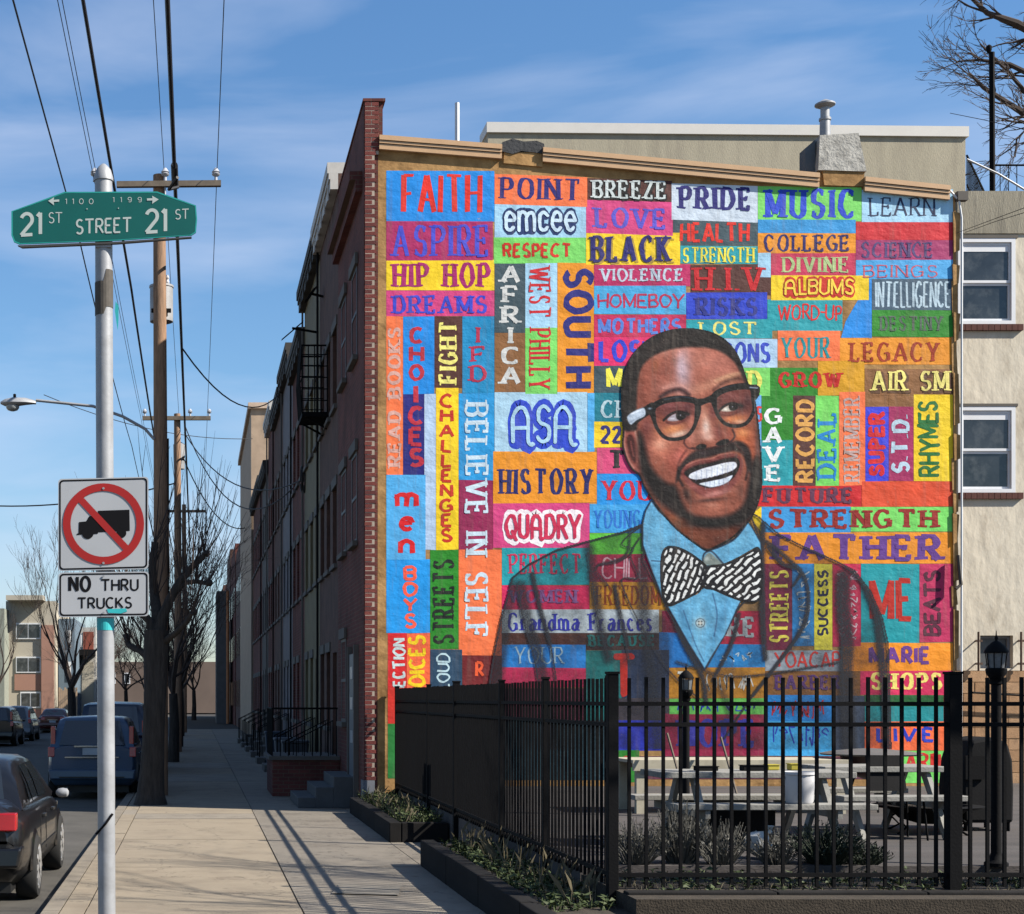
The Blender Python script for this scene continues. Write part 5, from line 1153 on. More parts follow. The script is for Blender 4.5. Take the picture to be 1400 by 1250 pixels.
# the mural house's own street front details
z1 = wz(140)
for k, (zc) in enumerate((4.7, 8.1)):
    for yc in (27.9, 29.7):
        pass
def front_details():
    for z0 in (1.5, 4.75, 8.05):
        for yc in (27.75, 29.75):
            if z0 < 2 and yc < 28: continue
            f_ = inst(win_me, 'window', house, Vector((FX-.135, yc, z0))-H0); inst(pane_me, 'pane', f_, (-.02,0,0))
            inst(sill_me, 'sill', house, Vector((FX-.03, yc, z0))-H0); inst(lint_me, 'lintel', house, Vector((FX-.03, yc, z0+1.6))-H0)
front_details()
hb(MB().box(FX-.22, FX-.001, 26.5, 30.98, 10.9, 11.05).box(FX-.12, FX-.001, 26.5, 30.98, 10.7, 10.898), 'string_course', M_brick)
dr = hb(MB().box(FX-.06, FX-.005, 27.2, 28.2, .55, 2.75), 'door', M_door[0])
for zz in (1.15, 1.75, 2.3): MB().box(FX-.075, FX-.062, 27.5, 27.9, zz, zz+.22).build('door_light', mat('pale_door_pane', (.45,.5,.55), .3), dr)
hb(MB().box(FX-.09, FX-.002, 27.08, 27.195, .0, 2.9).box(FX-.09, FX-.002, 28.205, 28.32, .0, 2.9), 'door_frame', M_stone)
steps(28.4, 'grey concrete front steps of the mural house, nearest the corner', mat('step_concrete', (.085,.09,.095), .9, var=.2, vscale=3), big=True, rail=False)
bs = thing('brick_stoop', 'low brick stoop with a dark iron railing on the shaded pavement', 'stoop', (FX, 31.6, 0))
MB().box(-1.35, -.01, -1.0, 1.3, 0, .72).build('brick_base', M_brick, bs); MB().box(-1.42, -.01, -1.06, 1.36, .722, .80).build('stone_top', M_stone, bs)
for xx in [-1.35+.16*i for i in range(9)]: MB().tube([(xx,-1.0,.8),(xx,-1.0,1.75)], .010, 5).build('baluster', M_black, bs)
for yy in [-.84+.16*i for i in range(13)]: MB().tube([(-1.35,yy,.8),(-1.35,yy,1.75)], .010, 5).build('baluster', M_black, bs)
MB().tube([(-.05,-1.0,1.75),(-1.35,-1.0,1.75),(-1.35,1.24,1.75)], .022, 6).build('rail', M_black, bs)
hs_labels = []
for i, (y0, y1, h, mt, cor, lab, n_) in enumerate(ROW):
    t = thing('row_house', lab, 'house', (FX, y0, 0), group='row houses along the shaded pavement')
    yd = facade(t, y0+.003, y1-.003, h, mt, cor, i)
    part(t, MB().box(FX+.281, FX+9.8, y0+.003, y1-.003, 0, h-.5), 'side_and_back', M_pl)
    part(t, MB().box(FX-.22, FX+.25, y0+.004, y1-.004, h+.001, h+.22).box(FX-.16, FX-.001, y0+.004, y1-.004, h-.32, h).box(FX-.19, FX-.161, y0+.004, y1-.004, h-.12, h), 'cornice', cor)
    for q in range(int((y1-y0)/.9)):
        part(t, MB().box(FX-.185, FX-.162, y0+.3+q*.9, y0+.42+q*.9, h-.45, h-.125), 'cornice_bracket', cor)
    part(t, MB().tube([(FX-.07, y1-.18, h-.3),(FX-.07, y1-.18, .3)], .03, 6), 'downspout', M_stone if i % 2 else M_dark)
    steps(yd, ['worn grey front steps before the dark brown row house','front steps below the black balcony','front steps of the lower red brick house','front steps before the lilac grey house','front steps of the middle brown house','front steps of the red house with pale cornice','front steps of the slate coloured house','front steps of the wide far brick building'][i], M_stone, rail=(i != 2))
# black balcony / fire escape cage on the olive house
bal = thing('balcony', 'black iron balcony cage high on the shaded row house fronts', 'balcony', (FX, 35.9, 8.2))
bx0, bx1, by0, by1, bz0, bz1 = -.56, -.005, -2.4, -1.3, 0, 1.45
MB().box(bx0, bx1, by0, by1, -.10, 0).build('platform', M_black, bal)
q = MB()
for zz in (.25,.5,.75,1.0,1.25,1.45):
    MB().tube([(bx1,by0,zz),(bx0,by0,zz),(bx0,by1,zz),(bx1,by1,zz)], .013 if zz < 1.4 else .022, 5).build('rail', M_black, bal)
for k in range(5): xx = bx0+(bx1-bx0)*k/4; MB().tube([(xx,by0,0),(xx,by0,1.45)], .014, 5).build('baluster', M_black, bal)
for k in range(11): yy = by0+(by1-by0)*k/10; MB().tube([(bx0,yy,0),(bx0-.05,yy,.7),(bx0,yy,1.45)], .013, 5).build('baluster', M_black, bal)
for yy in (by0+.1, by1-.1): MB().tube([(bx0+.1,yy,-.1),(bx1,yy,-.35)], .025, 6).build('bracket', M_black, bal)
fl = thing('flood_light', 'small black flood light jutting from the row high above the pavement', 'lamp', (FX, 34.6, 11.0))
MB().tube([(-.0,0,0),(-.25,0,.06)], .03, 6).build('arm', M_black, fl); MB().prism([(-.42,-.12,-.12),(-.42,.12,-.12),(-.25,.12,.14),(-.25,-.12,.14)], (.1,0,.08)).build('lamp_head', M_black, fl)
fl2 = thing('flood_light', 'lower black lamp on a bracket just above the iron balcony', 'lamp', (FX, 36.3, 10.6))
MB().tube([(-.0,0,0),(-.6,0,.1)], .03, 6).build('arm', M_black, fl2); MB().prism([(-.85,-.1,-.18),(-.85,.1,-.18),(-.45,.1,.16),(-.45,-.1,.16)], (.12,0,.10)).build('lamp_head', M_black, fl2)
# tall far building with sunlit tan end wall
tb = thing('end_wall_building', 'tall building far down the row with a sunlit tan end wall', 'building', (FX, 77.2, 0))
part(tb, MB().box(FX-.1, FX+10, 77.2, 96, 0, 16.5), 'wall', siding('tan_end_wall', (.42,.31,.22)))
part(tb, MB().box(FX-.25, FX+10.2, 77.05, 96.1, 16.51, 16.8), 'parapet', siding('pale_parapet', (.55,.42,.32)))
part(tb, MB().box(FX+1.0, FX+2.1, 76.98, 77.19, 12.2, 14.2), 'window', M_white); part(tb, MB().box(FX+1.15, FX+1.95, 76.95, 76.975, 12.35, 14.05), 'pane', M_glass)
for i in range(5):
    y0 = 97+i*13.5
    t = thing('row_house', ['first','second','third','fourth','last'][i]+' of the far brick blocks beyond the tan end wall', 'house', (FX, y0, 0), group='far brick blocks')
    part(t, MB().box(FX-.05*i, FX+10, y0, y0+13.3, 0, 12.2+(i % 3)*.9), 'wall', M_brick if i % 2 else mat('old_brown_brick', (.075,.05,.042), .9))
    for k in range(3):
        for j in range(4):
            part(t, MB().box(FX-.05*i-.03, FX-.05*i-.004, y0+1.2+j*3.1, y0+2.2+j*3.1, 1.4+k*3.4, 3.2+k*3.4), 'window', WG)
gb = thing('grey_annex', 'small grey projecting block at the far end of the shaded row', 'building', (FX, 120, 0))
part(gb, MB().box(FX-1.3, FX-.3, 118, 124, 0, 10.2), 'wall', siding('grey_block', (.12,.12,.12))); part(gb, MB().tube([(FX-.45,117.85,0),(FX-.45,117.85,10.2)], .12, 6), 'pipe', mat('orange_sun_sliver', (.5,.2,.08), .6))  # orange tube is a sunlit sliver of end wall put in as colour

# ------------------------------------------------------------------ buildings across the street, far left
def far_block(label, cat, pxl, pxr, pyt, Y, depth, mt, wins, extra=None, nm='apartment_building'):
    a, b_ = P(pxl,pyt,Y), P(pxr,pyt,Y)
    t = thing(nm, label, cat, ((a.x+b_.x)/2, Y, 0))
    part(t, MB().box(a.x, b_.x, Y, Y+depth, 0, a.z), 'wall', mt)
    for (x0_, y0_, x1_, y1_) in wins:
        p, q_ = P(x0_,y1_,Y), P(x1_,y0_,Y)
        f_ = part(t, MB().box(p.x, q_.x, Y-.12, Y-.003, p.z, q_.z), 'window', M_white)
        n_ = 2 if (q_.x-p.x) > 1.2 else 1
        for k in range(n_):
            w_ = (q_.x-p.x-.12)/n_
            MB().box(p.x+.06+k*w_+.04, p.x+.06+(k+1)*w_-.04, Y-.14, Y-.121, p.z+.12, q_.z-.12).build('pane', M_glass, f_)
    return t
M_fbrick = mat('pale_red_brick_far', (.36,.20,.15), .9, var=.12, vscale=.5)
M_ftan = mat('far_tan_stucco', (.46,.42,.34), .9, var=.08, vscale=.4)
t = far_block('tan and brick apartment block with three rows of windows at the left edge', 'building', 8, 76, 822, 131, 14, M_ftan, [(22,852,56,874),(22,898,56,920),(28,946,56,968)])
def fp(t, x0_, y0_, x1_, y1_, Y, mt, nm, d=.1, off=0.0):
    p, q_ = P(x0_,y1_,Y), P(x1_,y0_,Y); part(t, MB().box(p.x, q_.x, Y-d-off, Y-.004-off, p.z, q_.z), nm, mt)
fp(t, 57, 855, 74, 985, 131, M_fbrick, 'brick_pier', .3); fp(t, 20, 922, 57, 944, 131, M_fbrick, 'brick_band', .1); fp(t, 20, 970, 57, 985, 131, M_fbrick, 'brick_band', .1); fp(t, 12, 816, 62, 822.5, 131, M_ftan, 'parapet', 2)
t = far_block('blue grey sided house between the apartment block and the white porches', 'house', 80, 102, 846, 133, 12, mat('blue_grey_siding_far', (.12,.17,.22), .8, var=.1), [(93,862,97,885)], nm='sided_house')
fp(t, 92, 905, 97, 930, 133, M_white, 'window')
t = far_block('white and red porch house beyond the blue grey house', 'house', 103, 131, 858, 140, 12, mat('far_white_wall', (.48,.47,.44), .8), [(106,868,112,885)], nm='porch_house')
fp(t, 114, 864, 128, 888, 140, mat('far_red_brick', (.26,.07,.045), .9), 'brick_panel'); fp(t, 102, 889, 131, 897, 140, M_dark, 'porch_roof', 2.0); fp(t, 104, 900, 110, 975, 140, M_white, 'column', .5)
fp(t, 112, 905, 128, 975, 140, M_ftan, 'porch_wall')
t = far_block('grey green house cut off by the left edge', 'house', -60, 6, 832, 128, 14, mat('far_green_grey', (.24,.26,.22), .9), [(-20,860,-6,880)], nm='side_house')
fc = thing('wooden_fence', 'pale wooden board fence before the far blue grey house', 'fence', P(93,960,126))
for k in range(10):
    p, q_ = P(80+k*2.6,985,126), P(80+k*2.6+2.3,940+(k % 3)*2,126); part(fc, MB().box(p.x, q_.x, 126, 126.08, 0, q_.z), 'board', mat('fence_board_far', (.42,.30,.2), .9, var=.2))
t = far_block('long low brick building closing the view behind the trees', 'building', 135, 304, 905, 205, 20, mat('far_brown_brick', (.15,.11,.09), .9, var=.15, vscale=.3), [(150,920,158,935),(170,920,178,935),(200,920,208,935),(225,920,233,935)], nm='brick_building')
# ------------------------------------------------------------------ sign pole with two signs
SY = 10.3; k_ = SY/F
pole = thing('sign_pole', 'tall galvanised round street sign pole at the kerb with worn tape bands', 'pole', P(146.5,1353,SY))
pole.location.z = 0
pb = Vector((P(146.5,0,SY).x, SY, 0)); ptop = P(141.5,248,SY)
def pl(par, mb, nm, mt, **k):
    o = mb.build(nm, mt, par, **k); o.location = -par.location; return o
axis = lambda z: pb.lerp(Vector((ptop.x, SY, ptop.z)), z/ptop.z)
pl(pole, MB().tube([pb, axis(ptop.z)], .0585, 24), 'shaft', M_galv, smooth=True)
def zpx(py): return E+(VY-py)*k_
for (pa, pb2, mt_, nm, r_) in ((383,432,mat('brown_tape', (.075,.065,.055), .75, var=.3, vscale=20),'tape_band',.0615),):
    q = MB(); a, b_ = axis(zpx(pb2)), axis(zpx(pa)); n_ = 20
    ring_lo = [(a.x+r_*math.cos(2*math.pi*j/n_), a.y+r_*math.sin(2*math.pi*j/n_), a.z+(.05 if math.cos(2*math.pi*j/n_) > .2 else 0)) for j in range(n_)]
    ring_hi = [(b_.x+r_*math.cos(2*math.pi*j/n_), b_.y+r_*math.sin(2*math.pi*j/n_), b_.z+(.06 if math.cos(2*math.pi*j/n_) > .2 else -.02)) for j in range(n_)]
    for j in range(n_): r2 = (j+1) % n_; q.face([ring_lo[j], ring_lo[r2], ring_hi[r2], ring_hi[j]])
    pl(pole, q, nm, mt_, smooth=True)
cap = axis(ptop.z)
pl(pole, MB().lathe(cap, [(.0585,0),(.066,.0),(.066,.02),(.05,.075),(.03,.10),(.012,.115)], 20), 'pole_cap', M_galv, smooth=True)
# plastic strap on the pole
a = axis(zpx(1140)); b_ = axis(zpx(1118))
q = MB().tube([a+Vector((-.066,-.03,.0)), a.lerp(b_,.5)+Vector((0,-.068,.02)), b_+Vector((.045,-.055,.03))], .008, 6); pl(pole, q, 'cable_tie', M_black)
# teal tape patches
M_teal = mat('teal_tape', (.03,.42,.45), .5, var=.2)
q = MB(); a = axis(zpx(852)); 
for j in range(10):
    a0, a1 = math.radians(200+j*15), math.radians(215+j*15)
    q.face([a+Vector((.0605*math.cos(a0),.0605*math.sin(a0),-.05)), a+Vector((.0605*math.cos(a1),.0605*math.sin(a1),-.05)), a+Vector((.0605*math.cos(a1),.0605*math.sin(a1),.03)), a+Vector((.0605*math.cos(a0),.0605*math.sin(a0),.03))])
pl(pole, q, 'teal_tape', M_teal)
# ragged teal ribbon near the top
pl(pole, MB().prism([P(158,412,SY),P(162,418,SY),P(162,436,SY),P(161,452,SY),P(159,440,SY),P(157,425,SY)], (0,.01,0)), 'teal_ribbon', M_teal)
def SP(px, py, off=0.0, Y=SY-.075):
    """pixel -> point on the sign plane, seen from the camera, at depth Y-off"""
    y = Y-off; return (Vector(((px-VX)/F*Y, y, E+(VY-py)/F*Y)))
# street name sign -------------------------------------------------
sg = thing('street_name_sign', 'green and white 21st Street name sign with arrows and block numbers', 'sign', SP(141,332))
M_sgreen = mat('sign_green', (.0,.10,.085), .4, var=.08, vscale=5, spec=.4)
M_refl = mat('reflective_white', (.46,.52,.50), .5, var=.05)
out_ = [SP(15.5,289),SP(88,262.5),SP(215,262),SP(268,281),SP(269.5,300),SP(268,318),SP(262,322),SP(160,329),SP(26,334),SP(19,331),SP(15.5,322)]
pl(sg, MB().prism([p-Vector((0,.0,0)) for p in out_], (0,.012,0)), 'blade', M_sgreen)
inner = []
for i in range(len(out_)):
    p, q_ = out_[i]-Vector((0,.001,0)), out_[(i+1) % len(out_)]-Vector((0,.001,0))
bd = MB()
cx = sum(p.x for p in out_)/len(out_); cz = sum(p.z for p in out_)/len(out_)
ins = [Vector((cx+(p.x-cx)*.985, p.y-.001, cz+(p.z-cz)*.955)) for p in out_]
for i in range(len(out_)):
    j = (i+1) % len(out_); a, b_ = out_[i].copy(), out_[j].copy(); a.y -= .001; b_.y -= .001
    bd.face([a, b_, ins[j], ins[i]])
pl(sg, bd, 'border', mat('sign_edge_green', (.02,.30,.27), .4))
rot_skew = -13
def stext(par, txt, box, sty, mt, skew=0, gap=None, extra=0, base=.0012, nm='lettering'):
    mb = text_mesh(txt, box, sty, 'h', lambda px, py, off: SP(px, py, off), base, gap=gap, extra=extra, skew=skew)
    o = mb.build(nm, mt, par); o.location = -par.location; return o
stext(sg, '1100', (89,272,128,279), 'light', M_refl, 0, gap=.42); stext(sg, '1199', (154,270,194,276.5), 'light', M_refl, 0, gap=.42)
stext(sg, '21', (26,293,58,322), 'sans', M_refl, -2, gap=.30); stext(sg, 'ST', (66,291,86,305), 'light', M_refl)
stext(sg, 'STREET', (103,301,181,320), 'sans', M_refl, -3, gap=.22); stext(sg, '21', (197,288,229,318), 'sans', M_refl, -2, gap=.30); stext(sg, 'ST', (239,287,259,300), 'light', M_refl, -1)
ar = MB().face([SP(66,275,.003),SP(74,270,.003),SP(73.5,273.6,.003),SP(81,273,.003),SP(81,276,.003),SP(73.5,276.4,.003),SP(74,281,.003)])
ar.face([SP(217,273,.003),SP(208,268,.003),SP(208.5,271.4,.003),SP(201,271.6,.003),SP(201,274.6,.003),SP(208.5,274.4,.003),SP(208,279,.003)])
pl(sg, ar, 'arrow', M_refl)
for px, py in ((119,286),(162,285)): pl(sg, MB().lathe(SP(px,py,.004), [(.004,0),(.004,.003)], 8, 'y'), 'rivet', M_refl)
pl(sg, MB().box(SP(141,0).x-.05, SP(141,0).x+.05, SY-.062, SY+.062, SP(0,330).z-.035, SP(0,330).z-.012), 'bracket', M_galv)
pl(sg, MB().prism([SP(24,335.5),SP(160,330.5),SP(262,323.5),SP(262,325),SP(160,333),SP(30,338.5)], (0,.03,0)), 'lower_channel', mat('dark_channel', (.05,.05,.05), .6))
# no trucks sign ----------------------------------------------------
sn = thing('no_trucks_sign', 'white square sign with a red circle barring a black truck', 'sign', SP(143,780))
M_sw = mat('sign_white', (.42,.435,.46), .45, var=.06, vscale=3)
M_sk = mat('sign_black', (.006,.006,.008), .8, var=0, spec=.1); M_sr = mat('sign_red', (.36,.015,.012), .4, var=.08)
def rrect(x0, y0, x1, y1, r, off, skew=0):
    pts = []
    for cx_, cy_, a0 in ((x1-r,y0+r,-90),(x1-r,y1-r,0),(x0+r,y1-r,90),(x0+r,y0+r,180)):
        for k in range(5):
            a = math.radians(a0+k*22.5); x, y = cx_+r*math.cos(a), cy_+r*math.sin(a)
            pts.append(SP(x, y+skew*(x-x0)/(x1-x0), off))
    return pts
def plate(par, x0, y0, x1, y1, skew):
    pl(par, MB().prism([p for p in rrect(x0,y0,x1,y1,5,0,skew)], (0,.004,0)), 'plate', M_sw)
    o, i_ = rrect(x0+1.6,y0+1.6,x1-1.6,y1-1.6,5,.0015,skew), rrect(x0+3.6,y0+3.6,x1-3.6,y1-3.6,4.2,.0015,skew)
    q = MB(); n_ = len(o)
    for k in range(n_): j = (k+1) % n_; q.face([o[k], o[j], i_[j], i_[k]])
    pl(par, q, 'border', M_sk)
plate(sn, 79.5, 655, 203, 781, -3)
def disc_ring(cx_, cy_, r0, r1, off, n_=48):
    q = MB()
    for k in range(n_):
        a, b_ = 2*math.pi*k/n_, 2*math.pi*(k+1)/n_
        q.face([SP(cx_+r0*math.cos(a),cy_+r0*math.sin(a),off),SP(cx_+r0*math.cos(b_),cy_+r0*math.sin(b_),off),SP(cx_+r1*math.cos(b_),cy_+r1*math.sin(b_),off),SP(cx_+r1*math.cos(a),cy_+r1*math.sin(a),off)])
    return q
trk = MB()
trk.face([SP(x,y,.0015) for x,y in ((134,698.5),(177,697),(177.5,726),(134,728))])
trk.face([SP(x,y,.002) for x,y in ((134,705),(122,706),(118,713),(108,714),(107.5,729),(105,730),(105,731.5),(134,730))])
for cx_, r in ((120,9),(166,7.5)): trk.face([SP(cx_+r*.9*math.cos(a*.3),730-1+r*.9*math.sin(a*.3),.0025) for a in range(21)])
pl(sn, trk, 'truck_emblem', M_sk)
pl(sn, disc_ring(141.5, 716.5, 55.5, 45, .004), 'prohibition_ring', M_sr)
dx, dy = 45.5*math.cos(math.radians(47)), 45.5*math.sin(math.radians(47)); nx_, ny_ = math.sin(math.radians(47))*4.6, -math.cos(math.radians(47))*4.6
pl(sn, MB().face([SP(141.5-dx-nx_,716.5-dy-ny_,.0035),SP(141.5-dx+nx_,716.5-dy+ny_,.0035),SP(141.5+dx+nx_,716.5+dy+ny_,.0035),SP(141.5+dx-nx_,716.5+dy-ny_,.0035)]), 'prohibition_bar', M_sr)
for py in (668, 770): pl(sn, MB().lathe(SP(141.5,py,.008), [(.008,0),(.008,.004)], 10, 'y'), 'bolt', M_galv)
sp2 = thing('no_thru_trucks_plate', 'white plate reading no thru trucks below the truck sign', 'sign', SP(143,843))
plate(sp2, 80, 783, 203.5, 844, -1.5)
stext(sp2, 'NO', (93,789,125,808), 'bold', M_sk, 0, gap=.26); stext(sp2, 'THRU', (137,793,190,808), 'sans', M_sk, -1, gap=.26); stext(sp2, 'TRUCKS', (105,818,181,832), 'sans', M_sk, -1, gap=.24)
pl(sp2, MB().prism([SP(146,833,.001),SP(172,832,.001),SP(174,836,.001),SP(165,839,.001),SP(148,838,.001)], (0,-.002,0)), 'teal_tape_scrap', M_teal)
for py in (788, 838): pl(sp2, MB().lathe(SP(141.5,py,.008), [(.007,0),(.007,.004)], 10, 'y'), 'bolt', M_galv)

# ------------------------------------------------------------------ utility poles, arms, wires
def upole(px, Y, toppy, rad, label):
    x = P(px,0,Y).x; zt = P(0,toppy,Y).z
    t = thing('utility_pole', label, 'pole', (x, Y, 0))
    MB().tube([(0,0,-.1),(0.01,0,zt*.5),(-.02,0,zt)], [rad*1.12,rad,rad*.86], 14).build('pole', M_wood, t, smooth=True)
    return t, x, zt
M_arm = mat('weathered_arm_wood', (.16,.13,.10), .9, var=.3, vscale=6)
M_ins = mat('glazed_insulator', (.45,.46,.5), .25, var=.05)
u1, ux, uz = upole(219, 31, 240, .145, 'nearer brown wooden utility pole carrying a transformer and lamp arm')
def arm(t, x0, x1, z, Yo, sz=.06, tilt=0.0):
    MB().prism([(x0,-Yo-sz,z-sz),(x1,-Yo-sz,z-sz+tilt),(x1,-Yo-sz,z+sz+tilt),(x0,-Yo-sz,z+sz)], (0,sz*2,0)).build('crossarm', M_arm, t)
z_arm = P(0,256,31).z
arm(u1, P(160,0,31).x-ux, P(302,0,31).x-ux, z_arm, .15, .055, .02)
def insulator(t, x, z, y=-.15):
    i_ = MB().lathe((x,y,z), [(.035,0),(.03,.10),(.07,.12),(.085,.15),(.06,.17),(.085,.19),(.05,.24),(.03,.27)], 12).build('insulator', M_ins, t, smooth=True)
for px in (130, 137, 226, 295): insulator(u1, P(px,0,31).x-ux, z_arm+.06)
MB().tube([(P(226,0,31).x-ux,-.15,z_arm-.3),(P(226,0,31).x-ux,-.15,z_arm+.2)], .02, 6).build('pin', M_galv, u1)
tz0, tz1 = P(0,437,31).z, P(0,386,31).z
tr_ = MB().lathe((.02,.28,tz0), [(.17,0),(.235,.02),(.235,tz1-tz0-.05),(.25,tz1-tz0-.04),(.25,tz1-tz0),(.06,tz1-tz0+.05)], 20).build('transformer_can', M_galv, u1, smooth=True)
for dx in (-.12,.12): MB().lathe((.02+dx,.2,tz1), [(.03,0),(.045,.05),(.03,.1),(.045,.14),(.02,.2)], 10).build('bushing', M_ins, tr_)
MB().box(-.18,.22,-.02,.06,tz0+.15,tz0+.22).build('transformer_bracket', M_dark, u1)
MB().tube([(.16,-.02,P(0,600,31).z),(.17,-.02,2.5)], .02, 6).build('ground_cable', M_dark, u1)
# street lamp arm
lampz = P(0,553,31).z
MB().tube([(-.12,-.12,P(0,602,31).z),(-.3,-.12,P(0,588,31).z),(-.75,-.12,P(0,571,31).z),(-1.35,-.12,P(0,557,31).z),(P(50,0,31).x-ux,-.12,P(0,549,31).z)], .03, 8).build('lamp_arm', M_galv, u1, smooth=True)
lx0, lx1 = P(2,0,31).x-ux, P(50,0,31).x-ux
lh = MB(); secs = []
for f, hw, zt_, zb_ in ((0,.05,.03,-.02),(.12,.13,.08,-.06),(.35,.17,.12,-.07),(.7,.14,.11,-.03),(.92,.07,.07,-.02),(1,.04,.045,-.025)):
    x = lx0+(lx1-lx0)*f; zc = lampz
    secs.append([(x,-.12+hw*math.cos(a),zc+(zt_ if math.sin(a) > 0 else -zb_)*math.sin(a)) for a in [2*math.pi*j/12 for j in range(12)]])
b0 = 0
for s_ in secs: lh.v += s_
for i in range(len(secs)-1):
    for j in range(12): r2 = (j+1) % 12; lh.f.append((i*12+j, i*12+r2, (i+1)*12+r2, (i+1)*12+j))
lh.f.append(tuple(range(12))[::-1]); lh.f.append(tuple(range(60,72)))
hd = lh.build('lamp_head', M_galv, u1, smooth=True)
MB().lathe((lx0+.24,-.12,lampz-.16), [(.04,0),(.10,.02),(.13,.06),(.135,.11)], 14).build('lens', mat('lamp_lens', (.3,.32,.33), .2), hd, smooth=True)
MB().lathe((lx0+.28,-.12,lampz+.11), [(.03,0),(.03,.07),(.01,.08)], 8).build('photocell', M_dark, hd)
u2, ux2, uz2 = upole(243, 56, 566, .14, 'farther pale wooden utility pole beyond the street tree')
arm(u2, P(195,0,56).x-ux2, P(288,0,56).x-ux2, P(0,573,56).z, .15, .07)
for px in (198, 222, 260, 286): insulator(u2, P(px,0,56).x-ux2, P(0,573,56).z+.07)
MB().lathe((.05,.28,P(0,640,56).z), [(.2,0),(.22,.9),(.06,1.0)], 14).build('transformer_can', M_galv, u2, smooth=True)
u3, ux3, uz3 = upole(252, 88, 690, .14, 'farthest thin utility pole among the bare trees')
arm(u3, -1.2, 1.2, uz3-.4, .15, .07)
def wire(r, H, rad, label, y0=2.0, sag=.35, amp=0):
    X = r*H; pts = []
    spans = [(2.0-27, 31), (31, 56), (56, 88), (88,125)]
    for a, b_ in spans:
        n_ = 16
        for i in range(n_+1):
            f = i/n_; y = a+(b_-a)*f
            if y < y0: continue
            if pts and abs(pts[-1][1]-y) < 1e-6: continue
            pts.append((X, y, E+H-sag*4*f*(1-f)*(b_-a)/30))
    o = MB().tube(pts, rad, 6).build('overhead_wire', M_wire)
    tag(o, label, 'wire', 'overhead wires running along the street')
wire(-.2545, 9.2, .014, 'medium overhead wire nearest the left edge of the sky', sag=.22)
wire(-.1965, 10.35, .007, 'thin left wire of the close pair meeting the street sign pole top', sag=.1)
wire(-.1900, 10.35, .007, 'thin right wire of the close pair meeting the street sign pole top', sag=.1)
wire(-.158, 8.3, .024, 'thick overhead cable crossing just right of the sign pole top', sag=.15)
wire(-.0605, 10.65, .007, 'thin overhead wire ending on the insulator above the pole top', sag=.1)
wire(-.0405, 8.9, .034, 'thickest black overhead cable running just right of the utility pole', sag=.1)
wire(.0398, 10.65, .008, 'thin overhead wire on the rightmost insulator of the crossarm', sag=.1)
def droop(p0, p1, sag, rad, label, n_=14):
    p0, p1 = Vector(p0), Vector(p1)
    pts = [p0.lerp(p1, i/n_)-Vector((0,0,sag*4*(i/n_)*(1-i/n_))) for i in range(n_+1)]
    o = MB().tube(pts, rad, 5).build('service_wire', M_wire); tag(o, label, 'wire', 'service wires to the houses')
droop(P(249,476,31), P(388,531,51.5), .9, .018, 'drooping service wire to the roofline of the row')
droop(P(252,592,56), P(415,655,41), 1.0, .02, 'upper sagging service wire to the dark house fronts')
droop(P(252,580,56), P(400,668,43), 1.6, .02, 'lower sagging service wire to the dark house fronts')
droop(P(250,625,56), P(335,722,66), .8, .022, 'service wire to the far part of the row')
droop(P(-40,690,62), P(243,660,56), .35, .028, 'service wire crossing the street at the left')
droop(P(60,540,60), P(345,600,70), .5, .016, 'long thin wire crossing behind the poles')
coil = MB()
for k in range(3):
    c_ = P(412+k*4,655+k*2,40.5); coil.tube([c_+Vector((0,.3*math.cos(a*.5),.33*math.sin(a*.5))) for a in range(13)], .02, 5)
tag(coil.build('cable_coil', M_wire), 'black coil of cable hanging on the dark house fronts', 'cable')
# bulky splice on the thick cable
q = MB(); c_ = Vector((-.0405*8.9, 26.0, E+8.85)); q.tube([c_+Vector((0,-.5,0)), c_+Vector((0,.5,0))], .06, 8).tube([c_+Vector((.05,-.2,-.1)), c_+Vector((-.1,.1,-.2)), c_+Vector((.05,.4,-.06))], .03, 6)
tag(q.build('cable_splice', M_wire), 'bulky black splice case on the thickest overhead cable', 'cable')

# ------------------------------------------------------------------ iron fences
pk_long = MB().box(-.0125,.0125,-.0125,.0125,0,1).mesh('picket', M_black)
FYc = 12.62; fx = 3.42; ft = 2.12; fb = .40
def fence(name, label, x0, y0, x1, y1, posts, zbot):
    L_ = math.hypot(x1-x0, y1-y0); ux_, uy_ = (x1-x0)/L_, (y1-y0)/L_; ang = math.atan2(uy_, ux_)
    t = thing(name, label, 'fence', (x0, y0, 0), ang)
    for (s_, w_, h_) in posts:
        p = MB().box(s_-w_/2, s_+w_/2, -w_/2, w_/2, -.05, h_).build('post', M_black, t, bevel=.004)
        MB().box(s_-w_/2-.006, s_+w_/2+.006, -w_/2-.006, w_/2+.006, h_, h_+.02).build('post_cap', M_black, p)
    ps = sorted(s_ for s_, w_, h_ in posts)
    for a, b_ in zip(ps[:-1], ps[1:]):
        for z, hh in ((1.905,.034), (1.735,.034), (zbot+.10,.034)):
            MB().box(a+.045, b_-.045, -.019, .019, z-hh/2, z+hh/2).build('rail', M_black, t)
        n_ = int(round((b_-a)/.139)); 
        for i in range(1, n_):
            s_ = a+(b_-a)*i/n_
            inst(pk_long, 'picket', t, (s_+rs.uniform(-.002,.002), 0, zbot+rs.uniform(-.004,.004)), (1 if abs(y1-y0) < 1 else .92,1 if abs(y1-y0) < 1 else .92,ft-zbot+rs.uniform(-.004,.004)))
    return t
fence('iron_fence', 'black iron picket fence facing the camera in front of the patio', fx, FYc, fx+10, FYc, [(0,.085,ft+.03),(2.80,.105,ft+.03),(5.62,.085,ft+.03),(8.4,.085,ft+.03)], .40)
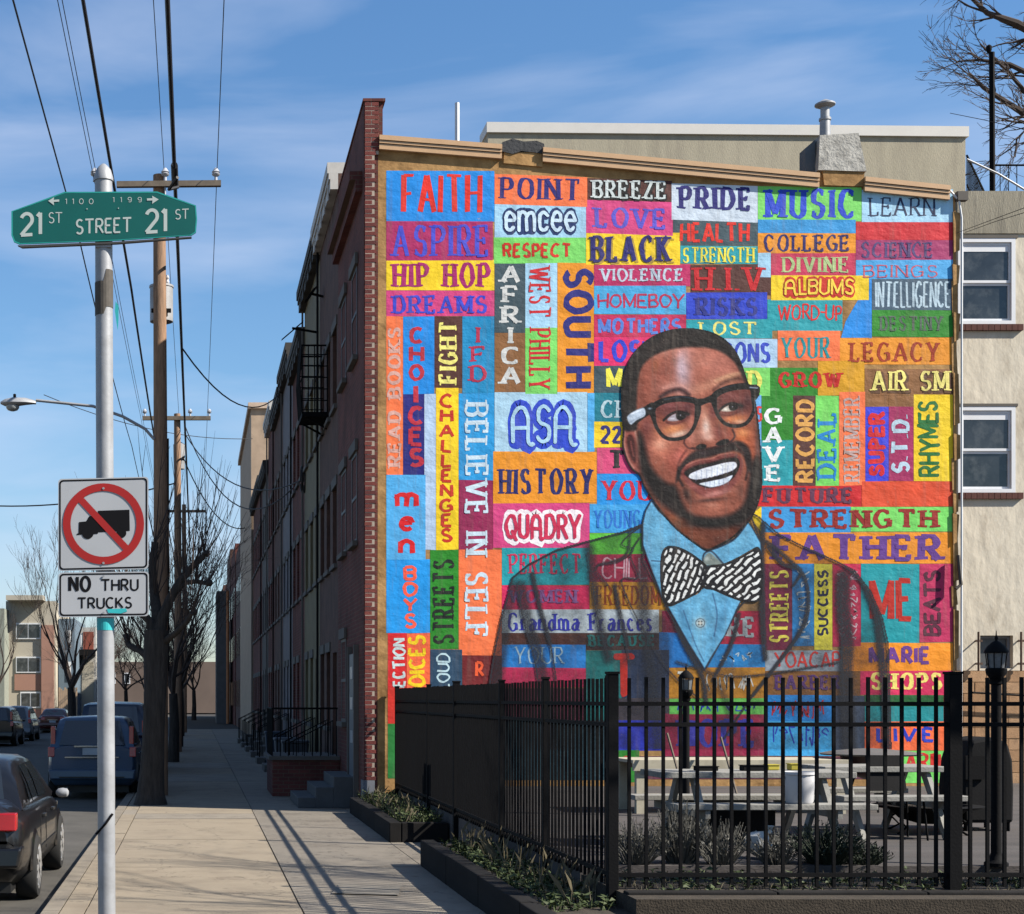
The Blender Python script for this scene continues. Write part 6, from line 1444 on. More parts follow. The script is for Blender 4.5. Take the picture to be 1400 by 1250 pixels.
fence('iron_fence', 'black iron picket fence running along the pavement to the mural wall', fx, FYc+.06, fx, WALLY-.12, [(0.0,.0601,ft),(2.35,.06,ft+.02),(4.5,.06,ft+.02),(7.5,.085,ft+.04),(9.9,.06,ft+.02),(13.45,.07,ft+.02)], .40)
# ------------------------------------------------------------------ cars
def carpaint(name, col):
    m = mat(name, col, .35, metal=.0, var=.12, vscale=2.5, spec=.3); b = [n for n in m.node_tree.nodes if n.type == 'BSDF_PRINCIPLED'][0]
    b.inputs['Coat Weight'].default_value = .45; b.inputs['Coat Roughness'].default_value = .05; return m
M_cg = mat('car_glass', (.012,.016,.02), .05, var=0, spec=.8)
M_red = mat('tail_light_red', (.40,.005,.006), .2, var=.1, spec=.7)
M_chr = mat('chrome', (.6,.62,.64), .15, metal=.9, var=0)
M_rim = mat('alloy_rim', (.5,.5,.5), .35, metal=.6, var=.05)
M_trim = mat('black_trim', (.012,.012,.012), .5, var=0)
def interp(tab, y):
    for (a, b_) in zip(tab[:-1], tab[1:]):
        if a[0] <= y <= b_[0]:
            f = (y-a[0])/max(1e-6, b_[0]-a[0]); f = f*f*(3-2*f)*.5+f*.5
            return [a[i]+(b_[i]-a[i])*f for i in range(1, len(a))]
    return list(tab[-1][1:])
def car(name, label, cat, spec, col, x, y, rz=0, lights='rear', group=None):
    """local y: 0 rear bumper .. L nose"""
    L_, W_ = spec['L'], spec['W']; hw = W_/2
    t = thing(name, label, cat, (x, y, -.122), rz, group)
    # lower body: stations (y, half width factor, bottom z, shoulder z, deck z)
    ysn = sorted({0, .04, .12, .25, .5, L_-.5, L_-.25, L_-.1, L_-.03, L_}|{a*.3 for a in range(2, int(L_/.3)-1)})
    mb = MB(); NP = 9
    for yy in ysn:
        wf_, zb_, zs, zd = interp(spec['body'], yy)
        w_ = hw*wf_
        prof = [(0,zb_),(w_*.86,zb_),(w_*.97,zb_+.12),(w_,zb_+.28),(w_*1.0,(zb_+zs)/2+.05),(w_*.985,zs-.06),(w_*.93,zs+.01),(w_*.72,zd),(0,zd+.03)]
        mb.v += [(px_, yy, pz) for px_, pz in prof]+[(-px_, yy, pz) for px_, pz in prof]
    n_ = NP*2
    for i in range(len(ysn)-1):
        a, b_ = i*n_, (i+1)*n_
        for j in range(NP-1):
            mb.f.append((a+j, b_+j, b_+j+1, a+j+1)[::-1]); mb.f.append((a+NP+j, a+NP+j+1, b_+NP+j+1, b_+NP+j)[::-1])
    mb.f.append(tuple(range(0,NP))+tuple(range(2*NP-1,NP-1,-1))); e = (len(ysn)-1)*n_
    mb.f.append((tuple(e+j for j in range(NP))+tuple(e+j for j in range(2*NP-1,NP-1,-1)))[::-1])
    body = mb.build('body', col, t, smooth=True)
    smooth_angle(body, 55)
    # greenhouse
    g = spec['cab']; (r0, r1, f1, f0, zb_, zt, wb, wt) = g
    cb = MB(); secs = []
    NS = 12
    ks = [(r0,0),(r0+(r1-r0)*.33,.36),(r0+(r1-r0)*.7,.74),(r1,.95),(r1+.25,1.0),((r1+f1)/2,1.02),(f1-.25,1.0),(f1,.94),(f1+(f0-f1)*.35,.70),(f1+(f0-f1)*.7,.36),(f0,0)]
    for yy, h_ in ks:
        z = zb_+(zt-zb_)*h_; wtp = hw*(wb+(wt-wb)*h_); wbt = hw*wb
        secs.append([(wbt,yy,zb_-.05),(wbt*.5+wtp*.5+.01,yy,(zb_+z)/2),(wtp,yy,z-.04*h_),(wtp*.86,yy,z),(0,yy,z+.025*h_),(-wtp*.86,yy,z),(-wtp,yy,z-.04*h_),(-(wbt*.5+wtp*.5+.01),yy,(zb_+z)/2),(-wbt,yy,zb_-.05)])
    for s_ in secs: cb.v += s_
    for i in range(len(secs)-1):
        for j in range(8): cb.f.append((i*9+j, i*9+j+1, (i+1)*9+j+1, (i+1)*9+j))
    cab = cb.build('roof', col, t, smooth=True); smooth_angle(cab, 50)
    # glass: rear, front, sides
    def surf(u, h_, rear=True):   # point on rear/front glass at height fraction, u in -1..1
        yy = r0+(r1-r0)*h_ if rear else f0+(f1-f0)*h_
        hh = min(.95, h_*1.0); z = zb_+(zt-zb_)*hh; w_ = hw*(wb+(wt-wb)*hh)*.86
        return (u*w_, yy+(-.03 if rear else .03), z+.012)
    q = MB(); lo_, hi_ = spec.get('rg', (.12,.86))
    for i in range(6):
        for j in range(4):
            u0, u1 = -.92+1.84*i/6, -.92+1.84*(i+1)/6; h0, h1 = lo_+(hi_-lo_)*j/4, lo_+(hi_-lo_)*(j+1)/4
            q.face([surf(u0,h0), surf(u1,h0), surf(u1,h1), surf(u0,h1)])
    q.build('rear_window', M_cg, t)
    q = MB(); q.face([surf(-.92,.1,False), surf(.92,.1,False), surf(.92,.88,False), surf(-.92,.88,False)]); q.build('windscreen', M_cg, t)
    for s_ in (-1, 1):
        ya, yb = r1-(r1-r0)*.15, f1+(f0-f1)*.25
        cuts = [ya, ya+(yb-ya)*.12+.1, ya+(yb-ya)*.5, yb]
        for k in range(3):
            a, b_ = cuts[k]+.05, cuts[k+1]-.04
            q = MB(); sl = lambda yy, h_: (s_*(hw*(wb+(wt-wb)*h_)+.014+(.012 if .2 < h_ < .8 else 0)), yy, zb_+(zt-zb_)*h_)
            h1 = .84; a1 = a+(0 if k else .22); b1 = b_-(.30 if k == 2 else 0)
            q.face([sl(a,.06), sl(b_,.06), sl((b_+b1)/2,.45), sl((a+a1)/2,.45)][::s_]); q.face([sl((a+a1)/2,.45), sl((b_+b1)/2,.45), sl(b1,h1), sl(a1,h1)][::s_])
            q.build('side_window', M_cg, t)
        # mirror
        mr_ = MB().lathe((s_*(hw+.02), f0-.62, zb_+.02), [(.02,0),(.05,.03),(.058,.08),(.05,.13),(.02,.15)] if s_ > 0 else [(.02,-.15),(.05,-.13),(.058,-.08),(.05,-.03),(.02,0)], 10, 'x').build('wing_mirror', spec.get('mirror', col), t, smooth=True)
        for k in range(2):
            yy = ya+.5+k*1.0; MB().box(s_*hw*1.0-.012, s_*hw*1.0+.028, yy, yy+.18, zb_-.16, zb_-.125).build('door_handle', spec.get('handle', col), t, bevel=.006)
        for k in range(1, 3):   # door shut lines
            yy = cuts[k]; MB().box(s_*(hw+.0015)-.003, s_*(hw+.0015)+.003, yy-.005, yy+.005, .42, zb_-.09).build('door_gap', M_trim, t)
        MB().box(s_*(hw+.004)-.008, s_*(hw+.004)+.008, spec['wheels'][0]+.5, spec['wheels'][1]-.5, .47, .50).build('side_moulding', spec.get('handle', col), t)
        # sill strip + arches + wheels
        for wy in spec['wheels']:
            r_ = spec['wr']; q = MB(); nA = 20
            for k in range(nA):
                a0, a1 = math.pi*k/nA, math.pi*(k+1)/nA
                R0, R1 = r_+.02, r_+.085; xx = s_*(hw+.006)
                q.face([(xx,wy+R0*math.cos(a0),r_+R0*math.sin(a0)),(xx,wy+R0*math.cos(a1),r_+R0*math.sin(a1)),(xx-s_*.02,wy+R1*math.cos(a1),r_+R1*math.sin(a1)),(xx-s_*.02,wy+R1*math.cos(a0),r_+R1*math.sin(a0))])
            q.build('wheel_arch', col, t, smooth=True)
            q = MB(); xx = s_*(hw+.004); q.face([(xx,wy+(r_+.022)*math.cos(a_*math.pi/16),max(.2,r_+(r_+.022)*math.sin(a_*math.pi/16))) for a_ in range(17)]); q.build('wheel_well', M_trim, t)
            tw = .11
            prof = [(r_*.62,-tw),(r_*.93,-tw),(r_,-tw*.7),(r_,tw*.7),(r_*.93,tw),(r_*.62,tw)]
            wo_ = MB().lathe((0,0,0), prof, 28, 'x').build('wheel', M_rubber, t, smooth=True, loc=(s_*(hw-.08), wy, r_))
            q = MB(); fx_ = s_*tw*.93
            for k in range(10):
                a = 2*math.pi*k/10
                c_, sn_ = math.cos(a), math.sin(a); p1 = .055; 
                q.prism([(fx_, r_*.10*c_-p1*.7*sn_, r_*.10*sn_+p1*.7*c_),(fx_, r_*.62*c_-p1*.45*sn_, r_*.62*sn_+p1*.45*c_),(fx_, r_*.62*c_+p1*.45*sn_, r_*.62*sn_-p1*.45*c_),(fx_, r_*.10*c_+p1*.7*sn_, r_*.10*sn_-p1*.7*c_)], (s_*.015,0,0))
            for k in range(24):
                a0, a1 = 2*math.pi*k/24, 2*math.pi*(k+1)/24
                q.face([(fx_+s_*.008,r_*.60*math.cos(a0),r_*.60*math.sin(a0)),(fx_+s_*.008,r_*.60*math.cos(a1),r_*.60*math.sin(a1)),(fx_+s_*.010,r_*.70*math.cos(a1),r_*.70*math.sin(a1)),(fx_+s_*.010,r_*.70*math.cos(a0),r_*.70*math.sin(a0))])
            q.lathe((fx_,0,0), [(r_*.14,-.01),(r_*.14,.02)], 12, 'x').build('rim', M_rim, wo_)
    # rear end
    for s_ in (-1, 1):
        for (xa, xb, za, zb2, yo, mt_) in spec['tail']:
            x0_, x1_ = sorted((s_*hw*xa, s_*hw*xb))
            MB().prism([(x0_, yo-.035, za),(x1_, yo-.035, za),(x1_, yo-.02, zb2),(x0_, yo-.02, zb2)], (0,.16,0)).build('tail_light', mt_, t, bevel=.012)
    bz = spec['bump']
    bp_ = MB().prism([(-hw*.93,-.07,bz),(hw*.93,-.07,bz),(hw*.97,-.05,bz+.20),(-hw*.97,-.05,bz+.20)], (0,.3,0)).build('rear_bumper', spec.get('bumpm', col), t, bevel=.03)
    MB().box(-.19,.19,-.085 if spec['platez'] < bz+.2 else spec['platey'],(-.085 if spec['platez'] < bz+.2 else spec['platey'])+.012, spec['platez'], spec['platez']+.14).build('number_plate', mat('number_plate', (.35,.4,.45), .5), t)
    for s_ in (-1, 1): MB().prism([(s_*hw*.55, L_-.14, .62),(s_*hw*.88, L_-.22, .62),(s_*hw*.9, L_-.3, .78),(s_*hw*.55, L_-.2, .76)], (0,.05,0)).build('headlight', M_chr, t)
    MB().box(-hw*.8, hw*.8, .3, L_-.3, .14, .30).build('underbody', M_trim, t)
    MB().box(-hw*.72, hw*.72, -.085, -.06, bz+.035, bz+.06).build('bumper_trim', M_trim, t); MB().tube([(-hw*.55,.0,.25),(-hw*.55,-.06,.24)], .03, 8).build('exhaust', M_chr, t)
    MB().box(-.30,.30,-.05,-.01,spec['platez']+.16,spec['platez']+.18).build('boot_trim', M_chr, t); MB().tube([(.05,r0+.05,zb_+.12),(-.35,r0+.16,zb_+.28)], .010, 5).build('rear_wiper', M_trim, t)
    return t

SED = dict(L=4.7, W=1.80, wr=.33, wheels=(1.0, 3.72), bump=.42, platez=.62, platey=-.03,
  body=[(0,.80,.40,.80,.93),(.08,.93,.28,.86,1.03),(.5,.985,.22,.92,1.06),(1.2,1.0,.2,.93,.98),(3.4,1.0,.2,.90,.96),(4.0,.96,.2,.82,.86),(4.45,.86,.22,.70,.74),(4.7,.62,.34,.58,.62)],
  cab=(.52,1.30,2.75,3.65,.95,1.44,.90,.68), tail=[(.50,.90,.78,.95,.0,M_red)], handle=M_trim, mirror=M_galv)
SUV = dict(L=4.5, W=1.84, wr=.35, wheels=(.92, 3.55), bump=.42, platez=.92, platey=-.055,
  body=[(0,.90,.42,1.02,1.10),(.1,.97,.30,1.06,1.12),(.5,1.0,.26,1.06,1.1),(3.3,1.0,.26,1.02,1.08),(3.9,.97,.26,.96,1.0),(4.3,.88,.28,.82,.86),(4.5,.66,.4,.66,.7)],
  cab=(.03,.32,2.75,3.60,1.06,1.68,.94,.74), tail=[(.83,.975,.88,1.08,.02,M_red),(.82,.92,1.10,1.50,.10,M_red)], bumpm=None, rg=(.08,.88))
SUV['bumpm'] = carpaint('blue_grey_bumper', (.03,.06,.11))
SED2 = dict(SED)
black = carpaint('black_car_paint', (.004,.004,.005)); bluegrey = carpaint('blue_grey_car_paint', (.035,.075,.14)); dkblue = carpaint('dark_blue_car_paint', (.012,.022,.05)); silver = carpaint('silver_car_paint', (.20,.22,.25)); dred = carpaint('dark_red_car_paint', (.08,.01,.012))
car('parked_car', 'black saloon parked at the kerb, cut off by the left edge', 'car', SED, black, -2.56, 14.95)
c2 = car('parked_car', 'blue grey estate suv with tall red tail lights parked behind the sign pole', 'car', SUV, bluegrey, -2.12, 31.3)
MB().box(-.36,.36,-.035,.0,1.08,1.11).build('boot_handle', M_chr, c2); MB().box(-.55,.55,-.055,-.03,.86,.885).build('boot_trim', M_chr, c2)
V2 = dict(SUV); V2['cab'] = (.05,.30,3.3,3.9,1.12,1.95,.96,.82); V2['bumpm'] = dkblue
car('parked_car', 'tall dark blue van parked ahead of the blue grey suv', 'van', V2, dkblue, -2.15, 39.5)
V3 = dict(SUV); V3['bumpm'] = silver
car('parked_car', 'silver grey suv parked on the opposite kerb near the left edge', 'car', V3, silver, -8.85+.0, 74)
V4 = dict(SUV); V4['bumpm'] = black
car('parked_car', 'dark suv parked on the opposite kerb, cut off at the left edge', 'car', V4, black, -8.75, 66)
car('parked_car', 'small dark red car farther along the opposite kerb', 'car', dict(SED), dred, -8.6, 92)
V5 = dict(SUV); V5['bumpm'] = black
car('parked_car', 'dark suv parked farther down the near kerb beyond the van', 'car', V5, black, -2.3, 47.5)
car('parked_car', 'dark saloon parked far down the near kerb', 'car', dict(SED), dkblue, -2.3, 56)
bpy.context.view_layer.update()
# ------------------------------------------------------------------ trees
def grow(mb, rnd, p, d, L_, r, depth, spread=.5, up=.15, sides=5, minr=.004, kids=(2,3), wig=.18):
    n_ = 3; pts = [p]; rads = [r]; d = d.normalized()
    for i in range(n_):
        d = (d+Vector((rnd.uniform(-wig,wig), rnd.uniform(-wig,wig), rnd.uniform(-wig,wig)+up*.3))).normalized()
        pts.append(pts[-1]+d*(L_/n_)); rads.append(r*(1-.38*(i+1)/n_))
    mb.tube(pts, rads, sides if depth > 1 else 3, cap=False)
    if depth <= 0: return
    k = rnd.randint(*kids)
    for j in range(k):
        f = rnd.randint(1, 3); q = pts[f]
        nd = (d+Vector((rnd.uniform(-1,1), rnd.uniform(-1,1), rnd.uniform(-1,1)))*spread+Vector((0,0,up))).normalized()
        grow(mb, rnd, q, nd, L_*rnd.uniform(.6,.85), max(minr, rads[f]*rnd.uniform(.55,.75)), depth-1, spread, up, sides, minr, kids, wig)
    grow(mb, rnd, pts[-1], d, L_*.8, max(minr, rads[-1]*.85), depth-1, spread, up, sides, minr, kids, wig)
# pollarded street tree close to the kerb
TY = 28.2; rt = random.Random(12)
st = thing('street_tree', 'pollarded bare street tree with thick dark trunk on the kerb', 'tree', (P(208,0,TY).x, TY, 0))
tx = st.location.x
def tp(px, py, dy=0.0): q = P(px,py,TY+dy); return Vector((q.x-tx, dy, q.z))
def rr_(w_): return w_/F*TY/2
tr = MB()
tr.tube([tp(206,1112),tp(206,1085),tp(208,1050),tp(210,1000),tp(212,950),tp(213,900),tp(214,862)], [rr_(54),rr_(38),rr_(33),rr_(30),rr_(30),rr_(34),rr_(34)], 16)
trunk = tr.build('trunk', M_bark, st, smooth=True)
limbs = [([tp(212,880),tp(205,850),tp(192,836),tp(178,828,-.3),tp(172,812,-.5)],[rr_(.72*22),rr_(.72*17),rr_(.72*14),rr_(.72*12),rr_(.72*11)]),
 ([tp(210,905),tp(192,890,.2),tp(176,882,.5),tp(172,868,.6)],[rr_(.72*18),rr_(.72*13),rr_(.72*12),rr_(.72*12)]),
 ([tp(216,875),tp(222,845),tp(232,820),tp(246,796),tp(262,776),tp(279,760)],[rr_(.72*30),rr_(.72*22),rr_(.72*18),rr_(.72*16),rr_(.72*13),rr_(.72*12)]),
 ([tp(238,812),tp(252,797),tp(268,795),tp(284,798)],[rr_(.72*13),rr_(.72*10),rr_(.72*9),rr_(.72*8)]),
 ([tp(218,862),tp(212,820,.3),tp(208,780,.5),tp(212,742,.6)],[rr_(.72*26),rr_(.72*20),rr_(.72*16),rr_(.72*14)]),
 ([tp(222,880),tp(240,866,-.4),tp(256,850,-.6),tp(262,838,-.7)],[rr_(.72*16),rr_(.72*12),rr_(.72*10),rr_(.72*9)])]
suck = MB()
for pts, rads in limbs:
    MB().tube(pts, rads, 10).build('limb', M_bark, st, smooth=True)
    e = pts[-1]
    for k in range(26):
        b_ = pts[rt.randint(max(1,len(pts)-3), len(pts)-1)]
        side = 1 if e.x > 0 else -1
        d = Vector((rt.uniform(-.25,.75)*side, rt.uniform(-.6,.6), rt.uniform(.7,1.3)))
        pp_ = [b_]; r0 = rt.uniform(.006,.013); L_ = rt.uniform(.7,2.4); rads_ = [r0]
        for i in range(5):
            d = (d+Vector((rt.uniform(-.08,.08), rt.uniform(-.08,.08), .13))).normalized(); pp_.append(pp_[-1]+d*L_/5); rads_.append(r0*(1-.16*(i+1)))
        suck.tube(pp_, rads_, 4, cap=False)
        if rt.random() < .5: q = pp_[3]; suck.tube([q, q+Vector((rt.uniform(-.3,.3),rt.uniform(-.2,.2),.5))], [.007,.004], 3, cap=False)
suck.build('shoots', M_twig, st)
for (px, py) in ((282,758),(286,798),(172,812),(265,838)):
    c_ = tp(px,py); MB().lathe((c_.x,c_.y,c_.z-.05), [(.04,0),(.075,.05),(.06,.10),(.03,.12)], 8).build('pruning_stub', M_bark, st, smooth=True)
# left side shoots tree partly behind the signs
def tree(label, x, y, h, rad, seed, depth=5, spread=.55, up=.25, group=None, kids=(1,2), first=.28, mt=M_bark, lean=(0,0)):
    r_ = random.Random(seed); t = thing('bare_tree', label, 'tree', (x, y, 0), group=group)
    mb = MB(); z1 = h*first
    top_ = Vector((lean[0]*z1, lean[1]*z1, z1))
    mb.tube([(0,0,-.1), tuple(top_*.5+Vector((.04,0,0))), tuple(top_)], [rad*1.25, rad, rad*.85], 10); mb.build('trunk', mt, t, smooth=True)
    cr = MB()
    for k in range(4):
        a = r_.uniform(0, 6.28); d = Vector((math.cos(a)*.55, math.sin(a)*.55, 1))
        grow(cr, r_, top_, d, h*.22, rad*.45, depth, spread, up, 5, .005, kids, .26)
    cr.build('crown', M_twig if mt is M_bark else mt, t)
    return t
g_ = 'bare street trees down the pavement'
tree('bare street tree beyond the utility pole with a tangle of fine twigs', -.7, 47, 7.5, .16, 3, 6, .62, .22, g_)
tree('second bare street tree down the pavement, before the farthest pole', -.7, 62, 8, .16, 8, 6, .62, .22, g_)
tree('third bare street tree far down the pavement', -.8, 80, 8.5, .17, 9, 5, .6, .22, g_)
tree('bare tree behind the truck sign with long upswept shoots', -4.9, 60, 8.5, .15, 31, 6, .5, .4, group='bare trees across the street')
tree('leaning bare tree at the left edge before the apartment block', -14.6, 112, 9.0, .2, 33, 5, .6, .2, group='bare trees across the street')
tree('bare tree before the blue grey house', -9.6, 120, 10.0, .2, 35, 5, .6, .2, group='bare trees across the street')
for i, (x, y, h) in enumerate(((-6.4,140,9.5),(-4.2,128,9),(-2.2,150,10.5),(-.2,138,9.5),(-9.5,150,10))):
    tree(['brown bare tree at the end of the street, leftmost','brown bare tree closing the street beside the van','tall bare tree at the end of the street','bare tree at the far end of the pavement','bare tree behind the far corner houses'][i], x, y, h, .2, 50+i, 5, .7, .15, 'bare trees closing the street', kids=(2,3))
# big tree behind the roofs at the upper right
bt = thing('large_bare_tree', 'large bare tree reaching in at the upper right corner of the sky', 'tree', (19.3, 33, 0))
mb = MB(); mb.tube([(0,0,0),(.1,0,5),(0,0,9.5)], [.42,.36,.30], 12); mb.build('trunk', M_bark, bt, smooth=True)
rB = random.Random(77)
def bz(px, py, dy=0): q = P(px,py,33+dy); return Vector((q.x-19.3, dy, q.z))
mains = [([Vector((0,0,9.5)), bz(1480,200), bz(1420,165), bz(1395,152), bz(1345,120), bz(1325,100)], .13),
 ([Vector((0,0,9.0)), bz(1500,120), bz(1440,60), bz(1390,32), bz(1350,18), bz(1322,-8)], .16),
 ([Vector((0,0,9.5)), bz(1470,210,.6), bz(1425,110,.8), bz(1380,88,1), bz(1340,82,1.2), bz(1310,84,1.2)], .10),
 ([Vector((0,0,8.5)), bz(1500,230), bz(1440,200), bz(1405,130), bz(1380,100), bz(1340,60)], .10),
 ([Vector((0,0,9.5)), bz(1520,60,1), bz(1450,0,1), bz(1400,-20,1), bz(1340,-40,1), bz(1300,-20,1)], .13),
 ([Vector((0,0,9.5)), bz(1470,240,-.5), bz(1430,190,-.5), bz(1410,170,-.5), bz(1390,190,-.5), bz(1388,215,-.5)], .06)]
cr = MB()
for pts, r0 in mains:
    n_ = len(pts); rads = [r0*(1-.82*i/(n_-1)) for i in range(n_)]
    MB().tube([tuple(p) for p in pts], rads, 7).build('limb', M_twig, bt, smooth=True)
    for i in range(1, n_):
        for k in range(3 if i > 1 else 1):
            b_ = pts[i].lerp(pts[i-1], rB.random()); d = (pts[i]-pts[i-1]).normalized()+Vector((rB.uniform(-.9,.4), rB.uniform(-.7,.7), rB.uniform(-.8,.8)))
            grow(cr, rB, b_, d, rB.uniform(.32,.62), rads[i]*.42+.006, 3, .55, .03, 4, .006, (1,2), .24)
cr.build('crown', M_twig, bt)

# ------------------------------------------------------------------ weeds, shrubs
def leaf_mat(name, c_): return mat(name, c_, .7, var=.35, vscale=9)
M_leaf = leaf_mat('weed_leaf', (.04,.06,.014)); M_dry = leaf_mat('dry_grass', (.10,.085,.05)); M_lav = leaf_mat('lavender_stem', (.10,.097,.085)); M_dkl = leaf_mat('dark_shrub_leaf', (.022,.035,.02))
def weeds(name, label, mt, area, n_, hmin, hmax, seed, blade=.012, leafy=False):
    r_ = random.Random(seed); mb = MB(); x0, x1, y0, y1, z = area
    for i in range(n_):
        x, y = r_.uniform(x0,x1), r_.uniform(y0,y1); h_ = r_.uniform(hmin,hmax); a = r_.uniform(0,6.28); l_ = r_.uniform(.2,.8)*h_
        dx, dy = math.cos(a), math.sin(a); w_ = blade*r_.uniform(.6,1.4)
        if leafy:
            for k in range(5):
                a2 = r_.uniform(0,6.28); zz = z+h_*r_.uniform(.2,1); ex, ey = math.cos(a2), math.sin(a2); s_ = r_.uniform(.008,.045)
                c_ = Vector((x+dx*l_*.3, y+dy*l_*.3, zz))
                mb.face([c_, c_+Vector((ex*s_-ey*s_*.4, ey*s_+ex*s_*.4, s_*r_.uniform(-.2,.7))), c_+Vector((ex*s_*2, ey*s_*2, s_*r_.uniform(-.3,.8))), c_+Vector((ex*s_+ey*s_*.4, ey*s_-ex*s_*.4, s_*r_.uniform(-.2,.7)))])
        mb.face([(x-dy*w_,y+dx*w_,z),(x+dy*w_,y-dx*w_,z),(x+dx*l_*.5+dy*w_*.6,y+dy*l_*.5-dx*w_*.6,z+h_*.7),(x+dx*l_,y+dy*l_,z+h_),(x+dx*l_*.5-dy*w_*.6,y+dy*l_*.5+dx*w_*.6,z+h_*.7)])
    o = mb.build(name, mt); tag(o, label, None, None, 'stuff'); return o
weeds('weeds', 'leafy green weeds filling the corner planter', M_leaf, (2.80,3.36,20.9,26.1,.20), 520, .06, .22, 1, leafy=True)
weeds('grass', 'sparse grass and dry stems in the near planter', M_leaf, (2.82,3.36,12.2,17.7,.24), 480, .03, .13, 2, leafy=True)
weeds('dry_grass', 'dry stalks along the side fence', M_dry, (3.0,3.38,12.3,18.0,.24), 160, .1, .34, 4, .005)
weeds('grass', 'low grass and litter in the bed along the front fence', M_leaf, (3.5,10,12.45,13.6,.37), 330, .02, .09, 5, .01, leafy=True)
weeds('dry_grass', 'dry straw in the bed along the front fence', M_dry, (3.5,10,12.45,13.6,.37), 900, .02, .08, 6, .006)
weeds('dry_grass', 'dead stalks standing among the corner planter weeds', M_dry, (2.80,3.36,20.9,26.1,.20), 260, .08, .30, 14, .004)
def shrub(label, px, Y, w_, h_, n_, mt, seed, group):
    r_ = random.Random(seed); x = P(px,0,Y).x; t = thing('dry_shrub', label, 'shrub', (x, Y, .40), group=group); mb = MB()
    for i in range(n_):
        a = r_.uniform(0,6.28); q = r_.random()**.5; ex, ey = math.cos(a)*q*w_/2, math.sin(a)*q*w_/2*.8; hh = h_*(1-.45*q*q)*r_.uniform(.65,1.08)
        b_ = Vector((ex*.25, ey*.25, 0)); e = Vector((ex*1.1, ey*1.1, hh)); m_ = b_.lerp(e,.5)+Vector((r_.uniform(-.03,.03),r_.uniform(-.03,.03),.02))
        mb.tube([b_, m_, e], [.0045,.0035,.0025], 3, cap=False)
        for k in range(3):
            c_ = m_.lerp(e, r_.random()); s_ = r_.uniform(.015,.04); d_ = Vector((r_.uniform(-1,1),r_.uniform(-1,1),r_.uniform(.2,1.2))).normalized()*s_; n2_ = Vector((r_.uniform(-1,1),r_.uniform(-1,1),r_.uniform(-1,1))).normalized()*s_*.35
            mb.face([c_-n2_, c_+d_, c_+n2_])
    mb.build('stems', mt, t); MB().lathe((0,0,-.03), [(.06,0),(.05,.06),(.02,.12)], 7).build('root_crown', M_bark, t)
gS = 'dry shrubs behind the front fence'
shrub('grey dry lavender clump nearest the fence corner', 868, 13.9, .6, .5, 190, M_lav, 1, gS); shrub('pale dry lavender clump second from the fence corner', 930, 14.0, .6, .62, 210, M_lav, 2, gS)
shrub('twiggy grey shrub left of the white bag', 985, 13.9, .6, .48, 180, M_lav, 3, gS); shrub('low grey shrub right of the white bag', 1062, 13.9, .5, .36, 150, M_lav, 4, gS)
shrub('dark dense lavender shrub in the middle of the front fence', 1128, 13.95, .8, .44, 380, M_dkl, 5, gS); shrub('dark low shrub right of the dense lavender shrub', 1180, 13.9, .5, .26, 170, M_dkl, 6, gS)

sh_t = tree('bare tree just beyond the right edge that shades the near pavement', 10.2, 11.6, 11.5, .17, 91, 4, .55, .15, kids=(2,3), first=.35)
# ------------------------------------------------------------------ patio furniture
ZP = .45
M_tab = mat('cream_painted_wood', (.46,.42,.32), .7, var=.15, vscale=4, dirt=(.2,.17,.12), dirt_scale=3, dirt_amt=.5)
M_gtab = mat('grey_picnic_board', (.26,.255,.235), .8, var=.2, vscale=5, bump=.4)
def T(name, label, cat, px, Y, group=None, rz=0): return thing(name, label, cat, (P(px,0,Y).x, Y, ZP), rz, group)
wt = T('work_table', 'long cream painted timber table behind the picnic benches', 'table', 1012, 20.0)
MB().box(-1.42,1.42,-.04,.9,.66,.70).build('tabletop', M_tab, wt); MB().box(-1.42,1.42,-.085,-.041,.56,.70).build('front_board', M_tab, wt); MB().box(-1.42,1.42,.901,.94,.56,.70).build('back_board', M_tab, wt)
for x in (-1.30, 1.30):
    for y in (0, .82): MB().box(x-.06,x+.06,y-.04,y+.06,0,.655).build('leg', M_tab, wt)
MB().box(-1.24,1.24,-.02,.02,.18,.26).build('stretcher', M_tab, wt)
def picnic(label, px, Y, w_, group='picnic tables on the patio'):
    t = T('picnic_table', label, 'table', px, Y, group)
    for k in range(5): MB().box(-w_/2,w_/2,-.38+k*.155,-.38+k*.155+.145,.70,.76).build('top_board', M_gtab, t, bevel=.006)
    for s_ in (-1, 1):
        for k in range(2): MB().box(-w_/2,w_/2,s_*.72-.14+k*.145,s_*.72-.14+k*.145+.135,.415,.47).build('seat_board', M_gtab, t, bevel=.006)
        x = s_*w_*.33
        MB().prism([(x,-.80,.0),(x,-.70,.0),(x,-.18,.695),(x,-.32,.695)], (.05,0,0)).build('leg', M_gtab, t); MB().prism([(x,.80,.0),(x,.70,.0),(x,.18,.695),(x,.32,.695)], (.05,0,0)).build('leg', M_gtab, t)
        MB().box(x-.05,x-.003,-.84,.84,.33,.413).build('seat_beam', M_gtab, t)
    return t
picnic('grey picnic table with a white bucket on its bench', 1020, 15.75, 1.95)
picnic('farther grey picnic table with a round dark grill dish above it', 1192, 17.0, 1.35)
bk = thing('bucket', 'white plastic bucket standing on the front picnic bench', 'bucket', (P(1093,0,15.05).x, 15.05, ZP+.472))
MB().lathe((0,0,0), [(.115,0),(.13,.02),(.145,.28),(.158,.285),(.158,.31),(.146,.31),(.14,.29),(.12,.04)], 22).build('body', mat('white_plastic', (.62,.62,.64), .4, var=.08), bk, smooth=True)
MB().tube([(.15*math.cos(a),-.16*math.sin(a)*.3,.27-.10*math.sin(a)) for a in [math.pi*i/12 for i in range(13)]], .004, 5).build('handle', M_galv, bk)
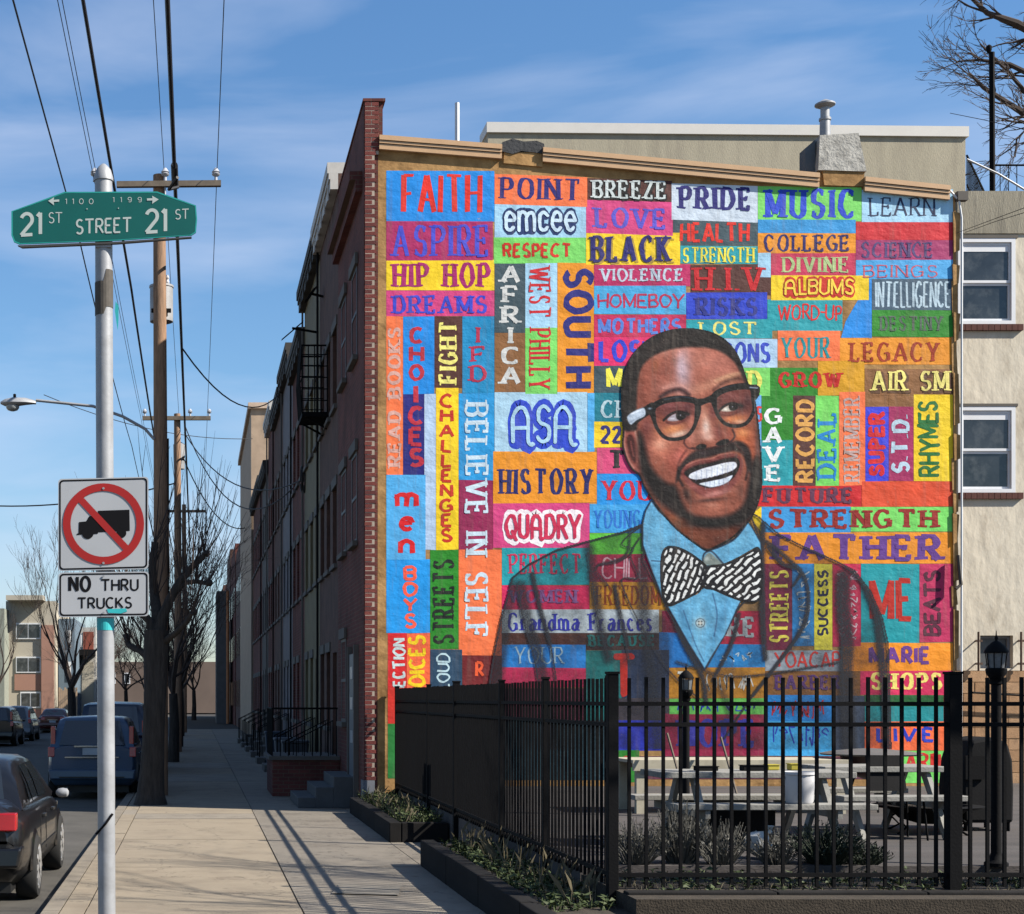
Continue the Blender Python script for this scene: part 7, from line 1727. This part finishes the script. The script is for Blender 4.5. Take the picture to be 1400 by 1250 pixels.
# dark kettle/tub under the picnic table
tb = T('black_crate', 'black plastic crate stored beneath the picnic table', 'crate', 985, 16.4)
MB().box(-.55,.5,-.25,.25,0,.36).build('body', M_dark, tb, bevel=.02); MB().box(-.57,.52,-.27,.27,.361,.40).build('lid', M_dark, tb, bevel=.01)
for (px, lab, tilt) in ((940,'grey broom handle leaning against the mural wall table',.06),(1012,'thin pale rod leaning by the middle of the table',.08)):
    o = T('broom', lab, 'broom', px+3, 19.3); MB().tube([(0,0,.05),(-.13 if tilt < .07 else -.1,.5,1.05 if tilt < .07 else 1.0)], .016, 6).build('handle', M_arm, o); MB().box(-.16,.16,-.03,.04,0,.11).build('brush', M_dry, o)
# small odds and ends on the table
for k, (px, w_, h_, mt_, lab) in enumerate(((1055,.12,.05,mat('yellow_plastic', (.5,.42,.05), .5),'small yellow tub on the table edge'),(1085,.10,.06,mat('yellow_plastic', (.5,.42,.05), .5),'second small yellow tub by the bucket'),(965,.22,.04,M_dark,'dark tray on the picnic table'),(1030,.25,.05,M_dark,'dark folded cloth on the picnic table'))):
    Y_ = 15.7 if k > 1 else 15.85; o = thing('tub' if k < 2 else 'tray', lab, 'tub' if k < 2 else 'tray', (P(px,0,Y_).x, Y_, ZP+.762)); MB().box(-w_/2,w_/2,-.06,.06,0,h_).build('body', mt_, o, bevel=.008); MB().box(-w_/2-.006,w_/2+.006,-.066,.066,h_,h_+.008).build('rim', mt_, o)
# white bag by the shrubs
bg_ = T('white_bag', 'crumpled white bag lying among the shrubs behind the fence', 'bag', 1040, 14.35)
bmb = MB(); rb2 = random.Random(2); n_ = 10; m__ = 8
for i in range(m__+1):
    ph = math.pi*i/m__
    for j in range(n_):
        a = 2*math.pi*j/n_; r_ = math.sin(ph)*(1+rb2.uniform(-.22,.22)); bmb.v.append((.13*r_*math.cos(a)+.04*math.cos(ph), .11*r_*math.sin(a), .13-.13*math.cos(ph)*(1+rb2.uniform(-.1,.1))))
for i in range(m__):
    for j in range(n_): q = (j+1) % n_; bmb.f.append((i*n_+j, i*n_+q, (i+1)*n_+q, (i+1)*n_+j))
bmb.build('sack', mat('white_sack', (.55,.55,.52), .7, var=.15, vscale=10), bg_, smooth=True); MB().lathe((.08,-.02,.24), [(.03,0),(.015,.03),(.04,.07)], 8).build('knot', mat('white_sack', (.55,.55,.52), .7), bg_)
# kettle grill dish / closed parasol table
ds_ = T('grill', 'round dark kettle grill on legs behind the second picnic table', 'grill', 1190, 20.5)
MB().lathe((0,0,.42), [(.08,0),(.28,.08),(.36,.22),(.38,.30),(.38,.32)], 24).build('bowl', mat('dark_maroon_enamel', (.045,.018,.02), .4), ds_, smooth=True)
MB().lathe((0,0,.745), [(.62,0),(.64,.02),(.5,.05),(.2,.08),(.03,.09)], 28).build('lid', mat('dull_grey_metal', (.18,.18,.18), .5, metal=.4), ds_, smooth=True)
for k in range(3): a = k*2.09+.4; MB().tube([(.2*math.cos(a),.2*math.sin(a),.45),(.34*math.cos(a),.34*math.sin(a),0)], .014, 6).build('leg', M_black, ds_)
# low round fire pit / table on curly legs
fp_ = T('fire_pit', 'low round black fire pit on curled legs with logs in it', 'fire pit', 1268, 17.2)
MB().lathe((0,0,.22), [(.1,-.12),(.30,-.06),(.40,.04),(.56,.06),(.58,.085),(.42,.09),(.36,.02),(.1,-.06)], 26).build('bowl', M_dark, fp_, smooth=True)
for k in range(4):
    a = k*math.pi/2+.5; c_, s_ = math.cos(a), math.sin(a); MB().tube([(.36*c_,.36*s_,.22),(.46*c_,.46*s_,.15),(.36*c_,.36*s_,.07),(.5*c_,.5*s_,.0)], .014, 6).build('leg', M_black, fp_)
for k in range(3):
    lg = thing('log', ['split log lying across the left of the fire pit','pale split log in the middle of the fire pit','short log at the right rim of the fire pit'][k], 'log', fp_.location+Vector((-.2+.2*k, -.05+.05*k, .31)), .3-.5*k, 'logs in the fire pit')
    MB().tube([(-.18,0,0),(.18,0,0)], .045, 9).build('bark', M_bark, lg); MB().lathe((.181,0,0), [(.04,0),(.04,.002)], 9, 'x').build('cut_end', mat('cut_wood', (.4,.26,.12), .8), lg)
# big covered smoker
sm_ = T('smoker_grill', 'large black covered barbecue smoker beside the lamp post', 'grill', 1337, 17.6)
sm_.scale = (.72,1,.95)
cv = MB(); pr = [(-.42,.1),(-.44,.5),(-.40,.85),(-.30,1.08),(0,1.12),(.26,1.06),(.34,.85),(.36,.5),(.35,.1)]
cv.prism([(x,-.3,z) for x, z in pr], (0,.6,0)); cv.build('cover', M_dark, sm_, bevel=.04)
for x in (-.36,.3):
    for y in (-.24,.24): MB().tube([(x,y,0),(x,y,.12)], .03, 8).build('foot', M_black, sm_)
MB().box(-.43,-.12,-.34,-.31,.62,.9).build('cover_flap', M_black, sm_); MB().box(-.7,-.445,-.2,.2,.72,.75).build('side_shelf', M_dark, sm_)
ch_ = T('metal_chair', 'dark wire patio chair beside the fire pit', 'chair', 1226, 16.4)
MB().box(-.22,.22,-.2,.22,.42,.445).build('seat', M_dark, ch_, bevel=.01); MB().prism([(-.2,.2,.5),(.2,.2,.5),(.2,.3,.88),(-.2,.3,.88)], (0,.02,0)).build('backrest', M_dark, ch_)
for x in (-.2,.2):
    for y in (-.18,.2): MB().tube([(x,y,.42),(x*1.15,y*1.2,0)], .011, 6).build('leg', M_black, ch_)
# garden lamps
M_lg = mat('lamp_glass_grey', (.16,.17,.18), .25, var=.3, vscale=30)
def glamp(px, Y, toppy, label, s_=1.0):
    x = P(px,0,Y).x; zt = P(0,toppy,Y).z; t = thing('garden_lamp', label, 'lamp', (x, Y, ZP), group='garden lamps on the patio'); H_ = zt-ZP
    MB().lathe((0,0,0), [(.10,0),(.10,.03),(.06,.06),(.045,.12),(.042,H_-.50),(.055,H_-.49),(.055,H_-.47),(.07,H_-.45)], 14).build('post', M_black, t, smooth=True)
    MB().lathe((0,0,H_-.45), [(.05,0),(.085,.05),(.09,.09),(.08,.10)], 10).build('lantern_base', M_black, t, smooth=True)
    MB().lathe((0,0,H_-.35), [(.068,0),(.082,.13)], 8).build('glass', M_lg, t)
    for k in range(8): a = k*math.pi/4+.1; MB().tube([(.072*math.cos(a),.072*math.sin(a),H_-.355),(.088*math.cos(a),.088*math.sin(a),H_-.215)], .005, 4).build('glazing_bar', M_black, t)
    rf = MB().lathe((0,0,H_-.215), [(.10,0),(.10,.015),(.075,.06),(.03,.10),(.012,.11)], 10).build('lantern_roof', M_black, t, smooth=True)
    MB().lathe((0,0,H_-.105), [(.01,0),(.016,.02),(.006,.05),(.003,.09)], 8).build('finial', M_black, rf, smooth=True)
glamp(1362, 13.75, 860, 'black lantern post in front of the plaster house at the right'); glamp(938, 19.4, 905, 'slim black lantern post standing before the mural portrait')
# teal bin panel seen through the side fence
bn = thing('recycling_bin', 'dark teal bin standing behind the side fence', 'bin', (P(650,0,22.5).x+.05, 22.5, ZP)); MB().prism([(-.14,-.3,0),(.14,-.3,0),(.17,-.3,.95),(-.17,-.3,.95)], (0,.6,0)).build('body', mat('teal_plastic', (.02,.055,.065), .6, var=.2), bn, bevel=.02); MB().box(-.19,.19,-.33,.33,.951,1.0).build('lid', mat('teal_plastic', (.02,.055,.065), .6), bn, bevel=.01)
# bins on the shaded pavement
for k, (x, y, c_, lab) in enumerate(((2.2, 34.2, (.05,.055,.065), 'dark grey wheeled bin beside the front steps'), (2.15, 36.4, (.09,.095,.11), 'lighter grey bin farther along the shaded house fronts'), (2.25, 43.5, (.03,.05,.08), 'dark blue bin down the shaded pavement'))):
    b2 = thing('rubbish_bin', lab, 'bin', (x, y, 0), group='bins before the row houses'); mt_ = mat('bin_plastic_%s' % 'abc'[k], c_, .6)
    MB().prism([(-.24,-.26,.05),(.24,-.26,.05),(.29,-.3,.95),(-.29,-.3,.95)], (0,.56,0)).build('body', mt_, b2, bevel=.02); MB().box(-.31,.31,-.33,.32,.951,1.02).build('lid', mt_, b2, bevel=.02)
    for s_ in (-1, 1): MB().lathe((s_*.27-.03,.24,.1), [(.1,0),(.1,.06)], 12, 'x').build('wheel', M_rubber, b2)
